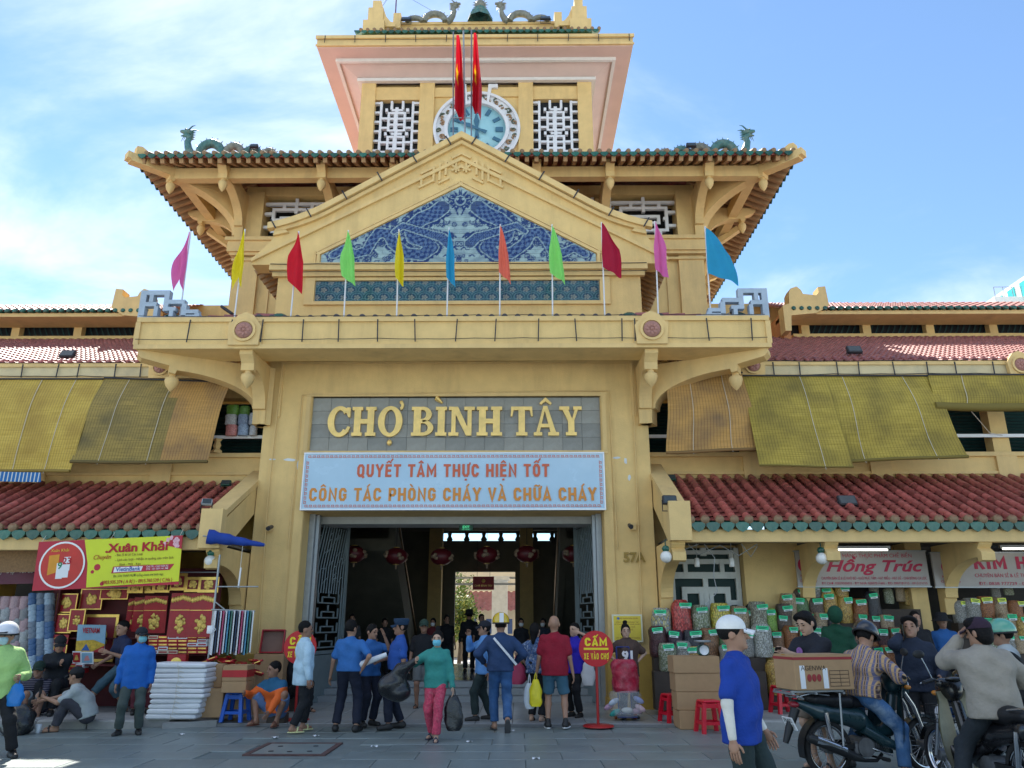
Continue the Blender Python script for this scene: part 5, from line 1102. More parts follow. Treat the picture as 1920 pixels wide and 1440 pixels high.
# ------------------------------------------------------------------ stalls: shared builders
card=M('brown_cardboard',(.40,.25,.13),.85,.08,5,.15,40,dirt=(.32,.19,.10),dscale=2,damt=.5); tape=M('amber_tape',(.45,.22,.03),.25,.1); redgift=M('red_gift_paper',(.42,.015,.02),.4,.15,6); goldfoil=M('gold_foil',(.75,.50,.12),.3,.2,14,metal=.55); paper=M('white_paper',(.72,.74,.76),.7,.04,6); navy=M('navy_plastic',(.02,.03,.09),.4,.1)
def carton(label,cx,y0,z0,w,d,h,rz=0,mat=None,open_=False,print_=None,group=None,cat='box'):
    o=root('carton',label,cat,(cx,y0+d/2,z0),rz,group=group); mat=mat or card
    b=MB(); b.box(-w/2,w/2,-d/2,d/2,0,h,bev=.008); b.build('box_body',mat,o,False)
    MB().box(-w/2-.001,w/2+.001,-.03,.03,h-.004,h+.002).build('tape',tape,o,False)
    f=MB()
    for s in(-1,1): f.box(-w/2+.006,w/2-.006,min(s*.004,s*d/2*.985),max(s*.004,s*d/2*.985),h,h+.005)
    f.build('flap',mat,o,False)
    if print_: print_(o,w,d,h)
    return o
def stool(label,loc,col,rz=.1,h=.44):
    o=root('plastic_stool',label,'stool',loc,rz); mt=M('stool_'+col[0],col[1],.35,.06,5,spec=.5); MB().box(-.145,.145,-.145,.145,h-.035,h,bev=.016).build('seat',mt,o,False)
    for sx in(-1,1):
        for sy in(-1,1):
            m=MB(); a=.115;b=.165; t=.028
            top=[(sx*(a-t),sy*(a-t)),(sx*(a+t),sy*(a-t)),(sx*(a+t),sy*(a+t)),(sx*(a-t),sy*(a+t))]; bot=[(x+sx*(b-a),y+sy*(b-a)) for x,y in top]
            m.add([(x,y,0) for x,y in bot]+[(x,y,h-.03) for x,y in top],[(0,1,5,4),(1,2,6,5),(2,3,7,6),(3,0,4,7),(3,2,1,0),(4,5,6,7)]); m.build('leg',mt,o,False)
    for k,(z,w) in enumerate(((h-.085,.128),(.14,.152))):
        for s in(-1,1): MB().box(-w,w,s*w-.012,s*w+.012,z-.022,z+.022+.02*(k==0)).build('rail',mt,o,False); MB().box(s*w-.012,s*w+.012,-w+.013,w-.013,z-.022,z+.022).build('rail',mt,o,False)
    return o
def bagmat(name,c1,c2,sc=26):
    if name in MATS: return MATS[name]
    m=bpy.data.materials.new(name); m.use_nodes=True; nt=m.node_tree; b=nt.nodes['Principled BSDF']; N=nt.nodes.new; L=nt.links.new; tc=N('ShaderNodeTexCoord'); v=N('ShaderNodeTexVoronoi'); v.inputs['Scale'].default_value=sc; L(tc.outputs['Object'],v.inputs['Vector'])
    r=N('ShaderNodeValToRGB'); r.color_ramp.elements[0].color=(*c1,1); r.color_ramp.elements[1].color=(*c2,1); sp=N('ShaderNodeSeparateColor'); L(v.outputs['Color'],sp.inputs[0]); L(sp.outputs[0],r.inputs[0]); 
    mm=N('ShaderNodeMapRange'); mm.inputs['From Max'].default_value=.7; mm.inputs['To Min'].default_value=1.15; mm.inputs['To Max'].default_value=.35; L(v.outputs['Distance'],mm.inputs['Value']); mx=N('ShaderNodeMix'); mx.data_type='RGBA'; mx.blend_type='MULTIPLY'; mx.inputs[0].default_value=1; L(r.outputs[0],mx.inputs[6]); L(mm.outputs[0],mx.inputs[7]); L(mx.outputs[2],b.inputs['Base Color'])
    b.inputs['Roughness'].default_value=.35; b.inputs['Coat Weight'].default_value=.18; b.inputs['Coat Roughness'].default_value=.15
    bp=N('ShaderNodeBump'); bp.inputs['Strength'].default_value=.6; bp.inputs['Distance'].default_value=.015; L(v.outputs['Distance'],bp.inputs['Height']); L(bp.outputs[0],b.inputs['Normal']); MATS[name]=m; return m
def lumpy_box(w,d,h,n=6,amp=.035,seed=0,pinch=.75):
    rg=np.random.default_rng(seed); mb=MB(); ph=rg.uniform(0,6,8)
    def prof(t): return 1-.06*(1-t)*0-(1-pinch)*max(0,(t-.84)/.16)**1.6-.10*max(0,(.08-t)/.08)**2
    N_=14; K=12; vs=[];fs=[]
    for j in range(K+1):
        t=j/K; k=prof(t)
        for i in range(N_):
            a=2*PI*i/N_; c,s=math.cos(a),math.sin(a); q=(abs(c)**2.4+abs(s)**2.4)**(-1/2.4); r=k*(1+amp*math.sin(3*a+ph[0]+t*5)+amp*math.sin(5*a+ph[1]-t*9)*.7+amp*.8*math.sin(t*12+ph[2]+2*a)); vs.append((c*q*r*w/2,s*q*r*d/2,t*h))
    for j in range(K):
        for i in range(N_): fs.append((j*N_+i,j*N_+(i+1)%N_,(j+1)*N_+(i+1)%N_,(j+1)*N_+i))
    mb.add(vs,fs,0,True); mb.add(vs[-N_:],[tuple(range(N_))]); mb.add(vs[:N_],[tuple(range(N_-1,-1,-1))]); return mb
bag_me=[lumpy_box(1,1,1,seed=k,pinch=(.72,.8,.6)[k%3]).mesh('bag_of_food',card) for k in range(5)]
lab_g=M('green_price_label',(.03,.62,.26),.5,.05); lab_y=M('yellow_price_label',(.70,.80,.08),.5,.05); lab_w=M('white_sub_label',(.72,.74,.74),.5,.05); lab_t=M('label_ink',(.02,.12,.06),.6,0)
lab_me={}
for nm_,mt in(('green',lab_g),('yellow',lab_y)):
    q=MB(); q.box(-.5,.5,-.012,.012,-.5,.5,0); q.box(-.38,.38,-.016,-.0125,.05,.22,1); q.box(-.3,.25,-.016,-.0125,-.28,-.12,1); q.box(-.42,.42,-.011,.011,-1.0,-.505,2); q.box(-.3,.2,-.014,-.0115,-.85,-.7,1); lab_me[nm_]=q.mesh('price_label',[mt,lab_t,lab_w])
FOOD={'candy':((.55,.45,.15),(.25,.30,.35),14),'red':((.40,.02,.02),(.55,.10,.08),16),'herb':((.45,.45,.35),(.12,.16,.05),22),'yellow':((.55,.36,.03),(.70,.52,.10),15),'tan':((.36,.24,.13),(.48,.36,.22),26),'mix':((.40,.40,.30),(.16,.13,.08),20),'maroon':((.05,.012,.015),(.10,.03,.03),24),'purple':((.03,.015,.03),(.07,.03,.05),24),'black':((.015,.015,.02),(.04,.04,.05),22),'brown':((.20,.09,.04),(.30,.15,.07),22),'green':((.06,.14,.05),(.16,.26,.10),24),'lime':((.22,.42,.05),(.36,.55,.12),40),'grey':((.22,.21,.18),(.36,.35,.32),26),'gold':((.42,.22,.04),(.60,.38,.10),18),'rust':((.26,.08,.02),(.40,.16,.05),26),'white':((.5,.5,.46),(.3,.3,.24),22),'dkbrown':((.08,.05,.035),(.15,.10,.07),26)}
FNAME={'candy':'mixed sweets','red':'red sweets','herb':'pale herbs','yellow':'yellow dried fruit','tan':'beige nuts','mix':'mixed herbs','maroon':'maroon dates','purple':'dark plums','black':'black beans','brown':'brown dried fruit','green':'green leaves','lime':'lime green peas','grey':'grey seeds','gold':'golden crisps','rust':'rust brown shrimps','white':'white flakes','dkbrown':'dark brown beans'}
bagn=[0]; NTH=['first','second','third','fourth','fifth','sixth','seventh','eighth','ninth','tenth','eleventh','twelfth','thirteenth','fourteenth']
def bag(px,pyb,w,h,Y,kind,row,pos,lab='green'):
    "a clear bag of dried food, placed where the photo shows its foot"
    bagn[0]+=1; p=at(px,pyb,Y); wd=w/1442*Y*.98; hh=h/1442*Y*1.06
    o=root('food_bag',f'bag of {FNAME[kind]}, {pos}, {row}','bag',tuple(p),random.uniform(-.3,.3),group='bags of dried food at the right stalls')
    mt=bagmat('dried_'+kind,*[tuple(min(.85,q*1.55) for q in c) for c in FOOD[kind][:2]],FOOD[kind][2]); inst('bag_body',bag_me[bagn[0]%5],o,Matrix.Diagonal((wd,wd*.9,hh,1)),mt,False)
    inst('price_label',lab_me[lab],o,Matrix.Translation((random.uniform(-.15,.25)*wd,-wd*.455,hh*.88))@Matrix.Rotation(random.uniform(-.12,.12),4,'Y')@Matrix.Rotation(-.12,4,'X')@Matrix.Diagonal((wd*.62,.5,hh*.15 if hh<.5 else .065,1)),None,False)
def bagrow(row,y0,pxs,pyb,w,h,Y,kinds,lab='green'):
    for i,(px,k) in enumerate(zip(pxs,kinds)): bag(px+random.uniform(-1.5,1.5),pyb+random.uniform(-1,1),w*random.uniform(.92,1.12),h*random.uniform(.86,1.14),Y+random.uniform(-.03,.03),k,row,NTH[i]+' from left',lab)
bagrow('tall row below the lattice window',0,[1243+36.5*i for i in range(6)],1204,35,62,15.35,['candy','red','herb','yellow','tan','mix'])
bagrow('short row below the lattice window',0,[1234+33*i for i in range(7)],1232,32,47,15.0,['maroon','purple','black','brown','green','grey','white'])
bagrow('front row behind the stacked cartons',0,[1252,1282,1302,1368],1258,[30][0],42,14.75,['herb','grey','gold','grey'])
bagrow('row behind the shopkeeper',0,[1395,1424,1448,1474],1196,27,50,15.45,['herb','mix','lime','dkbrown'])
bagrow('top row below the left shop sign',0,[1502,1528,1553,1580],1142,26,38,15.75,['dkbrown','grey','yellow','gold'])
bagrow('second row below the left shop sign',0,[1482,1506,1531,1560,1588,1616,1640],1168,27,46,15.6,['tan','green','dkbrown','gold','gold','rust','black'])
bagrow('third row of the left shop',0,[1470,1496,1519,1541,1565,1618,1641,1664],1198,25,40,15.45,['dkbrown','tan','brown','tan','black','brown','maroon','tan'])
bagrow('fourth row of the left shop',0,[1458,1486,1512,1536,1560,1606,1632,1658,1684,1708],1230,27,42,15.25,['brown','rust','brown','grey','black','dkbrown','rust','maroon','brown','dkbrown'])
bagrow('fifth row of the left shop',0,[1452,1478,1506,1534,1560,1588,1616,1644,1672],1264,27,42,15.05,['gold','black','rust','tan','grey','brown','dkbrown','black','rust'])
bagrow('lowest row of the left shop',0,[1458,1490],1302,34,52,14.8,['gold','tan'])
bagrow('top row of the right shop',0,[1802,1826,1853,1878,1906],1168,27,38,15.6,['grey','grey','rust','tan','rust'],'yellow')
bagrow('second row of the right shop',0,[1845,1870,1896,1922],1200,28,38,15.4,['black','dkbrown','tan','gold'],'green')
bagrow('third row of the right shop',0,[1866,1889,1912],1226,26,32,15.2,['herb','grey','tan'],'green')
# stepped display stands under the bags
std=M('dark_stall_wood',(.06,.045,.035),.7,.2,4)
sts=root('display_stand','stepped wooden display stand carrying the left shop bags','stand',(6.6,15.2,.125),wroot=True); st2=root('display_stand','stepped wooden display stand beneath the lattice window','stand',(5,15.2,.125),wroot=True); st3=root('display_stand','stepped wooden display stand of the right shop','stand',(9.6,15.2,.125),wroot=True)
for o,x0p,x1p,rows in((sts,1444,1720,((1142,15.75),(1168,15.6),(1198,15.45),(1230,15.25),(1264,15.05),(1302,14.8))),(st2,1224,1432,((1204,15.35),(1232,15.0),(1258,14.75))),(st3,1790,1960,((1168,15.6),(1200,15.4),(1226,15.2)))):
    for py,Y in rows: a=at(x0p,py,Y); b=at(x1p,py,Y); MB().box(a.x,b.x,Y-.12,Y+.14,.13,a.z-.004).build('shelf',std,o)
for i,(px,py) in enumerate(((1706,1135),(1724,1133),(1668,1132),(1690,1128),(1640,1122),(1868,1120),(1892,1116))):
    p=at(px,py,15.9); o=root('hanging_snack_bag',f'{NTH[i]} from the left of the snack bags hanging in the shop shadows','bag',tuple(p),group='snack bags hanging in the shops'); inst('bag_body',bag_me[i%5],o,Matrix.Diagonal((.19,.1,.30,1)),bagmat('dried_'+['gold','rust','herb','tan','mix','grey','herb'][i],*FOOD[['gold','rust','herb','tan','mix','grey','herb'][i]]),False); MB().tube([(0,0,.28),(0,0,3.05-p.z)],.004,4).build('string',wirem,o,False)
# cartons, stools, scale
z0=0.0
pb=at(1304,1368,13.35)
for i,(w,h,dx,dy) in enumerate(((.76,.27,.02,0),(.74,.26,.0,.02),(.72,.27,-.02,.03),(.74,.25,-.03,.02))):
    carton(('bottom','second','third','top')[i]+' carton of the brown stack behind the red stool',4.18+dx,13.02+dy,[.006,.283,.550,.827][i],w,.5,h,rz=random.uniform(-.03,.03),group='brown cartons stacked by the kerb')
carton('brown carton standing behind the stacked cartons',4.76,13.05,0,.4,.4,.52)
stool('bright red plastic stool in front of the stacked cartons',(4.22,12.72,.004),('red',(.62,.01,.03)),.15,.46); stool('red plastic stool half hidden behind the stacked cartons',(3.86,13.75,.03),('red',(.62,.01,.03)),.3); stool('red plastic stool under the dried food stall',tuple(at(1470,1330,14.2)*Vector((1,1,0))+Vector((0,0,.125))),('red',(.62,.01,.03)),.2)
stool('blue plastic stool beside the crouching man in orange',tuple(gnd(441,1352,.06)),('blue',(.01,.10,.50)),-.1,.45)
p=at(1328,1262,13.2); sc_=root('kitchen_scale','dark green weighing scale on top of the stacked cartons','scale',(4.32,13.28,1.084)); MB().box(-.09,.09,-.08,.08,0,.16,bev=.03).build('body',M('scale_green',(.02,.10,.08),.35,.1),sc_); MB().lathe([(.001,0),(.075,0),(.075,.01)],20,fn=lambda x,y,z:(x,-.082-z,.085+y)).build('dial',paper,sc_); MB().lathe([(.02,.16),(.03,.2),(.13,.205),(.14,.235),(.135,.235),(.12,.212),(.001,.21)],18).build('pan',steel,sc_)
# prohibition signs
def ban(label,loc,rz=0,zc=1.16,r=.275):
    o=root('prohibition_sign',label,'sign',loc,rz); rd=M('sign_red',(.52,.006,.015),.35,.05); yl=M('sign_yellow',(.85,.68,.02),.5,.03)
    MB().lathe([(.001,-.012),(r,-.012),(r+.004,0),(r,.012),(.001,.012)],40,fn=lambda x,y,z:(x,z,zc+y),sm=False).build('disc',rd,o,False); MB().tube([(0,.02,0.02),(0,.02,zc)],.022,10).build('pole',M('sign_pole_red',(.40,.02,.02),.4,.1),o,False); MB().lathe([(.001,.03),(.05,.03),(.24,.02),(.25,.0)],28).build('base',M('sign_pole_red'),o,False)
    T=lambda z:Matrix.Translation((0,-.014,zc+z))@Matrix.Rotation(PI/2,4,'X')
    block('CẤM',.125,.36,T(.105),yl,o,th=.21,world=False); block('XE VÀO CHỢ',.095,.40,T(-.115),yl,o,th=.17,world=False); MB().box(-.2,.2,-.016,-.0125,zc-.018,zc+.014).build('bar',yl,o,False)
pg=gnd(1122,1362,.03); ban('round red sign reading CẤM XE VÀO CHỢ on a red pole',(pg.x,pg.y,.03),0); pg=gnd(556,1350,.03); ban('second red prohibition sign hidden behind the man in the pale shirt',(pg.x-.02,pg.y-.05,.03),.1)
# plaque, globe lamps, cctv
pq=root('yellow_plaque','yellow notice plaque on the right gate pier','plaque',(3.63,15.58,1.35),wroot=True); a=at(1147,1152,15.6);b=at(1206,1204,15.6); MB().box(a.x,b.x,15.585,15.61,b.z,a.z).build('frame',M('pale_frame',(.7,.68,.5),.5,.05),pq); MB().box(a.x+.03,b.x-.03,15.58,15.59,b.z+.03,a.z-.03).build('panel',M('plaque_yellow',(.72,.55,.05),.4,.05),pq)
cx=(a.x+b.x)/2
for i,(t,w_) in enumerate((('ỦY BAN NHÂN DÂN QUẬN',.42),('CÔNG TRÌNH CHỢ BÌNH TÂY',.44),('DI TÍCH KIẾN TRÚC NGHỆ THUẬT',.5),('CẤP THÀNH PHỐ',.3),('QUYẾT ĐỊNH SỐ',.2),('ỦY BAN NHÂN DÂN',.45))): text(t,.03,M('plaque_ink',(.25,.05,.02),.6,0),FT(cx,15.578,a.z-.075-[0,.07,.11,.16,.21,.36][i]),pq,ext=.0005,maxw=w_)
MB().lathe([(.001,0),(.025,0)],14,fn=lambda x,y,z:(a.x+.12+x,15.578,a.z-.075+y)).build('emblem',M('emblem_blue',(.05,.2,.5),.5,0),pq)
def globe(label,px,py,Y,up):
    p=at(px,py,Y); o=root('globe_lamp',label,'lamp',tuple(p),group='white globe lamps under the awnings'); MB().ell((0,0,0),(.105,.105,.105),20,14).build('globe',M('opal_glass',(.78,.78,.74),.25,.03,spec=.6),o,False); MB().lathe([(.03,.09),(.055,.10),(.07,.15),(.05,.19),(.02,.2)],14).build('gallery',greentile,o,False); MB().tube([(0,0,.19),(0,0,.19+up)],.012,6).build('stem',M('green_stem',(.02,.08,.06),.4,.1),o,False)
globe('white globe lamp at the corner of the right awning',1249,1044,14.15,.12); globe('white globe lamp in front of the left shop sign on the right',1541,1047,14.2,.14); globe('white globe lamp at the corner of the left awning',394,1052,14.15,.1)
def cctv(label,px,py,Y,s):
    p=at(px,py,Y); o=root('security_camera',label,'camera',tuple(p)); m=MB().tube([(0,-.02,.0),(0,-.24,-.06)],[.04,.045],10); m.build('housing',blacksteel,o,False); MB().tube([(0,.0,0),(s*.06,.1,.02),(s*.1,.16,0)],.015,6).build('bracket',blacksteel,o,False); MB().box(s*.1-.06,s*.1+.06,.14,.17,-.07,.07).build('back_box',stucco2,o,False)
cctv('black security camera on the left gate pier',510,988,15.5,-1); cctv('black security camera on the right gate pier',1180,985,15.5,1)
# shop signs on the right
def board(label,px0,px1,py0,py1,Y,col,lines,name='shop_sign',circle=None):
    a=at(px0,py0,Y);b=at(px1,py1,Y); o=root(name,label,'sign',((a.x+b.x)/2,Y,b.z),wroot=True); MB().box(a.x,b.x,Y,Y+.05,b.z,a.z).build('panel',col,o)
    fr=MB(); 
    for z in(a.z,b.z): fr.box(a.x-.02,b.x+.02,Y-.012,Y+.06,z-.012,z+.012)
    fr.build('frame',steel,o)
    W_=b.x-a.x;H_=a.z-b.z
    for s_,u,v,h,w_,mt,*e in lines: text(s_,h,mt,FT(a.x+u*W_,Y-.004,b.z+v*H_),o,ext=.001,maxw=w_*W_,off=e[0] if e else .0,shear=e[1] if len(e)>1 else 0)
    if circle:
        u,v,r,mt,num,wt=circle; MB().lathe([(.001,0),(r,0)],24,fn=lambda x,y,z:(a.x+u*W_+x,Y-.003,b.z+v*H_+y)).build('number_disc',mt,o); text(num,r*1.3,wt,FT(a.x+u*W_,Y-.006,b.z+v*H_),o,ext=.001)
    return o
sg=M('shop_sign_pale',(.36,.325,.30),.3,.08,2); cri=M('sign_crimson',(.42,.015,.06),.5,.05); pal=M('sign_pale_text',(.6,.58,.52),.5,0)
board('pale shop sign Hồng Trúc with number 15 disc',1490,1745,1033,1100,15.45,sg,(('CỬA HÀNG THỰC PHẨM CHẾ BIẾN',.58,.86,.10,.62,cri),('Hồng Trúc',.58,.56,.30,.74,cri,.008,.35),('CHUYÊN BÁN SỈ & LẺ KHÔ BÒ - KHÔ MỰC TẨM - HẠT ĐIỀU - HẠT DẺ - CHÀ BÔNG CÁ LÓC',.58,.23,.075,.80,cri),('ĐT CHỢ: 02839505033 - ĐT NHÀ: 02837511885 - ĐD: 0907181715 - 0913171715',.58,.09,.06,.8,cri),('Sạp',.07,.88,.09,.06,cri),('Mặt Tiền',.08,.30,.06,.11,cri),('Chợ Bình Tây',.08,.16,.06,.13,cri)),circle=(.07,.6,.15,cri,'15',pal))
board('pale shop sign KIM HA with number 16 disc',1745,2020,1036,1101,15.45,sg,(('CHUYÊN BÁN SỈ & LẺ THỰC PHẨM CHẾ BIẾN',.62,.33,.1,.66,cri),('ĐT: 0838 777729 - 02838501814 - 0903',.62,.10,.08,.62,cri),('Sạp',.11,.86,.09,.06,cri),('Mặt Tiền',.11,.30,.06,.11,cri),('Chợ Bình Tây',.11,.16,.06,.14,cri)),circle=(.11,.58,.14,cri,'16',pal)); _k=bpy.data.objects[[o.name for o in bpy.data.objects if o.name.startswith('shop_sign')][-1]]; _a=at(1745,1036,15.45);_b=at(2020,1101,15.45); block('KIM HAN',.24,1.55,FT(_a.x+.58*(_b.x-_a.x),15.446,_b.z+.70*(_a.z-_b.z)),cri,_k,th=.2)
tube_m=M('fluorescent_tube',(.9,.9,.85),.4,0,emit=(1,.97,.85),es=2.5)
def fluo(label,px0,px1,py,Y):
    a=at(px0,py,Y);b=at(px1,py,Y); o=root('fluorescent_lamp',label,'lamp',((a.x+b.x)/2,Y,a.z),wroot=True); MB().tube([(a.x,Y,a.z),(b.x,Y,a.z)],.016,8).build('tube',tube_m,o); MB().box(a.x-.05,b.x+.05,Y-.02,Y+.04,a.z+.018,a.z+.07).build('batten',steel,o)
fluo('lit fluorescent tube above the Hồng Trúc sign',1556,1664,1031,14.9); fluo('fluorescent batten above the KIM HA sign',1880,1960,1029,14.9); fluo('short lit tube far inside the gate',668,686,1103,23)
# bulbs and tangled wires under the right awning
for i,(px,py) in enumerate(((1307,1056),(1372,1056))):
    p=at(px,py,14.9); o=root('hanging_bulb',('left','right')[i]+' energy-saving bulb hanging before the lattice window','bulb',tuple(p)); MB().lathe([(.02,.10),(.045,.09),(.05,0),(.05,-.06),(.04,-.07),(.001,-.07)],12).build('bulb',M('opal_glass'),o,False); MB().tube([(0,0,.1),(.01,0,.4)],.006,5).build('wire',M('grey_wire',(.4,.42,.42),.5,.1),o,False)
gw=M('grey_wire'); 
for pts in(((1290,1020),(1310,1040),(1350,1022)),((1350,1022),(1385,1042),(1420,1020)),((1320,1020),(1340,1046),(1338,1080),(1345,1110),(1322,1135)),((1390,1020),(1408,1044),(1420,1024)),((1262,1022),(1285,1030),(1310,1020))): MB().tube([at(x,y,14.6) for x,y in pts],.008,5).build('loose_wire',gw,wr)
# ------------------------------------------------------------------ people: signed-distance bodies meshed with surface nets
def surfnet(F,o,h):
    s=F<0; nx,ny,nz=F.shape
    cs=[s[i:nx-1+i,j:ny-1+j,k:nz-1+k] for i in(0,1) for j in(0,1) for k in(0,1)]
    c=sum(a.astype(np.int8) for a in cs); act=(c>0)&(c<8); idx=-np.ones(act.shape,np.int64); I=np.argwhere(act); idx[act]=np.arange(len(I))
    acc=np.zeros((len(I),3)); cnt=np.zeros(len(I)); i,j,k=I.T
    cor=[(a,b,d) for a in(0,1) for b in(0,1) for d in(0,1)]
    for p in range(8):
        for q in range(p+1,8):
            A,B=np.array(cor[p]),np.array(cor[q])
            if abs(A-B).sum()!=1: continue
            fa=F[i+A[0],j+A[1],k+A[2]]; fb=F[i+B[0],j+B[1],k+B[2]]; m=(fa<0)!=(fb<0); t=np.where(m,fa/np.where(m,fa-fb,1),0); acc+=np.where(m[:,None],A+(B-A)*t[:,None],0); cnt+=m
    V=(I+acc/np.maximum(cnt,1)[:,None])*h+o; Q=[]
    for ax in range(3):
        sl=[slice(1,n-1) for n in F.shape]; a=[slice(0,n) for n in F.shape]
        n=F.shape; r=[np.arange(1,n[d]-1) for d in range(3)]; r[ax]=np.arange(0,n[ax]-1); G=np.ix_(*r); r2=list(r); r2[ax]=r[ax]+1; G2=np.ix_(*r2)
        e=s[G]!=s[G2]; E=np.argwhere(e); 
        if not len(E): continue
        P_=np.stack([r[d][E[:,d]] for d in range(3)],1); u,v=[(1,2),(2,0),(0,1)][ax]; du=np.zeros(3,int);dv=np.zeros(3,int); du[u]=1;dv[v]=1
        g=lambda X:idx[X[:,0],X[:,1],X[:,2]]
        q=np.stack([g(P_-du-dv),g(P_-dv),g(P_),g(P_-du)],1); fl=s[P_[:,0],P_[:,1],P_[:,2]]; q[~fl]=q[~fl][:,::-1]; Q.append(q)
    return V,np.concatenate(Q)
class SDF:
    def __init__(s,h=.016): s.pr=[];s.h=h;s.cut=[];s.fold=None
    def rc(s,a,b,ra,rb,k=.03): s.pr.append(('c',np.array(a,float),np.array(b,float),ra,rb,k)); return s
    def el(s,c,r,Rm=None,k=.02): s.pr.append(('e',np.array(c,float),np.array(r,float),np.array(Rm or Matrix.Identity(3)),k)); return s
    def mesh(s):
        lo=np.full(3,9.);hi=-lo
        for p in s.pr:
            if p[0]=='c': r=max(p[3],p[4]); lo=np.minimum(lo,np.minimum(p[1],p[2])-r); hi=np.maximum(hi,np.maximum(p[1],p[2])+r)
            else: r=p[2].max(); lo=np.minimum(lo,p[1]-r); hi=np.maximum(hi,p[1]+r)
        h=s.h; lo-=4*h; hi+=4*h; n=np.ceil((hi-lo)/h).astype(int)+1; ax=[lo[d]+h*np.arange(n[d]) for d in range(3)]; F=np.full(n,.5)
        for p in s.pr:
            if p[0]=='c': r=max(p[3],p[4]); a,b=np.minimum(p[1],p[2])-r-.09,np.maximum(p[1],p[2])+r+.09
            else: r=p[2].max(); a,b=p[1]-r-.07,p[1]+r+.07
            i0=np.maximum(((a-lo)/h).astype(int),0); i1=np.minimum(((b-lo)/h).astype(int)+2,n); S3=tuple(slice(x,y) for x,y in zip(i0,i1))
            X=np.stack(np.meshgrid(*[ax[d][S3[d]] for d in range(3)],indexing='ij'),-1)
            if p[0]=='c':
                ba=p[2]-p[1]; t=np.clip(((X-p[1])@ba)/max(ba@ba,1e-9),0,1); d=np.linalg.norm(X-p[1]-t[...,None]*ba,axis=-1)-(p[3]+(p[4]-p[3])*t); k=p[5]
            else:
                Y=(X-p[1])@p[3]; kk=np.linalg.norm(Y/p[2],axis=-1); k2=np.linalg.norm(Y/p[2]**2,axis=-1); d=kk*(kk-1)/np.maximum(k2,1e-6); k=p[4]
            f=F[S3]; hh=np.maximum(k-np.abs(f-d),0)/k; F[S3]=np.minimum(f,d)-hh*hh*k*.25
        if s.cut or s.fold:
            X=np.stack(np.meshgrid(*ax,indexing='ij'),-1)
            if s.fold: a,ph=s.fold; F+=a*(np.sin(21*X[...,2]+9*X[...,0]+7*X[...,1]+ph)*np.sin(13*X[...,0]-8*X[...,2]+ph*2)+.6*np.sin(38*X[...,2]-17*X[...,0]+15*X[...,1]+ph*3)*np.sin(11*X[...,1]+ph))
            for c_ in s.cut:
                if c_[0]=='p': F=np.maximum(F,(X-np.array(c_[1]))@np.array(c_[2]))
                elif c_[0]=='lp':   # local plane: only acts within a radius of a point
                    d=(X-np.array(c_[1]))@np.array(c_[2]); near=np.linalg.norm(X-np.array(c_[1]),axis=-1)<c_[3]; F=np.where(near,np.maximum(F,d),F)
        return surfnet(F,lo,h)
def smesh(name,V,Q,mat,parent,extra=None):
    v=[tuple(x) for x in V]; f=[tuple(int(i) for i in q) for q in Q if min(q)>=0]; me=bpy.data.meshes.new(name)
    if extra: n=len(v); v+=extra.v; f+=[tuple(i+n for i in q) for q in extra.f]
    me.from_pydata(v,[],f); me.materials.append(mat); me.polygons.foreach_set('use_smooth',[True]*len(f)); me.update(); return mesh_obj(name,me,parent,False)
def ik(a,t,l1,l2,hint):
    a=Vector(a);t=Vector(t);d=t-a;L_=d.length; L2=min(L_,(l1+l2)*.995); d.normalize(); t=a+d*L2; x=(l1*l1-l2*l2+L2*L2)/(2*L2); y=math.sqrt(max(0,l1*l1-x*x)); h=Vector(hint); h=h-d*h.dot(d); h.normalize(); return a+d*x+h*y,t
SK=[(.42,.24,.16),(.36,.20,.13),(.29,.155,.10),(.48,.30,.21)]
def skin(i): return M(f'skin_{i}',SK[i],.5,.06,8,sub=.08)
def cloth(name,c=None,var=.1,rough=.85): return M('cloth_'+name,c,rough,var,7,.55,24)
hairm=M('black_hair',(.008,.007,.007),.62,.3,30,.5,90,spec=.15)
def checks(name,cols,sc):
    if name in MATS: return MATS[name]
    m=M(name,cols[0],.85,0); nt=m.node_tree; b=nt.nodes['Principled BSDF']; N=nt.nodes.new; L=nt.links.new; tc=N('ShaderNodeTexCoord'); col=None
    for i,(c,d,s_,w) in enumerate(sc):
        wv=N('ShaderNodeTexWave'); wv.bands_direction=d; wv.inputs['Scale'].default_value=s_; wv.inputs['Distortion'].default_value=.3; L(tc.outputs['Object'],wv.inputs['Vector']); mr=N('ShaderNodeMapRange'); mr.inputs['From Min'].default_value=w; mr.inputs['From Max'].default_value=min(1,w+.12); L(wv.outputs[0],mr.inputs['Value']); mx=N('ShaderNodeMix'); mx.data_type='RGBA'; L(mr.outputs[0],mx.inputs[0]); mx.inputs[7].default_value=(*c,1)
        if col: L(col,mx.inputs[6])
        else: mx.inputs[6].default_value=(*cols[0],1)
        col=mx.outputs[2]
    L(col,b.inputs['Base Color']); return m
PEOPLE=[0]
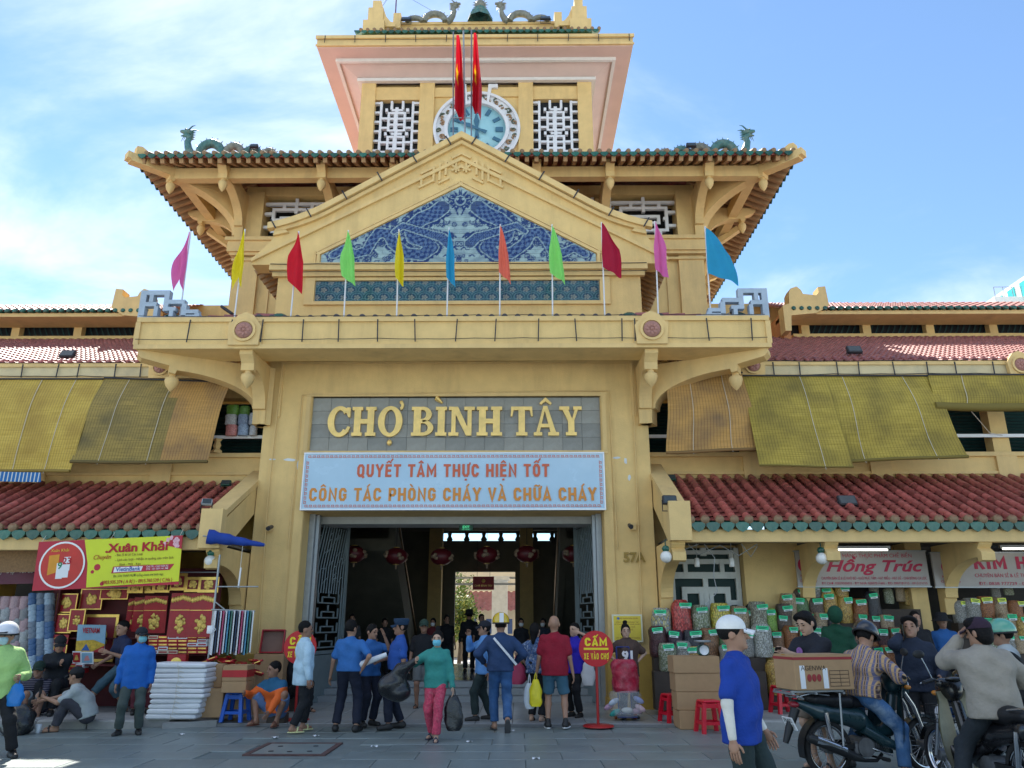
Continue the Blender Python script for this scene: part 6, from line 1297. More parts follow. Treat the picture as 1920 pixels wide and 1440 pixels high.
def person(label,loc,rz=0,h=1.68,shirt=('grey',(.3,.3,.3)),sleeve='short',pants=('black',(.012,.014,.02)),legs='long',shoe=(.02,.02,.02),footwear='shoe',head=(0,0),lean=0,roll=0,twist=0,pel=(0,0,.93),hl=None,hr=None,el=(0.3,1,-.2),er=(-.3,1,-.2),fl=None,fr=None,kl=(0.1,-1,0),kr=(-.1,-1,0),hair='short',hat=None,mask=None,sk=0,fem=False,belly=0,baggy=.02,shirt_len=.12,shirt_mat=None,pants_mat=None,res=.016,curl=.5,collar=None,sitz=None,open_front=None,hoff=0):
    PEOPLE[0]+=1; ph=PEOPLE[0]*1.7
    o=root('person',label,'person',loc,rz); o.scale=(h/1.68,)*3
    pel=Vector(pel); Rc=Matrix.Rotation(twist,3,'Z')@Matrix.Rotation(lean,3,'X')@Matrix.Rotation(roll,3,'Y'); Rm=Matrix.Rotation(twist*.5,3,'Z')@Matrix.Rotation(lean*.55,3,'X')@Matrix.Rotation(roll*.5,3,'Y')
    sw=.155 if fem else .178; HS=1.1; C=lambda x,y,z:pel+Rc@Vector((x,y,z)); D=lambda x,y,z:pel+Rm@Vector((x,y,z)); neck=C(0,.012,.465)
    Rh=Matrix.Rotation(twist+head[0],3,'Z')@Matrix.Rotation(lean*.35+head[1],3,'X'); H=lambda x,y,z:neck+Rh@(Vector((x,y,z))*HS); hc=.143
    sL,sR=C(sw,.01,.385),C(-sw,.01,.385)
    hl=Vector(hl) if hl else pel+Vector((.27,-.04,-.14)); hr=Vector(hr) if hr else pel+Vector((-.27,-.04,-.14))
    eL,hl=ik(sL,hl,.275,.25,el); eR,hr=ik(sR,hr,.275,.25,er)
    fl=Vector(fl) if fl else Vector((.10,0,.085)); fr=Vector(fr) if fr else Vector((-.10,0,.085)); pL,pR=pel+Vector((.088,0,-.05)),pel+Vector((-.088,0,-.05)); k1,fl=ik(pL,fl,.42,.41,kl); k2,fr=ik(pR,fr,.42,.41,kr)
    sd=SDF(res)
    def torso(s,g,hips=True):
        k=.05
        s.rc(C(-sw*.86,.005,.372),C(0,.012,.425),.040+g,.046+g,k); s.rc(C(sw*.86,.005,.372),C(0,.012,.425),.040+g,.046+g,k); s.rc(C(-sw*.55,-.005,.30),C(sw*.55,-.005,.30),.096+g,.096+g,k); s.rc(D(-.075,-.01-belly*.4,.20),D(.075,-.01-belly*.4,.20),.098+g+belly*.6,.098+g+belly*.6,k); s.rc(D(-.065,-.008-belly*.5,.08),D(.065,-.008-belly*.5,.08),.097+g+belly,.097+g+belly,k); s.rc(C(0,.02,.40),C(0,.012,.455),.075+g*.6,.05+g*.3,k)
        if fem:
            for x in(-.07,.07): s.el(C(x,-.085,.29),(.062+g,.06+g,.06+g),None,.03)
    torso(sd,-.008)
    for k_,p in((1,pL),(-1,pR)): sd.rc(pel+Vector((k_*.06,.01,.0)),p,.10,.09,.05)
    for kn,p,f,d in((k1,pL,fl,1),(k2,pR,fr,-1)):
        sd.rc(p,kn,.082,.052,.03); mid=kn.lerp(f,.35)+Vector((0,.012,0)); sd.rc(kn,mid,.052,.052,.03); sd.rc(mid,f,.052,.034,.03)
    for s_,e_,h_ in((sL,eL,hl),(sR,eR,hr)): sd.rc(s_,e_,.045,.036,.03); sd.rc(e_,h_,.038,.025,.02)
    sd.rc(C(0,.012,.44),H(0,.005,.08),.052,.05,.03)
    sd.el(H(0,.008,hc+.02),tuple(q*HS for q in (.076,.096,.098)),Rh,.03); sd.el(H(0,-.028,hc-.055),tuple(q*HS for q in (.058,.062,.066)),Rh,.03); sd.rc(H(0,-.092,hc+.005),H(0,-.108,hc-.030),.010,.015,.012); sd.rc(H(-.035,-.080,hc+.022),H(.035,-.080,hc+.022),.014,.014,.02); sd.el(H(0,-.078,hc-.092),tuple(q*HS for q in (.024,.02,.018)),Rh,.02)
    for x in(-.078,.078): sd.el(H(x,.012,hc-.012),tuple(q*HS for q in (.011,.024,.034)),Rh,.008)
    ex=MB(); toes=[]
    for h_,e_,side in((hl,eL,1),(hr,eR,-1)):
        d=(h_-e_).normalized(); inw=Vector((-side,0,0)); nrm=(inw-d*inw.dot(d)); nrm=nrm.normalized() if nrm.length>.05 else Vector((0,-1,0)); wv=d.cross(nrm).normalized(); c0=h_+d*.045
        sd.el(c0,(.018,.042,.05),Matrix((nrm,wv,d)).transposed(),.012)
        fwd=wv if wv.y<0 or abs(wv.y)<.2 and wv.z<0 else -wv
        for q in range(4):
            b=h_+d*.085+fwd*(.03-.02*q); l=(.075,.085,.08,.062)[q]; c1=curl*(.7+.15*q); a1=d*math.cos(c1*.6)+nrm*math.sin(c1*.6); a2=d*math.cos(c1*1.5)+nrm*math.sin(c1*1.5); a3=d*math.cos(c1*2.2)+nrm*math.sin(c1*2.2); p1=b+a1*l*.45; p2=p1+a2*l*.32; p3=p2+a3*l*.23; ex.tube([b-d*.015,p1,p2,p3],[.0095,.009,.0085,.006],6)
        tb=h_+d*.03+fwd*.034; ex.tube([tb,tb+fwd*.022+d*.028+nrm*.008,tb+fwd*.026+d*.055+nrm*.022],[.011,.010,.007],6)
    shoes=[]
    for f,kn,side in((fl,k1,1),(fr,k2,-1)):
        sh_=(f-kn).normalized(); out_=Vector((side*.22,-1,0)).normalized(); 
        if f.z>.16 and sh_.y>.55: out_=Vector((0,-.25,-1)).normalized()
        hz=Vector((f.x,f.y,f.z-.045)); toe=hz+out_*.145-Vector((0,0,.012)) ; sd.rc(hz-out_*.03,toe,.036,.026,.02); sd.rc(f,hz,.036,.036,.02); shoes.append((hz,out_,toe))
    body=smesh('body',*sd.mesh(),skin(sk),o,ex)
    # shirt
    ss=SDF(res); torso(ss,baggy); ss.fold=(.0075,ph)
    hemc=pel+Rm@Vector((0,0,-shirt_len)); up=Rm@Vector((0,0,1))
    for x in(-.07,.07): ss.rc(D(x,.0,.02),pel+Rm@Vector((x*1.15,.0,-shirt_len-.04)),.105+baggy+belly*.7,.108+baggy+belly*.4,.05)
    for s_,e_,h_ in((sL,eL,hl),(sR,eR,hr)):
        ss.rc(s_,e_ if sleeve=='long' else s_.lerp(e_,.74),.052+baggy*.6,.05+baggy*.6,.03)
        if sleeve=='long': ss.rc(e_,e_.lerp(h_,.93),.048+baggy*.6,.036+baggy*.4,.02)
    ss.cut.append(('lp',hemc,tuple(-up),.27))
    ss.cut.append(('lp',H(0,-.005,.055),tuple(Rc@Vector((0,.25,1)).normalized()),.13))
    sm_=shirt_mat or cloth(*shirt); so_=smesh('shirt' if sleeve!='jacket' else 'jacket',*ss.mesh(),sm_,o)
    if collar:
        m=MB(); m.tube([C(.075*math.cos(a),.012-.075*math.sin(a)*.9,.455-.02*max(0,math.sin(a))) for a in np.linspace(0,2*PI,17)[:-1]],[.016]*16,6,closed=True); m.build('collar',cloth(*collar),so_,False)
    # trousers
    st=SDF(res); g=.016; st.fold=(.006,ph+1)
    st.rc(D(-.065,.0,.06),D(.065,.0,.06),.100+g*.3+belly*.5,.100+g*.3+belly*.5,.05)
    for kn,p,f,k_ in((k1,pL,fl,1),(k2,pR,fr,-1)):
        st.rc(pel+Vector((k_*.06,.012,.0)),p,.105,.098,.05); st.rc(p,kn,.090+g*.5,.062+g,.03)
        if legs=='long': mid=kn.lerp(f,.5); st.rc(kn,f.lerp(kn,.03),.060+g,.052+g,.03); st.cut.append(('lp',f.lerp(kn,.06),tuple((f-kn).normalized()),.16))
        elif legs=='short': d=(kn-p).normalized(); st.rc(p,kn,.10,.085,.03); st.cut.append(('lp',kn-d*.03,tuple(d),.15))
        elif legs=='mid': d=(f-kn).normalized(); st.rc(kn,kn.lerp(f,.5),.072,.075,.03); st.cut.append(('lp',kn.lerp(f,.38),tuple(d),.18))
    st.cut.append(('lp',D(0,.03,.12),tuple(Rm@Vector((0,0,1))),.21)); smesh('trousers' if legs=='long' else 'shorts',*st.mesh(),pants_mat or cloth(*pants),o)
    fm=M('footwear_%d'%int(sum(shoe)*1e4),shoe,.5,.1,9)
    for hz,od,toe in shoes:
        b=SDF(.011); dn=Vector((0,0,-1)) if abs(od.z)<.5 else Vector((0,1,-.2)); rt=od.cross(dn).normalized()
        if footwear=='shoe': b.rc(hz-od*.035,toe+od*.01,.050,.040,.03); b.rc(hz+Vector((0,0,.03)),hz,.044,.046,.03); b.cut.append(('p',hz+dn*.044,tuple(dn)))
        elif footwear=='sneaker': b.rc(hz-od*.035,toe+od*.012,.052,.042,.03); b.rc(hz+Vector((0,0,.07)),hz,.042,.046,.03); b.cut.append(('p',hz+dn*.030,tuple(dn)))
        else: b.el(hz+od*.06+dn*.036,(.052,.145,.013),Matrix((rt,od,-dn)).transposed(),.01); b.rc(hz+od*.075-rt*.04+dn*.01,hz+od*.085-dn*.030,.012,.016,.01); b.rc(hz+od*.075+rt*.04+dn*.01,hz+od*.085-dn*.030,.012,.016,.01)
        so=smesh({'shoe':'shoe','sneaker':'sneaker'}.get(footwear,'sandal'),*b.mesh(),fm,o)
        if footwear=='sneaker': MB().ell((0,0,0),(1,1,1),12,6,mat=Matrix.Translation(hz+od*.055+dn*.036)@Matrix((rt,od,dn)).transposed().to_4x4()@Matrix.Diagonal((.056,.155,.02,1))).build('sole',whitem,so,False)
    # head: hair, eyes, mouth, hats
    ht=Matrix.Translation(H(0,0,hc))@Rh.to_4x4()@Matrix.Scale(HS,4)
    if hair and hair!='bald':
        hs=SDF(.010); hs.fold=(.0045,ph); hs.el(H(0,.014,hc+.027),tuple(q*HS for q in (.083,.099,.102)),Rh,.02); hs.cut.append(('p',H(0,-.062,hc+.045),tuple(Rh@Vector((0,-1,-.55)).normalized())))
        if hair in('long','bun'): hs.el(H(0,.055,hc-.03),tuple(q*HS for q in (.075,.06,.11)),Rh,.03); 
        if hair=='bun': hs.el(H(0,.03,hc+.145),tuple(q*HS for q in (.04,.04,.035)),Rh,.015)
        if hair=='long': hs.rc(H(0,.07,hc-.02),H(0,.085,hc-.2),.06,.03,.03)
        if hair=='short': hs.cut.append(('p',H(0,.0,hc-.055),tuple(Rh@Vector((0,.15,-1)).normalized())))
        if hair=='mop': hs.el(H(0,-.03,hc+.075),tuple(q*HS for q in (.09,.085,.055)),Rh,.03); hs.el(H(0,.05,hc-.02),tuple(q*HS for q in (.08,.06,.09)),Rh,.03)
        smesh('hair',*hs.mesh(),hairm,o)
    e=MB()
    for x in(-.031,.031): e.ell((x,-.080,.006),(.013,.012,.0065),8,6); e.ell((x,-.093,.030),(.020,.007,.0045),8,4)
    e.xf(ht); e.build('eyes_and_brows',hairm,o,False)
    if not mask: mo=MB().ell((0,-.083,-.066),(.023,.012,.0055),10,6).xf(ht); mo.build('lips',M('lip_tone',(.22,.08,.07),.5,.1),o,False)
    else:
        mk=SDF(.009); mk.el(H(0,-.052,hc-.048),tuple(q*HS for q in (.064,.062,.062)),Rh,.01); mk.rc(H(0,-.100,hc-.02),H(0,-.108,hc-.045),.016,.018,.02); mk.cut.append(('p',H(0,-.045,hc-.05),tuple(Rh@Vector((0,1,0))))); mk.cut.append(('p',H(0,0,hc+.0),tuple(Rh@Vector((0,-.1,1))))); smesh('face_mask',*mk.mesh(),cloth(*mask),o)
    if hat:
        kind,c=hat; hm_=cloth(*c) if kind!='helmet' else M('helmet_'+c[0],c[1],.2,.05,5,spec=.6,coat=.6); b=MB()
        if kind in('cap','guard'):
            b.ell((0,.012,.040),(.088,.106,.092 if kind=='cap' else .085),20,8,bot=-.08); 
            if kind=='guard': b.lathe([(.094,.05),(.108,.105),(.10,.125),(.001,.13)],20,fn=lambda x,y,z:(x,y*1.15+.012,z))
            b.grid(lambda u,v:((u-.5)*.165*(1-.25*v*v),-.074-.085*v*(1-1.2*(u-.5)**2),.042-.02*v-.05*(u-.5)**2*4*.5),10,5); b.grid(lambda u,v:((.5-u)*.165*(1-.25*v*v),-.074-.085*v*(1-1.2*(u-.5)**2),.034-.02*v-.05*(u-.5)**2*4*.5),10,5)
        elif kind=='helmet':
            b.ell((0,.008,.045),(.125,.142,.128),24,10,bot=-.22); b.tube([(.118*math.cos(a),.008+.135*math.sin(a),.018) for a in np.linspace(0,2*PI,25)[:-1]],.012,6,closed=True,m=1); b.grid(lambda u,v:((u-.5)*.17,-.115-.055*v*(1-2*(u-.5)**2),.055-.02*v),8,3,m=1)
        elif kind in('bucket','brim'): b.lathe([(.16 if kind=='bucket' else .20,.0),(.155,.012),(.102,.045),(.092,.13),(.07,.145),(.001,.148)],22,fn=lambda x,y,z:(x,y*1.1+.008,z+.0))
        elif kind=='hood': b.ell((0,.03,.01),(.108,.118,.132),18,12); b.xf(Matrix.Translation((0,.02,0)))
        elif kind=='beanie': b.ell((0,.012,.04),(.095,.112,.10),18,8,bot=-.1)
        b.xf(ht); b.build({'cap':'cap','guard':'peaked_cap','helmet':'helmet','bucket':'bucket_hat','brim':'brimmed_hat','hood':'hood','beanie':'cap'}[kind],[hm_,M('helmet_trim',(.02,.02,.022),.5,.1)],o,False)
    return o,dict(H=H,C=C,D=D,hl=hl,hr=hr,Rh=Rh,Rc=Rc,eL=eL,eR=eR,pel=pel,fl=fl,fr=fr,ht=ht,kl=k1,kr=k2)
# ------------------------------------------------------------------ the people in the photograph
def stand(label,px,py,top,z=0,rz=0,hx=0,seat=None,**kw):
    L_=gnd(px,py,z); zt=at(px,top,L_.y).z-z-hx; return person(label,tuple(L_),rz,zt/1.70*1.68 if seat is None else seat,**kw)
BLK=('black',(.010,.011,.014)); NAV=('navy',(.010,.014,.030)); GRD=('guard_blue',(.030,.135,.38)); 
SHOP=(.02,.02,.022)
def sack(label,pts,wd,mat,loc=(0,0,0),name='carrier_bag',handle=None,seed=0,flat=.55):
    o=root(name,label,'bag',loc); a=lumpy_box(wd,wd*flat,pts,seed=seed,amp=.09,pinch=.9); a.v=[(x*(.22+.78*max(0,math.sin(PI*(.06+.72*(1-z/pts))))**.8),y*(.3+.7*(1-z/pts)**.5),z-pts) for x,y,z in a.v]; a.build('bag_body',mat,o,False)
    if handle: MB().tube([(-wd*.12,0,-.04),(-wd*.05,0,handle*.7),(0,0,handle),(wd*.05,0,handle*.7),(wd*.12,0,-.04)],.008,5).build('handle',mat,o,False)
    return o
def hw(o,v):   # a person's local point in the world
    v=Vector(v); r=Matrix.Rotation(o.rotation_euler.z,3,'Z'); return Vector(o.location)+r@(v*o.scale.x)
blkpl=M('black_plastic_bag',(.010,.011,.013),.28,.2,9,.3,25,spec=.6)
# --- left group
o,i=stand('person standing in a blue shirt, dark cap and pale mask by the paper stack',240,1378,1172,0,.3,.02,shirt=('bright_blue',(.012,.11,.42)),sleeve='long',pants=('grey_green',(.055,.075,.07)),hat=('cap',('dark_navy',(.012,.014,.022))),mask=('pale_blue',(.20,.50,.58)),sk=2,head=(.55,0),shirt_len=.22,baggy=.034,hl=(.26,-.06,.74),hr=(-.28,-.04,.76),fl=(.15,0,.085),fr=(-.15,-.03,.085))
o,i=person('person in a pale grey shirt and black cap sitting on the kerb',tuple(gnd(104,1372)),-1.25,1.64,shirt=('pale_grey',(.36,.40,.41)),sleeve='short',pants=('slate',(.055,.055,.07)),hat=('cap',('black',BLK[1])),pel=(0,.42,.26),lean=.55,fl=(.10,.0,.085),fr=(-.12,-.04,.085),hl=(.12,-.22,.52),hr=(-.10,-.32,.44),head=(-.35,-.05),footwear='sandal',sk=1,baggy=.03,shirt_len=.06)
ph=root('mobile_phone','small phone in the raised hand of the sitting person','phone',tuple(hw(o,i['hl'])+Vector((-.05,-.02,.07))),0); MB().box(-.006,.006,-.035,.035,-.07,.07,bev=.004).build('case',BLK and M('phone_black',(.01,.01,.012),.2,.05),ph,False)
person('person in a dark striped shirt and green-black cap sitting at the kerb',tuple(gnd(48,1362)),.35,1.62,shirt_mat=checks('navy_stripes',[(.014,.014,.03)],[((.25,.22,.25),'Z',9,.9)]),shirt=None,sleeve='short',pants=('grey_short',(.16,.18,.19)),legs='short',hat=('cap',('dark_green',(.01,.03,.02))),pel=(0,.48,.30),lean=.45,fl=(.12,.1,.085),fr=(-.14,.12,.085),hl=(.12,-.12,.30),hr=(-.14,-.05,.32),head=(0,-.05),sk=2,footwear='sandal')
person('person in a black jacket with folded arms sitting behind the kerb sitters',(gnd(92,1338,.125).x,14.0,.125),.25,1.68,shirt=('jacket_black',(.012,.014,.018)),sleeve='long',pants=BLK,hat=('cap',BLK),pel=(0,.1,.52),lean=.25,fl=(.12,-.35,.085),fr=(-.12,-.35,.085),hl=(-.12,-.24,.78),hr=(.12,-.22,.82),head=(.3,.25),sk=1)
ls=root('wooden_bench','low wooden bench under the person in the black jacket','bench',(gnd(92,1338,.125).x,14.12,.125)); MB().box(-.3,.3,-.16,.16,.34,.40,bev=.01).build('seat',M('dark_stall_wood'),ls,False)
for a in(-.25,.25):
    for b in(-.12,.12): MB().box(a-.02,a+.02,b-.02,b+.02,0,.339).build('leg',M('dark_stall_wood'),ls,False)
person('person in navy leaning among the red calendars',(gnd(205,1335,.125).x,14.25,.125),-.6,1.65,shirt=('deep_navy',(.012,.02,.06)),sleeve='short',pants=('teal_denim',(.05,.10,.13)),legs='mid',pel=(.05,.15,.80),lean=.3,fl=(.15,.2,.085),fr=(-.25,-.35,.12),hl=(.2,-.28,1.0),hr=(-.2,-.2,.8),sk=1,footwear='sandal',shoe=(.03,.025,.02))
pe_,pi_=person('person in a red top and dark cap eating from a bowl behind the paper stack',(gnd(288,1330,.125).x,14.15,.125),.55,1.56,shirt=('brick_red',(.22,.02,.02)),sleeve='short',pants=('maroon',(.10,.02,.03)),pel=(0,.1,.40),lean=.4,fl=(.12,-.25,.085),fr=(-.12,-.25,.085),hl=(.06,-.30,.86),hr=(-.05,-.32,.72),hair='long',hat=('cap',('dark_green',)),fem=True,sk=3,head=(.3,.35))
bw=root('white_bowl','white bowl held by the eating person','bowl',tuple(hw(pe_,pi_['hr'])+Vector((.05,-.08,.03)))); MB().lathe([(.03,0),(.06,.02),(.085,.06),(.08,.06),(.05,.02),(.001,.012)],18).build('bowl_body',whitem,bw,False)
# crouching man in a two-tone jacket
def twotone(name,c1,c2,z,c3=None):
    m=M(name,c1,.8,0); nt=m.node_tree; N=nt.nodes.new; L=nt.links.new; tc=N('ShaderNodeTexCoord'); sp=N('ShaderNodeSeparateXYZ'); L(tc.outputs['Object'],sp.inputs[0]); ab=N('ShaderNodeMath'); ab.operation='ABSOLUTE'; L(sp.outputs['X'],ab.inputs[0]); ad=N('ShaderNodeMath'); ad.operation='MULTIPLY_ADD'; ad.inputs[1].default_value=-.35; L(ab.outputs[0],ad.inputs[0]); L(sp.outputs['Z'],ad.inputs[2]); gt=N('ShaderNodeMath'); gt.operation='GREATER_THAN'; gt.inputs[1].default_value=z; L(ad.outputs[0],gt.inputs[0]); mx=N('ShaderNodeMix'); mx.data_type='RGBA'; L(gt.outputs[0],mx.inputs[0]); mx.inputs[6].default_value=(*c2,1); mx.inputs[7].default_value=(*c1,1); L(mx.outputs[2],nt.nodes['Principled BSDF'].inputs['Base Color']); return m
o,i=person('person in an orange and blue jacket crouching beside the blue stool',tuple(gnd(500,1360,.03)),-.35,1.64,shirt=None,shirt_mat=twotone('orange_blue_jacket',(.015,.10,.20),(.72,.13,.02),.50),sleeve='long',pants=('short_blue',(.10,.18,.36)),legs='short',pel=(0,.22,.25),lean=.32,fl=(.20,-.02,.085),fr=(-.20,-.02,.085),kl=(.6,-.8,.4),kr=(-.6,-.8,.4),hl=(.22,-.30,.18),hr=(-.28,-.26,.50),head=(-.5,-.05),sk=2,footwear='sandal',shoe=(.12,.04,.025),baggy=.03,shirt_len=.06)
MB().lathe([(.075,.0),(.085,.05),(.078,.06)],14,fn=lambda x,y,z:tuple(i['C'](x,-y*.8,.40+z))).build('collar',cloth('teal_collar',(.015,.10,.20)),o,False)
ib=root('low_step_stool','low dark box under the crouching person','stool',(o.location.x+.08,o.location.y+.30,.03)); MB().box(-.15,.15,-.12,.12,0,.15,bev=.01).build('box_body',M('dark_stall_wood'),ib,False)
o,i=stand('person in a pale blue long-sleeved shirt and yellow sandals seen from the side',560,1371,1163,.03,2.15,shirt=('sky_pale',(.42,.58,.68)),sleeve='long',pants=BLK,footwear='sandal',shoe=(.62,.62,.30),sk=2,shirt_len=.24,baggy=.03,head=(-.25,0),hl=(.22,-.12,.80),hr=(-.30,.0,.78),fl=(.12,-.1,.085),fr=(-.10,.14,.085))
person('person in dark clothes sitting behind the second prohibition sign',(gnd(592,1318,.03).x,15.3,.03),.9,1.62,shirt=BLK,sleeve='long',pants=('charcoal',(.02,.02,.024)),pel=(0,.1,.36),lean=.35,fl=(.12,-.3,.085),fr=(-.12,-.3,.085),hl=(.1,-.36,.5),hr=(-.08,-.3,.95),sk=1,res=.02,footwear='sandal')
fb2=root('low_step_stool','low box under the dark-clothed sitter','stool',(gnd(592,1318,.03).x,15.4,.03)); MB().box(-.16,.16,-.14,.14,0,.25,bev=.01).build('box_body',M('dark_stall_wood'),fb2,False)
# --- guards
o,i=stand('guard in a blue short-sleeved shirt seen from behind with a hand on the hip',648,1371,1160,.02,PI-.12,shirt=GRD,pants=NAV,sk=1,baggy=.024,shirt_len=.04,hl=(.33,-.05,.80),hr=(-.22,.02,.92),er=(-1,.5,0),el=(.6,.6,0),fl=(.17,0,.085),fr=(-.17,.02,.085),head=(-.35,0))
rp_=root('rolled_paper','white rolled paper under the arm of the guard seen from behind','paper roll',tuple(hw(o,(-.30,-.02,1.04)))); MB().tube([(-.12,.0,-.05),(.28,.02,.10)],[.05,.035],12).build('roll',paper,rp_,False)
stand('guard in blue covering the face with one hand',688,1361,1168,.03,.75,shirt=GRD,pants=NAV,sk=1,hl=(.10,-.27,1.47),hr=(-.27,-.05,.8),er=(-.5,1,0),el=(.6,-.3,-1),head=(.25,.15),curl=.15)
o,i=stand('guard in blue uniform and peaked cap facing left',742,1366,1153,.02,-1.25,.045,shirt=('uniform_blue',(.022,.085,.34)),pants=NAV,sk=2,belly=.025,baggy=.026,shirt_len=.04,hat=('guard',('cap_navy',(.012,.035,.075))),hl=(.27,.02,.76),hr=(-.2,-.28,1.02),er=(-.6,.8,-.2),fl=(.10,-.14,.085),fr=(-.10,.10,.085))
MB().lathe([(.001,0),(.045,0),(.05,.006)],12,fn=lambda x,y,z:tuple(i['C'](.205+.035+z,.02+x,.28+y))).build('sleeve_badge',M('badge_cream',(.7,.62,.4),.6,.2,30),o,False); MB().box(.13,.2,-.03,.03,.405,.412).xf(Matrix.Translation(i['pel'])@i['Rc'].to_4x4()@Matrix.Translation((0,0,.025))).build('epaulette',cloth('epaulette_navy',(.015,.03,.08)),o,False)
stand('person in a black T-shirt and green cap walking out of the hall',790,1328,1158,.03,.1,.02,shirt=BLK,pants=('grey_short2',(.12,.13,.13)),legs='short',hat=('cap',('olive',(.03,.06,.045))),sk=2,footwear='sandal',res=.018)
# --- woman in teal
o,i=stand('person in a teal blouse and pink trousers walking with black bags',815,1388,1180,0,-.18,shirt=('teal',(.035,.24,.21)),sleeve='long',pants=None,pants_mat=M('pink_batik',(.48,.05,.10),.85,.35,30,.2,60,dirt=(.62,.25,.28),dscale=22,damt=.7),fem=True,hair='bun',mask=('sky_mask',(.16,.52,.66)),sk=3,shirt_len=.14,baggy=.024,hr=(-.30,-.20,1.22),er=(-.9,.2,-.6),hl=(.30,-.06,.80),fl=(.08,-.20,.085),fr=(-.08,.10,.10),footwear='sandal',shoe=(.03,.03,.06),head=(.12,.08))
m=MB(); A=hw(o,i['hr']); bs=root('shoulder_sack','shiny black plastic sack slung over the shoulder of the person in teal','bag',tuple(A+Vector((-.32,.05,-.5))))
g=SDF(.02); a0=(0.34,-.05,.53); g.rc(a0,(.12,0,.36),.03,.09,.05); g.rc((.12,0,.36),(-.06,.02,.14),.10,.15,.06); g.rc((-.06,.02,.14),(.10,.03,.08),.15,.15,.06); g.fold=(.010,2.); smesh('bag_body',*g.mesh(),blkpl,bs)
q=hw(o,i['hl']); sack('black carrier bag hanging from the hand of the person in teal',.46,.26,blkpl,tuple(q+Vector((.02,-.01,-.12))),handle=.10,seed=3)
# --- figures in the dark hall
HALL=[('person with a brimmed hat silhouetted against the bright courtyard',880,1262,1143,('brim',BLK),None,PI,20.8,BLK),('person in black with sunglasses beside the hatted figure',903,1262,1150,None,None,.3,20.2,BLK),('person in black with a white mask in the hall',977,1262,1160,None,('white_mask',(.6,.62,.62)),.1,19.0,BLK),('person in dark navy with a white mask behind the bald person',1018,1262,1165,None,('white_mask',(.6,.62,.62)),-.2,19.4,('dim_navy',(.02,.025,.04))),('person in dark red with a white mask at the back of the hall',812,1262,1158,None,('white_mask',(.6,.62,.62)),0,20.0,('dim_red',(.12,.015,.02))),('person in black standing left of the bright doorway',838,1262,1152,None,None,.4,20.6,BLK),('person in grey in the shadow near the left stair',660,1262,1150,None,None,.2,19.0,('dim_grey',(.05,.05,.055))),('dark figure seated low by the hall wall',722,1262,1192,None,None,.3,19.5,BLK)]
for lab,px,py,top,hat,mask,rz,Y,sh in HALL:
    X=at(px,1165,Y).x; zt=at(px,top,Y).z-.4; person(lab,(X,Y,.4),rz,min(1.78,max(1.3,zt/1.7*1.68)),shirt=sh,sleeve='long' if hat else 'short',pants=BLK,hat=hat,mask=mask,hair='long' if mask else 'short',fem=bool(mask),res=.024,sk=2)
# --- right of the gate
o,i=stand('person in a light blue shirt and dark cap touching the face, facing left',905,1351,1160,.03,-1.45,.02,shirt=('light_blue',(.12,.30,.62)),sleeve='long',pants=('green_black',(.02,.035,.035)),hat=('cap',('dark_navy',)),sk=1,shirt_len=.16,hl=(.22,0.1,.82),hr=(-.05,-.26,1.42),er=(-.4,-.5,-1),fl=(.1,-.14,.085),fr=(-.1,.16,.085),baggy=.03)
jean=M('blue_denim',(.035,.10,.24),.85,.3,5,.3,70,dirt=(.16,.28,.42),dscale=2.2,damt=.8)
o,i=stand('person in a yellow helmet, navy jacket and jeans walking in',938,1369,1149,.02,PI+.1,.03,shirt=('denim_navy',(.022,.050,.125)),sleeve='long',pants=None,pants_mat=jean,hat=('helmet',('yellow',(.62,.42,.02))),sk=1,baggy=.032,shirt_len=.08,hl=(.26,-.16,.98),hr=(-.26,-.16,.98),el=(.9,.8,0),er=(-.9,.8,0),fl=(.08,-.12,.085),fr=(-.09,.25,.17),kr=(-.1,-1,-.2),footwear='sandal',shoe=(.05,.05,.05))
st_=MB(); pts=[i['C'](.12-.36*t,.13+.035*math.sin(PI*t),.42-.40*t) for t in np.linspace(0,1,12)]
for a,b in zip(pts[:-1],pts[1:]): st_.bar(a,b,.035,.006,up=(0,1,0))
st_.build('shoulder_strap',M('white_strap',(.65,.66,.68),.7,.25,60),o,False)
MB().box(-.03,.03,-.001,.002,0,.13).xf(i['ht']@Matrix.Translation((0,.148,.03))).build('helmet_stripe',whitem,o,False)
o,i=stand('bald person in a dark red polo shirt and blue shorts seen from behind',1042,1365,1152,.02,PI-.1,shirt=('wine_red',(.26,.008,.025)),pants=('petrol',(.05,.13,.19)),legs='short',hair='bald',sk=1,belly=.02,baggy=.026,shirt_len=.16,footwear='sneaker',hl=(.30,-.05,.78),hr=(-.30,.0,.74),fl=(.12,.0,.085),fr=(-.16,.08,.10))
MB().lathe([(.060,.0),(.066,.03),(.062,.045)],14,fn=lambda x,y,z:tuple(i['C'](x,y+.012,.425+z))).build('collar',cloth('wine_red'),o,False)
q=hw(o,i['hl']); sack('yellow carrier bag in the hand of the bald person',.40,.20,M('yellow_plastic_bag',(.80,.66,.02),.35,.1,8,.2,25),tuple(q+Vector((-.02,-.05,-.10))),handle=.1,seed=1); sack('white carrier bag beside the yellow one',.38,.18,M('white_plastic_bag',(.62,.66,.70),.35,.1,8,.2,25),tuple(q+Vector((-.12,.02,-.16))),handle=.14,seed=2)
o,i=stand('person in a blue and white floral blouse beside the bald person',1006,1353,1166,.03,PI-.5,shirt=None,shirt_mat=M('floral_blue',(.05,.10,.22),.8,.6,28,dirt=(.6,.62,.62),dscale=24,damt=1),pants=BLK,legs='long',fem=True,hair='long',sk=3,hl=(.26,-.06,.98),el=(1,.6,0),footwear='sandal',res=.018)
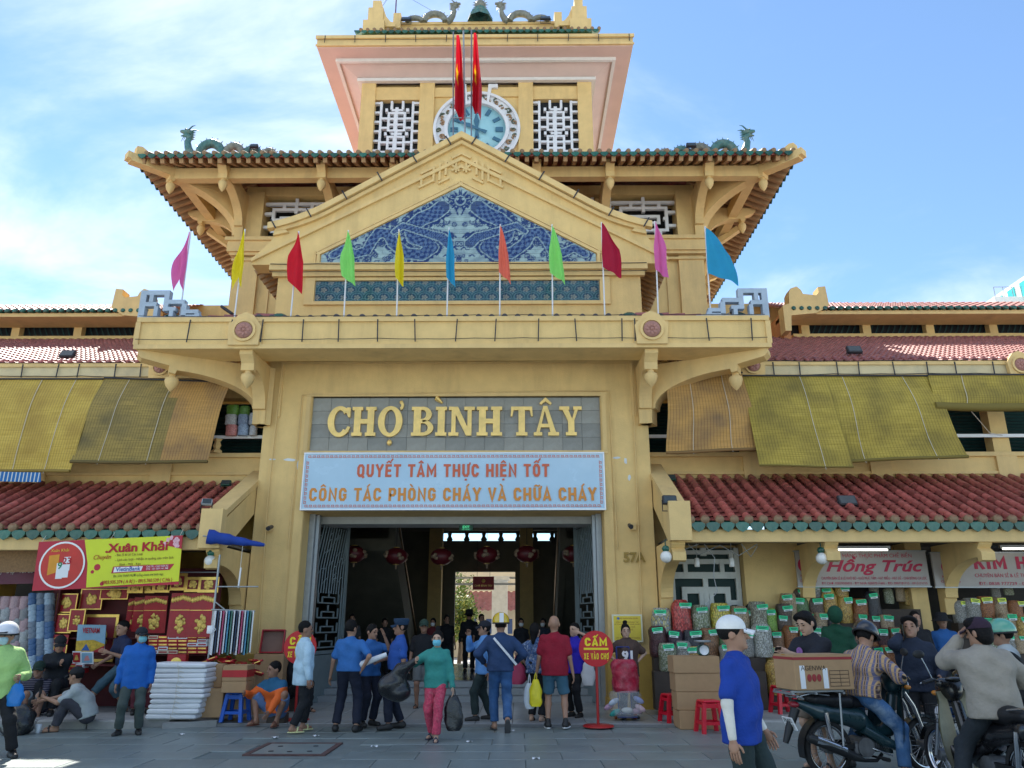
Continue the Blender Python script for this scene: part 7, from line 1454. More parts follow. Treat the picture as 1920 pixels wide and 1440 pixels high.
q=hw(o,(.36,-.05,1.02)); b=sack('pink shoulder bag of the person in the floral blouse',.36,.30,M('pink_leather',(.46,.05,.12),.45,.1,6,.1,30),tuple(q+Vector((-.05,-.03,-.02))),name='shoulder_bag',handle=.32,seed=4,flat=.4)
o,i=stand('person in a violet-blue top with one arm raised to the head',1080,1345,1166,.03,-.75,shirt=('violet_blue',(.03,.02,.42)),pants=BLK,fem=True,hair='long',sk=3,hl=(.22,-.10,1.50),el=(1,0,.4),baggy=.034,shirt_len=.16,res=.018)
q=hw(o,(.22,-.05,1.0)); sack('white and navy tote bag of the person in violet-blue',.40,.24,M('tote_white',(.62,.62,.62),.7,.08,6),tuple(q+Vector((.10,-.02,-.0))),name='tote_bag',handle=.3,seed=5,flat=.3)
o,i=stand('person in a brown number 91 jersey with hands on hips by the plaque',1180,1347,1168,.03,.05,shirt=('brown_jersey',(.075,.045,.035)),pants=BLK,fem=True,hair='bun',sk=3,hl=(.20,-.04,1.00),hr=(-.20,-.04,1.00),el=(1,.5,0),er=(-1,.5,0),baggy=.042,shirt_len=.20,head=(-.05,.05))
text('91',.24,M('jersey_white',(.75,.75,.75),.7,.05),Matrix.Translation(i['C'](0,-.172,.17))@Matrix.Rotation(PI/2,4,'X'),o,name='jersey_number',ext=.012,off=.010,world=False)
# trolley
tp=gnd(1174,1350,.03); t=root('luggage_trolley','blue folding trolley in front of the person in the number jersey','trolley',(tp.x,tp.y,.03)); bm=M('trolley_blue',(.012,.03,.16),.35,.1)
for x in(-.11,.11): MB().tube([(x,.06,.08),(x,.08,1.16)],.014,8).build('upright',bm,t,False); MB().lathe([(.001,-.02),(.07,-.02),(.075,0),(.07,.02),(.001,.02)],16,fn=lambda a,b,c,x=x:(x*1.5+c,.05+a,.075+b)).build('wheel',M('orange_wheel',(.35,.09,.03),.5,.1),t,False)
for z in(1.16,.62,.10): MB().tube([(-.11,.08,z),(.11,.08,z)],.013,8).build('crossbar',bm,t,False)
MB().box(-.16,.16,-.25,.06,.06,.08).build('toe_plate',bm,t,False)
o2=root('red_plastic_sack','red plastic sack strapped on the trolley','bag',(tp.x-.01,tp.y-.12,.48)); lumpy_box(.44,.34,.52,seed=3,amp=.06).build('bag_body',M('red_film',(.42,.02,.05),.25,.4,6,.3,18,dirt=(.65,.2,.25),dscale=8,damt=.7),o2,False)
o2=root('clear_sack_of_shoes','clear plastic sack of rubber sandals at the foot of the trolley','bag',(tp.x-.01,tp.y-.13,.11)); clr=M('clear_film',(.75,.78,.8),.12,0,alpha=.22,spec=.6); lumpy_box(.52,.40,.40,seed=2,amp=.05).build('film',clr,o2,False)
for k,(x,y,z,c) in enumerate(((-.15,-.12,.15,(.03,.30,.26)),(.0,-.14,.10,(.6,.6,.55)),(.13,-.12,.22,(.62,.45,.48)),(-.08,-.1,.30,(.55,.6,.68)),(.16,-.1,.08,(.45,.3,.35)),(.05,-.13,.32,(.3,.35,.55)),(-.18,-.05,.27,(.5,.3,.4)))): MB().ell((x,y,z),(.10,.035,.045),10,6,mat=Matrix.Rotation(.5*(k%3-1),4,'Y')).build('sandal',M(f'rubber_{k}',c,.5,.1),o2,False)
# --- near man in a white cap
Yn=6.25; X=at(1374,1152,Yn).x; zt=at(1390,1144,Yn).z
o,i=person('person in a white cap, royal blue polo and white arm sleeves',(X,Yn,0),1.0,(zt-.03)/1.70*1.68,shirt=('royal_blue',(.008,.045,.30)),pants=('green_black',),hat=('cap',('white_cap',(.74,.74,.72))),sk=1,belly=.015,baggy=.016,shirt_len=.17,hl=(.24,-.10,.83),hr=(-.30,-.02,.80),er=(-.4,.8,0),fl=(.12,-.1,.085),fr=(-.12,.12,.085),head=(.35,0),res=.012)
sv=SDF(.010); 
for e,h_,s_ in((i['eL'],i['hl'],1),(i['eR'],i['hr'],-1)): sv.rc(i['C'](.178*s_,.01,.385).lerp(e,.72),e,.046,.042,.02); sv.rc(e,e.lerp(h_,.93),.044,.031,.02)
smesh('arm_sleeves',*sv.mesh(),cloth('white_sleeve',(.66,.64,.58)),o)
MB().lathe([(.066,.0),(.078,.035),(.072,.05)],18,fn=lambda x,y,z:tuple(i['C'](x,y+.005,.415+z))).build('collar',cloth('royal_blue'),o,False)
# --- stalls on the right
o,i=stand('shopkeeper in a mid-blue T-shirt standing behind the cartons',1424,1322,1131,.125,.15,shirt=('shop_blue',(.03,.17,.36)),pants=('olive_dark',(.03,.035,.02)),legs='short',sk=2,hl=(-.08,-.26,1.08),hr=(.10,-.24,1.10),el=(1,.4,-.3),er=(-1,.4,-.3),belly=.03,footwear='sandal',shoe=(.02,.04,.3))
Yk=9.7; o,i=person('young person in a black T-shirt looking down at a phone',(at(1514,1150,Yk).x,Yk,0),-1.05,1.73,shirt=('tee_black',(.014,.016,.024)),pants=('khaki_short',(.16,.13,.10)),legs='short',hair='mop',sk=3,hl=(.02,-.40,1.22),hr=(-.06,-.40,1.20),el=(.6,.6,-1),er=(-.6,.6,-1),head=(0,.38),baggy=.04,shirt_len=.14,footwear='sandal')
ph=root('mobile_phone','phone held by the young person in black','phone',tuple(hw(o,(i['hl']+i['hr'])/2)+Vector((-.10,-.01,.03))),0); MB().box(-.035,.035,-.006,.006,-.07,.07,bev=.004).xf(Matrix.Rotation(.9,4,'X')).build('case',M('phone_black'),ph,False)
MB().lathe([(.001,0),(.045,0)],14,fn=lambda x,y,z:tuple(i['C'](-.04+x,-.155,.30+y))).build('chest_print',M('violet_print',(.28,.12,.34),.7,.3,40),o,False)
person('person in a dark green hooded jacket at the food stall',(at(1583,1150,13.2).x,13.6,.125),PI-.3,1.72,shirt=('bottle_green',(.006,.055,.028)),sleeve='long',pants=BLK,hat=('hood',('bottle_green',)),hair=None,res=.02,sk=2)
Yk=9.95; o,i=person('person in a dark navy jumper talking on a phone',(at(1703,1155,Yk).x,Yk,0),-.45,1.66,shirt=('ink_navy',(.016,.024,.045)),sleeve='long',pants=BLK,sk=1,hr=(-.13,-.05,1.46),er=(-.45,-.3,-1),hl=(.25,-.22,.98),baggy=.03,shirt_len=.12,head=(-.1,-.1),hair='mop')
ph=root('mobile_phone','phone held to the ear of the person in navy','phone',tuple(hw(o,i['hr'])+Vector((.03,-.02,.06))),0); MB().box(-.006,.006,-.035,.035,-.07,.07,bev=.004).build('case',M('phone_black'),ph,False)
person('seller in a blue vest and black bucket hat in the right shop',(at(1764,1150,14.6).x,14.6,.125),-.2,1.62,shirt=('vest_blue',(.02,.10,.30)),pants=BLK,hat=('bucket',BLK),sk=2,res=.022); person('dark figure in the shadow between the two right shops',(at(1716,1155,14.4).x,14.4,.125),.1,1.66,shirt=BLK,sleeve='long',pants=BLK,sk=1,res=.024)
# ------------------------------------------------------------------ left stall: calendars, banners, paper
class Sheet:
    "maps photo-pixel rectangles of a flat print to a tilted board in space"
    def __init__(s,tl,tr,bl,Y): s.A=at(*tl,Y);s.B=at(*tr,Y);s.C=at(*bl,Y);s.w=(s.B-s.A).length;s.h=(s.C-s.A).length;s.ex=(s.B-s.A).normalized();s.ey=(s.A-s.C).normalized();s.n=s.ex.cross(s.ey).normalized()
    def P(s,u,v,d=0): return tuple(s.A+s.ex*(u*s.w)-s.ey*((1-v)*s.h)+s.n*d)
    def T(s,u,v,d=.019): return Matrix.Translation(s.P(u,v,d))@Matrix((s.ex,s.ey,s.n)).transposed().to_4x4()
def bannr(label,sh,col,name='shop_banner',cat='banner'):
    o=root(name,label,cat,sh.P(.5,0),wroot=True); nu=16
    mb=MB(); mb.grid(lambda u,v:sh.P(u,v,.006*math.sin(u*9)),nu,2); mb.grid(lambda u,v:sh.P(1-u,v,-.012+.006*math.sin((1-u)*9)),nu,2); mb.build('sheet',col,o); return o
def poly(o,sh,pts,mat,name,d=.010): n=len(pts); return MB().add([sh.P(u,v,d) for u,v in pts],[tuple(range(n))]).build(name,mat,o)
bred=M('banner_deep_red',(.42,.008,.03),.35,.1,2); byel=M('banner_lime_yellow',(.60,.66,.02),.35,.06,2); ink=M('banner_ink',(.03,.03,.02),.6,0); dred=M('banner_text_red',(.40,.01,.02),.6,0)
sh=Sheet((73,1016),(343,1004),(60,1108),13.85); o=bannr('red and yellow Xuân Khải calendar banner hanging from the left awning',sh,bred)
poly(o,sh,[(.37,.02),(1,.06),(1,1),(.32,1),(.36,.5)],byel,'yellow_field'); poly(o,sh,[(.93,1),(1,1),(1,.72),(.9,.8)],bred,'corner_patch',.013)
MB().add([sh.P(.185+.158*math.cos(a)*(1),.5+.158*math.sin(a)*sh.w/sh.h,.014) for a in np.linspace(0,2*PI,37)[:-1]]+[sh.P(.185+.146*math.cos(a),.5+.146*math.sin(a)*sh.w/sh.h,.014) for a in np.linspace(0,2*PI,37)[:-1]],[(i,(i+1)%36,36+(i+1)%36,36+i) for i in range(36)]).build('white_ring',whitem,o)
MB().add([sh.P(.185+.146*math.cos(a),.5+.146*math.sin(a)*sh.w/sh.h,.012) for a in np.linspace(0,2*PI,37)[:-1]],[tuple(range(36))]).build('picture_disc',M('picture_red',(.50,.03,.02),.4,.2,3),o)
poly(o,sh,[(.09,.30),(.16,.36),(.16,.72),(.09,.70)],M('print_orange',(.65,.28,.02),.5,.1),'calendar_print',.015)
for (u0,v0,u1,v1) in((.15,.22,.195,.54),(.195,.38,.24,.66),(.195,.24,.235,.38)): poly(o,sh,[(u0,v0),(u1,v0),(u1,v1),(u0,v1)],paper,'page_print',.016)
poly(o,sh,[(.245,.26),(.30,.3),(.32,.5),(.30,.68),(.26,.66)],M('print_skin_red',(.55,.16,.06),.5,.3,30),'mascot_blank',.016) if False else None
text('9',.16,M('print_green',(.02,.20,.08),.6,0),sh.T(.172,.48,.018),o,ext=.0005,off=.004); text('23',.16,dred,sh.T(.217,.57,.018),o,ext=.0005,off=.004); text('Xuân Khải',.075,M('print_gold',(.7,.5,.05),.5,0),sh.T(.16,.80,.018),o,ext=.0005)
text('.Xuân Khải',.21,dred,sh.T(.69,.79),o,ext=.001,off=.007,maxw=.43*sh.w); text('Chuyên',.11,dred,sh.T(.455,.62),o,ext=.001,shear=.3,maxw=.12*sh.w)
for t,u,v,w_ in(('- Bán Sỉ & Lẻ Các Loại',.64,.65,.19),('- Lịch các loại - Nhận in quảng cáo trên lịch',.75,.55,.40),('- Bánh - Mứt - Kẹo ............',.68,.45,.22)): text(t,.06,M('print_brown',(.16,.07,.02),.6,0),sh.T(u,v),o,ext=.0005,maxw=w_*sh.w)
poly(o,sh,[(.53,.28),(.93,.30),(.96,.42),(.54,.42)],bred,'bank_strip',.013); poly(o,sh,[(.545,.30),(.735,.31),(.745,.40),(.55,.405)],whitem,'bank_plate',.015); text('VietinBank',.10,M('print_blue',(.02,.10,.36),.5,0),sh.T(.645,.355,.018),o,ext=.0005,off=.002,maxw=.17*sh.w)
for t,v in(('Chủ TK : CAO SÁN RỊ',.385),('STK : 101 009 141 348',.335)): text(t,.045,whitem,sh.T(.845,v,.018),o,ext=.0005,maxw=.15*sh.w)
text('Đc: 57A THÁP MƯỜI (cổng chính chợ bình tây)',.055,ink,sh.T(.72,.22),o,ext=.0005,maxw=.34*sh.w); text('0903.935.374 ( A Rị ) - 0915.760.539 ( C.Hà )',.085,dred,sh.T(.715,.10),o,ext=.0005,off=.001,maxw=.48*sh.w)
for u,v,r in((.43,.42,.022),(.40,.33,.012),(.475,.08,.014)): MB().add([sh.P(u+r*math.cos(a),v+r*math.sin(a)*sh.w/sh.h,.013) for a in np.linspace(0,2*PI,17)[:-1]],[tuple(range(16))]).build('red_dot',bred,o)
fl_=MB()
for k in range(16): u,v=random.uniform(.88,.985),random.uniform(.78,.98); fl_.add([sh.P(u+.012*math.cos(a),v+.012*math.sin(a)*sh.w/sh.h,.0155+.0003*k) for a in np.linspace(0,2*PI,9)[:-1]],[tuple(range(8))])
fl_.build('blossom_print',M('blossom_pink',(.70,.40,.45),.5,.2,20),o)
for u in(.02,.5,.98): MB().tube([sh.P(u,1,0),tuple(Vector(sh.P(u,1,0))+Vector((0,.1,.12)))],.005,4).build('string',cordm,o)
sh=Sheet((-30,1048),(74,1046),(-34,1096),15.0); o=bannr('maroon sign Giấy Đẹp Tốt partly hidden behind the yellow banner',sh,M('maroon_sign',(.13,.015,.05),.4,.1),'shop_sign','sign'); text('Giấy - Đẹp - Tốt Cả',.13,M('sign_pale_text'),sh.T(.56,.5,.03),o,ext=.001,maxw=.7*sh.w)
sh=Sheet((-30,1030),(70,1028),(-30,1074),14.4); o=bannr('brown bamboo screen rolled above the maroon sign',sh,M('brown_bamboo_screen',(.26,.15,.07),.8,.25,25),'bamboo_screen','screen')
# folded umbrella
a,b=at(389,1006,13.8),at(496,1022,14.1); o=root('folded_umbrella','royal blue folded umbrella tied under the left awning corner','umbrella',tuple(a),wroot=True); d=b-a
mb=MB(); pts=[a+d*t for t in np.linspace(0,1,12)]; mb.tube(pts,[(.13-.10*t)*(1+.12*math.sin(t*23)) for t in np.linspace(0,1,12)],9); mb.build('cloth',M('umbrella_blue',(.012,.05,.30),.7,.15,8,.3,30),o); MB().tube([a-d*.08,b+d*.02],.012,6).build('shaft',steel,o); c=a+d*.62; MB().tube([c,c+Vector((0,0,-.55))],.006,5).build('tie_cord',cordm,o); MB().tube([c+Vector((.01,0,-.45)),c+Vector((0,0,-.80))],.016,6).build('handle',whitem,o)
# calendar boards
rc_=M('calendar_red',(.36,.012,.02),.35,.2,5); rc2=M('calendar_maroon',(.20,.012,.02),.4,.2,5); blossom=M('calendar_gilt_print',(.62,.42,.10),.35,.4,30,metal=.4)
def calendar(label,x0,y0,x1,y1,Y,style=0,tilt=0,rot=0):
    A=at(x0,y0,Y);B=at(x1,y1,Y); w_=B.x-A.x;h=A.z-B.z; o=root('wall_calendar',label,'calendar',((A.x+B.x)/2,Y,B.z),rot,group='red and gold calendars of the left stall'); o.rotation_euler=(tilt,0,rot)
    MB().box(-w_/2,w_/2,-.012,.012,0,h).build('board',rc_ if style!=2 else rc2,o,False); f=MB(); t=.018 if style!=2 else .05*1
    if style in(0,2):
        for a,b,c,d in((-w_/2,w_/2,0,t),(-w_/2,w_/2,h-t,h),(-w_/2,-w_/2+t,t+.001,h-t-.001),(w_/2-t,w_/2,t+.001,h-t-.001)): f.box(a,b,-.02,-.0125,c,d)
        f.build('gold_frame',goldfoil,o,False)
    g=MB(); rg=random.Random(int(x0*7+y0)); cz=h*(.5 if style!=1 else .30)
    for k in range(10): a=k*2*PI/10+rg.random(); g.ell((math.cos(a)*w_*.17,-.016,cz+math.sin(a)*min(h,w_*1.4)*.2),(w_*rg.uniform(.06,.11),.006,w_*rg.uniform(.06,.13)),8,5)
    g.ell((0,-.018,cz),(w_*.13,.007,w_*.17),10,6); 
    if style==1:
        for k in range(9): g.ell(((k-4)*w_*.105,-.016,h*.90-.012*abs(k-4)),(w_*.075,.006,h*.065),8,5)
        MB().box(-w_/2+.01,w_/2-.01,-.0145,-.0125,h*.60,h*.615).build('fold',goldfoil,o,False)
    g.build('gilt_emblem',blossom,o,False); return o
CAL=[(109,1113,142,1149,14.9,0),(106,1151,133,1187,14.85,0),(154,1104,190,1143,15.0,0),(134,1142,154,1184,14.8,0,0,.25),(102,1190,127,1207,14.8,1),(102,1209,124,1230,14.8,0),(241,1096,268,1112,14.55,2),(264,1094,290,1112,14.6,2),(288,1091,318,1111,14.5,2),(319,1075,349,1107,14.5,2),(349,1082,376,1110,14.45,2),(374,1082,409,1111,14.4,2),(323,1112,358,1194,14.55,1),(360,1112,396,1195,14.5,1),(276,1117,308,1187,14.7,1,.12,.15),(256,1120,280,1184,14.8,1,.12,.35),(243,1122,262,1180,14.85,1,.12,.5),(160,1152,212,1241,15.05,2),(190,1104,240,1124,14.9,0)]
CL=['framed calendar at the top left beside the blue packs','framed calendar below the top left one','large framed calendar right of the top left one','narrow gilt calendar tilted beside the poster','small red pad left of the poster','small framed calendar low on the left of the poster','first ornate gilt frame under the yellow banner','second ornate gilt frame under the yellow banner','third ornate gilt frame under the yellow banner','large ornate gilt frame at the banner corner','ornate gilt frame second from the end','last ornate gilt frame of the hanging row','tall red calendar with gilt deity print','tall red calendar at the right end','tall red calendar tilted left of the deity print','narrow tilted red calendar in the middle','narrowest tilted red calendar nearest the poster','large maroon gift board behind the poster','wide row of small gilt cards under the banner']
for c,l in zip(CAL,CL): calendar(l,*c)
sh=Sheet((146,1171),(199,1172),(142,1222),14.65); o=bannr('travel calendar poster reading VIETNAM with a yellow and blue landscape',sh,M('poster_sky',(.20,.36,.48),.4,.15,4),'calendar_poster','poster'); poly(o,sh,[(0,0),(1,0),(1,.30),(.6,.45),(0,.40)],M('poster_yellow_hill',(.55,.36,.03),.5,.3,20),'hill_print'); poly(o,sh,[(.55,0),(1,0),(1,.25)],rc_,'red_corner',.013); poly(o,sh,[(.2,.05),(.5,.05),(.36,.3)],M('print_blue'),'boat_print',.014); text('VIETNAM',.13,dred,sh.T(.5,.78,.012),o,ext=.0005,off=.003,maxw=.6*sh.w)
for k,(x0,y0,x1,y1) in enumerate(((136,1221,152,1244),(152,1222,175,1245))):
    sh=Sheet((x0,y0),(x1,y0),(x0,y1),14.4); o=bannr(('narrow red','square blue')[k]+' desk calendar below the VIETNAM poster',sh,paper,'desk_calendar','calendar'); poly(o,sh,[(.08,.1),(.92,.1),(.92,.9),(.08,.9)],(rc_,M('poster_sky'))[k],'print'); poly(o,sh,[(.25,.25),(.75,.3),(.6,.7),(.4,.65)],(blossom,M('print_pink',(.6,.25,.25),.5,.1))[k],'figure_print',.013)
# shelves and backing so that the goods are carried
sb=root('calendar_rack','dark rack behind the hanging calendars','rack',(-6.6,15.3,.125),wroot=True); mk=M('rack_maroon',(.09,.012,.014),.7,.2)
a=at(100,1110,15.2);b=at(400,1110,15.2); MB().box(a.x,b.x,15.2,15.3,.13,2.6).build('back_panel',mk,sb)
for py,Y in((1245,14.5),(1226,14.75),(1195,14.95)): z=at(200,py,Y).z; MB().box(at(100,py,Y).x,at(395,py,Y).x,Y-.1,15.2,z-.03,z-.006).build('shelf',mk,sb)
for px in(102,392): MB().box(at(px,1200,14.9).x-.02,at(px,1200,14.9).x+.02,14.8,15.19,.13,2.5).build('post',mk,sb)
MB().tube([at(225,1073,14.52),at(412,1073,14.38)],.012,6).build('hanging_rail',steel,sb); MB().tube([at(100,1102,14.92),at(245,1102,14.92)],.012,6).build('hanging_rail',steel,sb)
# red boxes and books on the shelves
bk=[redgift,paper,rc_,M('cream_book',(.6,.5,.36),.6,.1),rc2,redgift]
def book(label,x0,y0,x1,y1,Y,mat,d=.2): 
    A=at(x0,y0,Y);B=at(x1,y1,Y); o=root('gift_book',label,'book',((A.x+B.x)/2,Y+d/2,B.z),group='books and boxes stacked at the left stall'); MB().box(-(B.x-A.x)/2,(B.x-A.x)/2,-d/2,d/2,0,A.z-B.z,bev=.004).build('cover',mat,o,False); MB().box(-(B.x-A.x)/2*.8,(B.x-A.x)/2*.8,-d/2-.002,-d/2,(A.z-B.z)*.3,(A.z-B.z)*.7).build('title_strip',goldfoil if mat in(redgift,rc_,rc2) else rc_,o,False)
rr=random.Random(4); n=0
for c in range(6):
    for r in range(5):
        x=278+c*18.4; y=1226-r*7; book(f'{NTH[r]} book from the bottom in {NTH[c]} pile on the shelf',x,y-6.6,x+17.6,y,14.55,bk[rr.randrange(6)])
for c in range(4):
    for r in range(2):
        x=100+c*14-0; y=1262-r*9; book(f'{NTH[r]} red box from the bottom, {NTH[c]} along the low left shelf',x,y-8.4,x+13,y,14.35,bk[(c+r)%3])
o=carton('square gift box with round gold emblem behind the paper stack',at(332,1262,14.2).x,14.1,at(332,1262,14.2).z,.33,.12,.31,0,rc_); MB().lathe([(.001,-.065),(.09,-.065),(.10,-.062)],24,fn=lambda x,y,z:(x,z,.16+y)).build('gold_emblem',goldfoil,o,False)
# packs at the far left
pk=lumpy_box(1,1,1,seed=9,pinch=.9,amp=.03)
for k in range(len(pk.v)): pass
pkm=pk.mesh('wrapped_pack',card); blu=[M('wrap_blue_pale',(.30,.40,.50),.3,.3,14,.2,20),M('wrap_blue',(.05,.12,.26),.3,.3,14,.2,20),M('wrap_steel',(.16,.20,.26),.3,.3,14,.2,20)]; gr_=[M('wrap_pink',(.42,.28,.30),.3,.25,12,.2,20),M('wrap_grey',(.22,.22,.23),.3,.25,12,.2,20),M('wrap_clear',(.34,.36,.37),.25,.25,12,.2,20)]
def pack(px,py,w,h,Y,mt,lab): p=at(px,py,Y); o=root('wrapped_pack',lab,'pack',tuple(p),random.uniform(-.1,.1),group='wrapped packs at the far left stall'); inst('pack_body',pkm,o,Matrix.Diagonal((w/1442*Y,.2,h/1442*Y*1.1,1)),mt,False)
for c in range(3):
    for r in range(14): pack(62+c*15-(13-r)*0,1262-r*10.6,15,10.4,14.75+c*.02,blu[(r//3+c)%3],f'{NTH[r]} pack from the bottom, {NTH[c]} column of the tall blue stack')
for c in range(4):
    for r in range(6): pack(-8+c*18,1248-r*21,19,21,15.0,gr_[(r+c)%3] if r<5 else gr_[0],f'{NTH[r]} pack from the bottom, {NTH[c]} column of the pink and grey heap')
ps=root('pack_shelf','low dark counter under the wrapped packs','counter',(-8.2,14.9,.125),wroot=True); z=at(30,1262,14.75).z; MB().box(at(-25,1262,14.75).x,at(99,1262,14.75).x,14.55,15.3,.13,z-.003).build('counter_body',std,ps)
# white paper bundles
p0=gnd(322,1350,.125)
for k in range(11):
    w_=.92-.012*(10-k if k<6 else 4)+random.uniform(-.03,.03); dx=(-.05+.012*k if k<5 else .0)+random.uniform(-.025,.025); o=root('paper_bundle',f'{NTH[k]} white paper bundle from the bottom of the stack','paper bundle',(p0.x+dx,13.45,.127+k*.0765),random.uniform(-.03,.03),group='white paper bundles stacked on the kerb'); lumpy=MB().box(-w_/2,w_/2,-.28,.28,.002,.074,bev=.02); lumpy.v=[(x+.008*math.sin(9*y+k),y+.012*math.sin(7*x+k*2),z+.006*math.sin(11*x+5*k)*(z>.03)) for x,y,z in lumpy.v]; lumpy.build('wrapper',paper,o,False); MB().tube([(0,-.288,.0),(0,-.29,.04),(0,-.285,.076)],.004,4).tube([(.1*w_,-.288,.01),(.0,-.294,.04)],.004,4).build('string',cordm,o,False)
# cartons and red packets
zc=.125
carton('tan carton right of the white paper stack',at(390,1338,13.6).x,13.45,.125,.52,.45,.44,.03); carton('carton with amber tape above the tan one',at(398,1292,13.8).x,13.6,.572,.44,.42,.36,-.02)
def redband(o,w,d,h): MB().box(-w/2-.003,w/2+.003,-d/2-.004,d/2+.004,h*.25,h*.7).build('red_band',redgift,o,False)
cb=at(441,1303,13.4); carton('small printed carton on the blue stool',cb.x,13.28,.512,.40,.36,.17,.02); carton('carton with a red printed band on the small carton',cb.x,13.28,.688,.40,.36,.24,-.01,print_=redband)
rk=random.Random(2)
for k in range(26):
    px=rk.uniform(384,488); py=rk.uniform(1232,1262); p=at(px,py,13.75+rk.uniform(0,.3)); o=root('red_packet','red lucky money packet in the heap on the cartons','red packet',(p.x,p.y,p.z-.03),group='red packets heaped on the cartons'); o.rotation_euler=(rk.uniform(-.5,.5),rk.uniform(-.4,.4),rk.uniform(-1,1)); MB().box(-.09,.09,-.05,.05,0,.03,bev=.006).build('packet',redgift,o,False); MB().box(-.05,.05,-.052,-.05,.008,.022).build('gilt_print',goldfoil,o,False)
carton('wide open carton holding the red packets',at(452,1262,13.95).x,13.75,.127,.62,.5,at(452,1262,13.95).z-.14,0)
hb=at(506,1262,15.0); carton('brown carton against the left gate pier',hb.x,14.85,.035,.55,.4,at(506,1226,15.0).z-.035,0); o=root('open_red_box','open red gift box leaning on the carton by the left gate pier','box',(hb.x,15.0,at(506,1226,15.0).z)); o.rotation_euler=(-.25,0,.1); A=at(487,1181,15);B=at(526,1226,15); w_=B.x-A.x;h=A.z-B.z
MB().box(-w_/2,w_/2,0,.02,0,h).build('back',M('box_lining',(.20,.12,.09),.8,.1),o,False)
for a,b,c,d in((-w_/2,w_/2,0,.02),(-w_/2,w_/2,h-.02,h),(-w_/2,-w_/2+.02,.021,h-.021),(w_/2-.02,w_/2,.021,h-.021)): MB().box(a,b,-.09,-.001,c,d).build('side',rc_,o,False)
# rack of hanging paper sheets
a=at(402,1143,13.9);b=at(478,1146,13.9); o=root('sheet_rack','grey steel rack of hanging paper sheets beside the pier','rack',(a.x,13.9,.125),wroot=True)
MB().tube([a+Vector((-.05,0,0)),b],.016,6).build('rail',steel,o); MB().tube([(a.x-.03,13.95,.13),(a.x-.03,13.95,2.75)],.02,6).build('post',steel,o); MB().tube([(a.x-.03,13.95,2.2),(b.x,13.95,2.2)],.014,6).build('rail',steel,o); MB().tube([(a.x-.03,13.95,1.95),(a.x+.25,13.95,1.75)],.012,6).build('brace',steel,o)
cs=[paper,M('sheet_dark',(.03,.05,.09),.5,.1),paper,M('sheet_rose',(.45,.08,.16),.5,.1),paper,M('sheet_blue',(.10,.30,.45),.5,.1),M('sheet_green',(.08,.2,.14),.5,.1)]
for k in range(15): x=a.x+.02+k*(b.x-a.x-.06)/14; MB().box(-.008,.008,-.14,.14,-.72+.02*(k%3),0).xf(Matrix.Translation((x,13.88,a.z-.02))@Matrix.Rotation(.5,4,'Z')).build('paper_sheet',cs[k%7],o)
mg=at(394,1188,13.75); o=root('enamel_mug','white enamel mug hanging from the sheet rack','mug',tuple(mg)); MB().lathe([(.05,0),(.06,.01),(.06,.13),(.055,.13),(.05,.02),(.001,.02)],16).build('cup',whitem,o,False); MB().tube([(.06,0,.1),(.09,0,.07),(.06,0,.03)],.006,5).build('handle',whitem,o,False); MB().tube([(0,0,.12),(0,.1,.3)],.004,4).build('string',cordm,o,False)
cup=gnd(70,1375); o=root('plastic_cup','small clear plastic cup on the paving at the left','cup',(cup.x,cup.y,.006)); MB().lathe([(.03,0),(.045,.12),(.042,.12),(.028,.006),(.001,.006)],14).build('cup_body',M('frosted_plastic',(.6,.65,.7),.3,.05),o,False)
for k,(px,py) in enumerate(((340,1379),(515,1385),(592,1382),(880,1393),(1005,1425),(702,1402),(960,1372))):
    p=gnd(px,py); o=root('litter_scrap',f'{NTH[k]} pale litter scrap counted from the left on the paving','litter',(p.x,p.y,.010),group='litter scraps'); MB().grid(lambda u,v:((u-.5)*.09,(v-.5)*.05,.012*math.sin(u*7+k)*math.cos(v*5)+.012),5,4).build('scrap',paper,o,False)
# striped cloth and shop goods seen beneath the blinds
sh=Sheet((-20,884),(76,886),(-20,902),15.3); o=bannr('blue striped cloth hanging below the golden blind at the far left',sh,checks('blue_stripe_cloth',[(.02,.13,.36)],[((.55,.58,.55),'X',4,.75)]),'striped_cloth','cloth')
for k,(px,py,w_,h,c) in enumerate(((432,797,22,20,(.5,.5,.5)),(455,797,20,20,(.25,.32,.45)),(474,797,16,22,(.45,.48,.52)),(433,817,22,20,(.55,.22,.2)),(455,817,20,20,(.3,.4,.55)),(474,817,14,18,(.5,.52,.55)),(436,778,24,18,(.14,.30,.05)),(458,778,20,16,(.12,.26,.06)))):
    p=at(px,py,16.15); o=root('goods_pack',('grey','blue','pale','red','light blue','white','green','dark green')[k]+' pack of goods at the upper window left of the bracket','pack',tuple(p)); inst('pack_body',pkm,o,Matrix.Diagonal((w_/1442*16.3,.16,h/1442*17,1)),M(f'goods_{k}',c,.35,.4,9),False)
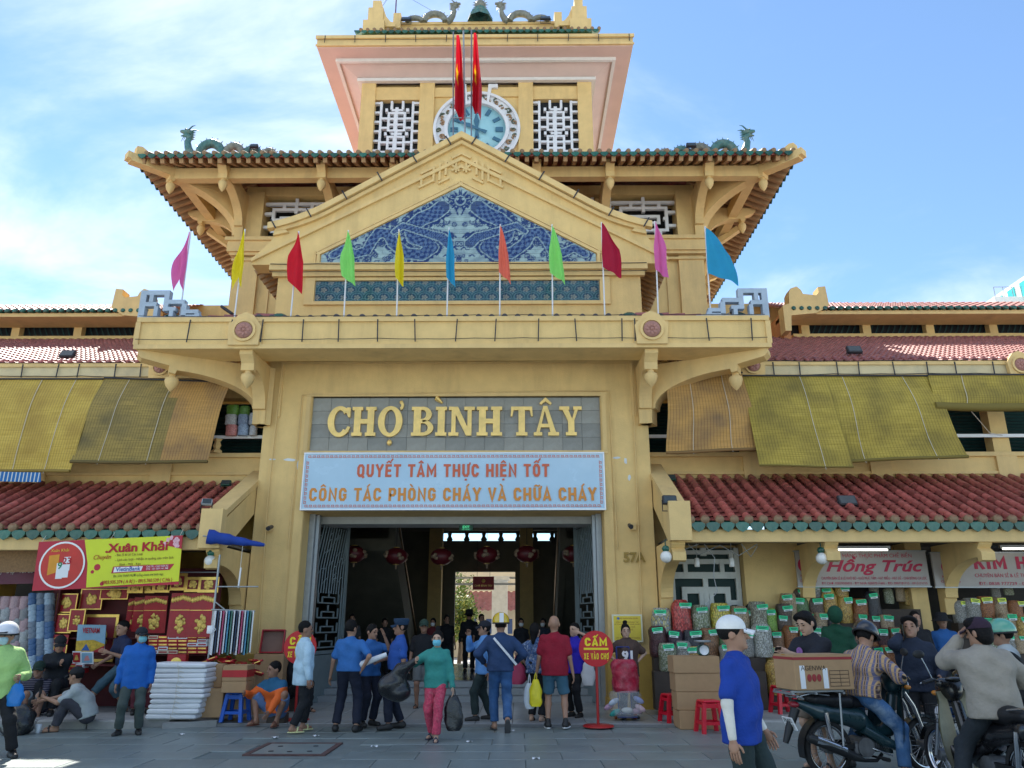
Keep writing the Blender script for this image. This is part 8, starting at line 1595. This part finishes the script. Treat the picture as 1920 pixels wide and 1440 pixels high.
# ------------------------------------------------------------------ motorbikes
tyrem=M('tyre_rubber',(.018,.018,.018),.8,.2,20,.3,60); chrome=M('chrome',(.6,.6,.62),.15,.1,9,metal=1); seatm=M('seat_vinyl',(.012,.012,.014),.45,.15,14,.1,60); engm=M('engine_alloy',(.16,.165,.17),.45,.25,12,metal=.6); tail=M('tail_lens_red',(.25,.01,.02),.15,.05,spec=.6); blkp=M('black_bike_plastic',(.014,.015,.016),.4,.15,9)
def bike(label,loc,a,paint,shield,rack=True,steer=0):
    o=root('motorbike',label,'motorbike',loc,a); K=lambda mb,n,m,p=None: mb.build(n,m,p or o,False)
    for wx in(0,1.23):
        wr_=K(MB().lathe([(.235,-.03),(.262,-.042),(.285,-.022),(.29,0),(.285,.022),(.262,.042),(.235,.03)],36,fn=lambda x,y,z,wx=wx:(wx+x,z,.29+y)),'wheel',tyrem)
        K(MB().lathe([(.236,-.022),(.218,-.022),(.212,0),(.218,.022),(.236,.022)],36,fn=lambda x,y,z,wx=wx:(wx+x,z,.29+y)),'rim',chrome,wr_)
        sp=MB()
        for k in range(24): t=2*PI*k/24; s_=.02 if k%2 else -.02; sp.tube([(wx+.03*math.cos(t+.5*(1 if k%4<2 else -1)),s_,.29+.03*math.sin(t+.5*(1 if k%4<2 else -1))),(wx+.216*math.cos(t),0,.29+.216*math.sin(t))],.0022,3,caps=False)
        K(sp,'spokes',chrome,wr_); K(MB().tube([(wx,-.06,.29),(wx,.06,.29)],.05 if wx==0 else .06,14),'hub',engm,wr_)
    # body panels
    b=SDF(.014); b.rc((-.34,0,.76),(-.05,0,.66),.035,.085,.05); b.rc((-.05,0,.66),(.40,0,.58),.085,.105,.05); b.rc((.40,0,.58),(.62,0,.40),.10,.07,.05); b.rc((.62,0,.40),(.78,0,.46),.07,.07,.05); b.rc((.78,0,.46),(.88,0,.80),.06,.055,.05)
    smesh('body_panels',*b.mesh(),paint,o)
    for s in(-1,1):
        def sf(u,v,k=0): 
            z=.20+.72*v; y=.07+(.15+.07*math.sin(PI*min(1,v*1.1)))*u; x=.80+.16*(v-.35)**2+.10*v-.10*u*u+.05*(1-v); return (x+k,s*y,z)
        m=MB(); m.grid(lambda u,v:sf(u,v),8,10); m.grid(lambda u,v:sf(1-u,v,-.02),8,10); K(m,'leg_shield',shield)
        m=MB(); m.tube([(.42,s*.07,.48),(.62,s*.11,.36),(.78,s*.13,.30),(.84,s*.15,.42)],[.05,.06,.055,.04],8); K(m,'side_fairing',paint)
    ft=SDF(.014); ft.rc((.92,0,.92),(1.02,0,.86),.10,.085,.05); ft.rc((.90,-.13,1.0),(.90,.13,1.0),.05,.05,.05); ft.el((.98,0,.95),(.10,.13,.10),None,.04); smesh('front_cowl',*ft.mesh(),paint,o)
    K(MB().ell((1.06,0,.92),(.04,.085,.06),12,8),'headlight',M('headlight_glass',(.5,.52,.55),.1,.05,spec=.7)); K(MB().ell((.86,0,1.045),(.06,.09,.02),12,6,mat=Matrix.Rotation(0,4,'Y')),'instrument_panel',M('dial_glass',(.05,.055,.06),.1,.1,spec=.7))
    for s in(-1,1):
        K(MB().tube([(.90,s*.12,1.0),(.86,s*.22,1.04),(.80,s*.36,1.02)],.013,8),'handlebar',blkp); K(MB().tube([(.835,s*.26,1.035),(.79,s*.38,1.015)],.019,8),'grip',seatm); K(MB().tube([(.86,s*.24,1.03),(.90,s*.30,1.02),(.86,s*.37,1.0)],.006,5),'brake_lever',chrome)
        K(MB().tube([(.85,s*.24,1.04),(.86,s*.29,1.18),(.85,s*.33,1.25)],.006,6),'mirror_stem',chrome); K(MB().ell((.85,s*.35,1.28),(.012,.065,.042),12,8),'mirror',blkp); K(MB().ell((1.0,s*.14,.90),(.045,.03,.025),8,6),'indicator',M('amber_lens',(.5,.18,.02),.2,.05))
        K(MB().tube([(1.23,s*.075,.29),(1.10,s*.07,.70),(1.0,s*.06,.86)],[.022,.024,.026],8),'fork_leg',chrome)
        K(MB().tube([(.02,s*.10,.31),(-.02,s*.10,.48),(-.04,s*.10,.66)],[.022,.03,.024],8),'shock_absorber',chrome)
    fd=MB()
    def fg(u,v): t=R(20)+R(150)*u; r=.315; y=(v-.5)*.11; return (1.23+r*math.cos(t),y,.29+(r-.25*y*y*8)*math.sin(t)+.0)
    fd.grid(fg,14,5); fd.grid(lambda u,v:tuple(Vector(fg(1-u,v))-Vector((0,0,.006))),14,5); K(fd,'front_mudguard',paint)
    fr_=MB(); fr_.grid(lambda u,v:(lambda t,y:(.0+.325*math.cos(t),y,.29+.325*math.sin(t)))(R(75)+R(120)*u,(v-.5)*.12),12,3); fr_.grid(lambda u,v:(lambda t,y:(.0+.318*math.cos(t),y,.29+.318*math.sin(t)))(R(195)-R(120)*u,(v-.5)*.12),12,3); K(fr_,'rear_mudguard',blkp)
    st=SDF(.014); st.rc((-.18,0,.80),(.12,0,.78),.05,.075,.05); st.rc((.12,0,.76),(.50,0,.74),.085,.05,.05); 
    for s in(-1,1): st.rc((-.12,s*.05,.79),(.28,s*.06,.765),.045,.05,.04)
    smesh('seat',*st.mesh(),seatm,o)
    K(MB().ell((-.36,0,.74),(.05,.085,.035),12,8),'tail_light',tail); K(MB().tube([(-.38,-.1,.82),(-.20,-.11,.86),(.02,-.10,.83)],.012,6).tube([(-.38,.1,.82),(-.20,.11,.86),(.02,.10,.83)],.012,6).tube([(-.38,-.1,.82),(-.38,.1,.82)],.012,6),'grab_rail',chrome)
    pl=K(MB().box(-.005,.005,-.095,.095,-.07,.07).xf(Matrix.Translation((-.43,0,.55))@Matrix.Rotation(-.45,4,'Y')),'number_plate',whitem); K(MB().tube([(-.34,0,.70),(-.44,0,.50),(-.50,0,.36)],[.05,.045,.03],8),'rear_flap',blkp)
    Tp=Matrix.Translation((-.437,0,.553))@Matrix.Rotation(-.45,4,'Y')@Matrix((( 0,0,-1,0),(-1,0,0,0),(0,1,0,0),(0,0,0,1)))
    text('59-N2',.06,M('plate_ink',(.03,.03,.03),.6,0),Tp@Matrix.Translation((0,.032,.002)),pl,ext=.0005,world=False,maxw=.15); text('742.07',.06,M('plate_ink'),Tp@Matrix.Translation((0,-.032,.002)),pl,ext=.0005,world=False,maxw=.15)
    e=MB(); e.tube([(.40,-.12,.30),(.40,.12,.30)],.10,14); e.tube([(.48,0,.32),(.70,0,.36)],[.085,.07],10); e.box(.28,.52,-.10,.10,.22,.36,bev=.02)
    for k in range(5): e.tube([(.54+k*.03,0,.33),(.555+k*.03,0,.332)],.092-.003*k,12)
    K(e,'engine',engm); ch=MB().box(-.04,.40,.075,.105,.26,.36,bev=.012); K(ch,'chain_case',blkp); K(MB().bar((0,.07,.29),(.40,.07,.33),.03,.05).bar((0,-.07,.29),(.40,-.07,.33),.03,.05),'swing_arm',blkp)
    ex=K(MB().tube([(.62,-.06,.22),(.5,-.12,.17),(.34,-.14,.18),(.22,-.15,.22),(.05,-.155,.29),(-.30,-.16,.42),(-.33,-.16,.43)],[.018,.018,.020,.045,.052,.048,.030],12),'exhaust',blkp); K(MB().tube([(.10,-.160,.285),(-.24,-.166,.405)],[(.046,.050),(.046,.050)],10),'heat_shield',chrome,ex)
    K(MB().tube([(.52,-.30,.20),(.52,.30,.20)],.012,6).tube([(.52,-.30,.20),(.52,-.20,.20)],.022,8).tube([(.52,.30,.20),(.52,.20,.20)],.022,8),'footrest',blkp); K(MB().tube([(.40,.12,.24),(.34,.24,.02)],.012,6),'side_stand',blkp)
    K(MB().tube([(.45,-.1,.30),(.60,-.17,.24),(.66,-.18,.22)],.01,6),'brake_pedal',chrome)
    if rack:
        m=MB(); 
        for y in(-.16,0,.16): m.box(-.48,.16,y-.012,y+.012,.872,.89)
        for x in(-.48,-.2,.14): m.box(x,x+.024,-.19,.19,.85,.871)
        for s in(-1,1): m.tube([(.10,s*.18,.86),(.06,s*.20,.34)],.012,6); m.tube([(-.42,s*.1,.86),(-.30,s*.11,.80)],.010,6)
        K(m,'rear_rack',steel)
    return o
teal_p=M('dark_teal_bike_paint',(.010,.035,.042),.28,.1,5,spec=.6,coat=.4); blk_p=M('black_bike_paint',(.010,.010,.012),.25,.1,5,spec=.6,coat=.5); cream=M('cream_shield',(.52,.50,.36),.45,.15,5,dirt=(.3,.27,.17),dscale=4,damt=.6)
b1=bike('dark teal motorbike carrying a long carton, ridden by the person in plaid',(4.66,9.15,0),R(14),teal_p,teal_p)
def bw_(o,v): return Vector(o.location)+Matrix.Rotation(o.rotation_euler.z,3,'Z')@Vector(v)
def printed(o,w,d,h):
    MB().box(-w/2-.002,w/2+.002,-d/2-.002,d/2+.002,h*.86,h*.94).build('red_stripe',M('box_red_ink',(.30,.04,.04),.8,.1),o,False)
    g=MB(); y=-d/2-.003
    for k in range(5): g.box(.06,.30,y,y+.002,h*(.10+.11*k),h*(.115+.11*k))
    for x in(.06,.19,.297): g.box(x,x+.004,y,y+.002,h*.10,h*.555)
    g.build('printed_table',M('box_ink',(.06,.04,.03),.8,0),o,False); g=MB(); g.box(-.30,-.24,y,y+.002,h*.05,h*.7); g.box(-.02,.04,y,y+.002,h*.05,h*.62); g.build('paper_label',paper,o,False)
    text('AGENWA',.07,M('box_ink'),Matrix.Translation((-.13,y,h*.62))@Matrix.Rotation(PI/2,4,'X'),o,ext=.0005,world=False); g=MB()
    for x in(-.19,-.13,-.07): g.ell((x,y,h*.35),(.028,.003,.04),8,5)
    g.build('red_print',M('box_red_ink'),o,False)
q=bw_(b1,(-.05,0,0)); c=carton('long printed carton strapped on the rack of the teal motorbike',q.x-.02,q.y-.20,.893,.72,.40,.36,R(14),print_=printed)
plaid=checks('plaid_shirt',[(.52,.33,.16)],[((.13,.13,.22),'X',7.5,.55),((.05,.03,.04),'X',3.7,.93),((.30,.22,.20),'Z',7,.88)])
q=bw_(b1,(.50,0,0)); o,i=person('person in an orange plaid shirt and black helmet riding the teal motorbike',(q.x,q.y,0),R(104)+.35,1.70,shirt=None,shirt_mat=plaid,sleeve='long',pants=None,pants_mat=M('faded_denim',(.045,.12,.26),.85,.35,4,.3,70,dirt=(.38,.48,.56),dscale=3.2,damt=.9),hat=('helmet',('gloss_black',(.012,.013,.016))),sk=1,pel=(0,0.0,.84),lean=.38,head=(.1,.35),hl=(.18,-.42,1.02),hr=(-.20,-.40,1.00),el=(1,.4,-.6),er=(-1,.4,-.6),fl=(.36,-.12,.10),fr=(-.30,-.16,.085),baggy=.035,shirt_len=.06,res=.013,kr=(-.5,-1,.2))
b2=bike('black motorbike with cream leg shield at the right edge',(5.84,7.55,0),R(96),blk_p,cream,rack=False)
q=bw_(b2,(.32,0,0)); o,i=person('person in a grey jacket and dark cap on the motorbike with cream shield',(q.x,q.y,0),R(183)-.1,1.72,shirt=('warm_grey',(.30,.27,.225)),sleeve='long',pants=('dark_slate',(.018,.024,.03)),hat=('cap',('plum_cap',(.03,.015,.03))),hair='mop',sk=1,pel=(0,0,.84),lean=.10,head=(.55,.05),hl=(.12,-.22,1.40),el=(.6,-.2,-1),hr=(-.25,-.30,1.0),er=(-1,.5,-.5),fl=(.36,-.1,.085),fr=(-.34,-.05,.085),baggy=.055,shirt_len=.13,res=.013)
bk_=bw_(b2,(1.06,0,0)); bs=root('wire_basket','dark wire basket with a white helmet on the black motorbike','basket',(bk_.x,bk_.y,.62)); m=MB()
for z in(0,.08,.16): m.tube([(-.16-.02*z,-.11,z),(.16,-.11,z),(.16,.11,z),(-.16,.11,z)],.005,4,closed=True)
for k in range(9): x=-.16+.04*k; m.tube([(x,-.11,.16),(x,-.11,0),(x,.11,0),(x,.11,.16)],.003,3)
m.build('wire_frame',blkp,bs,False)
hm=root('spare_helmet','white and blue helmet lying in the wire basket','helmet',(bk_.x,bk_.y,.64)); MB().ell((0,0,.06),(.12,.10,.11),18,8,bot=-.45).build('shell',M('helmet_white',(.68,.68,.72),.2,.05,coat=.5),hm,False); MB().box(-.03,.03,-.104,-.09,.03,.12).build('blue_stripe',M('print_blue'),hm,False)
b3=bike('black delivery motorbike behind the rider in grey',(7.35,9.3,0),R(132),blk_p,blk_p)
q=bw_(b3,(-.15,0,0)); carton('taped brown carton on the rack at the right edge',q.x,q.y-.22,.893,.55,.45,.46,R(132)-PI/2)
q=bw_(b3,(.36,0,0)); o,i=person('delivery rider in a black, white and green jacket',(q.x,q.y,0),R(222)+.2,1.68,shirt=None,shirt_mat=twotone('delivery_jacket',(.45,.50,.50),(.012,.014,.016),1.20),sleeve='long',pants=BLK,hat=('helmet',('mint',(.10,.35,.24))),sk=1,pel=(0,0,.84),lean=.2,hl=(.2,-.4,1.02),hr=(-.22,-.4,1.0),fl=(.34,-.1,.085),fr=(-.34,-.1,.085),baggy=.04,shirt_len=.08,res=.018)
text('Grab',.12,M('logo_green',(.75,.85,.8),.6,0),Matrix.Translation(i['C'](.215,-.0,.12))@Matrix.Rotation(PI/2,4,'Z')@Matrix.Rotation(PI/2,4,'X')@Matrix.Rotation(-PI/2,4,'Z'),o,ext=.004,world=False)
b4=bike('dark motorbike mostly outside the left edge',(-5.8,9.95,0),R(196),blk_p,blk_p,rack=False)
q=at(4,1200,10.2); o,i=person('person in a lime green jacket and white helmet at the left edge',(q.x-.02,10.3,0),.55,1.62,shirt=('lime_jacket',(.36,.58,.20)),sleeve='long',pants=BLK,hat=('helmet',('white_blue',(.66,.67,.72))),mask=('pale_aqua',(.40,.58,.60)),sk=1,pel=(0,0,.86),lean=.08,hl=(.24,-.22,.98),hr=(-.25,-.2,1.0),fl=(.3,-.1,.085),fr=(-.3,-.1,.085),baggy=.05,shirt_len=.14,head=(-.5,0))
sd_=MB(); 
for x in(-.05,.05): sd_.box(x-.012,x+.012,-.147,.1,.06,.175)
q=hw(o,i['hl']); sack('bright blue plastic bag held by the person in lime green',.26,.2,M('blue_plastic_bag',(.01,.16,.48),.35,.1,8,.2,25),tuple(q+Vector((.0,-.02,-.08))),handle=.08,seed=6)
q=gnd(30,1378); sack('large dark plastic sack on the paving by the left edge',.42,.45,blkpl,(q.x,q.y,.425),name='rubbish_sack',seed=7,flat=.8)
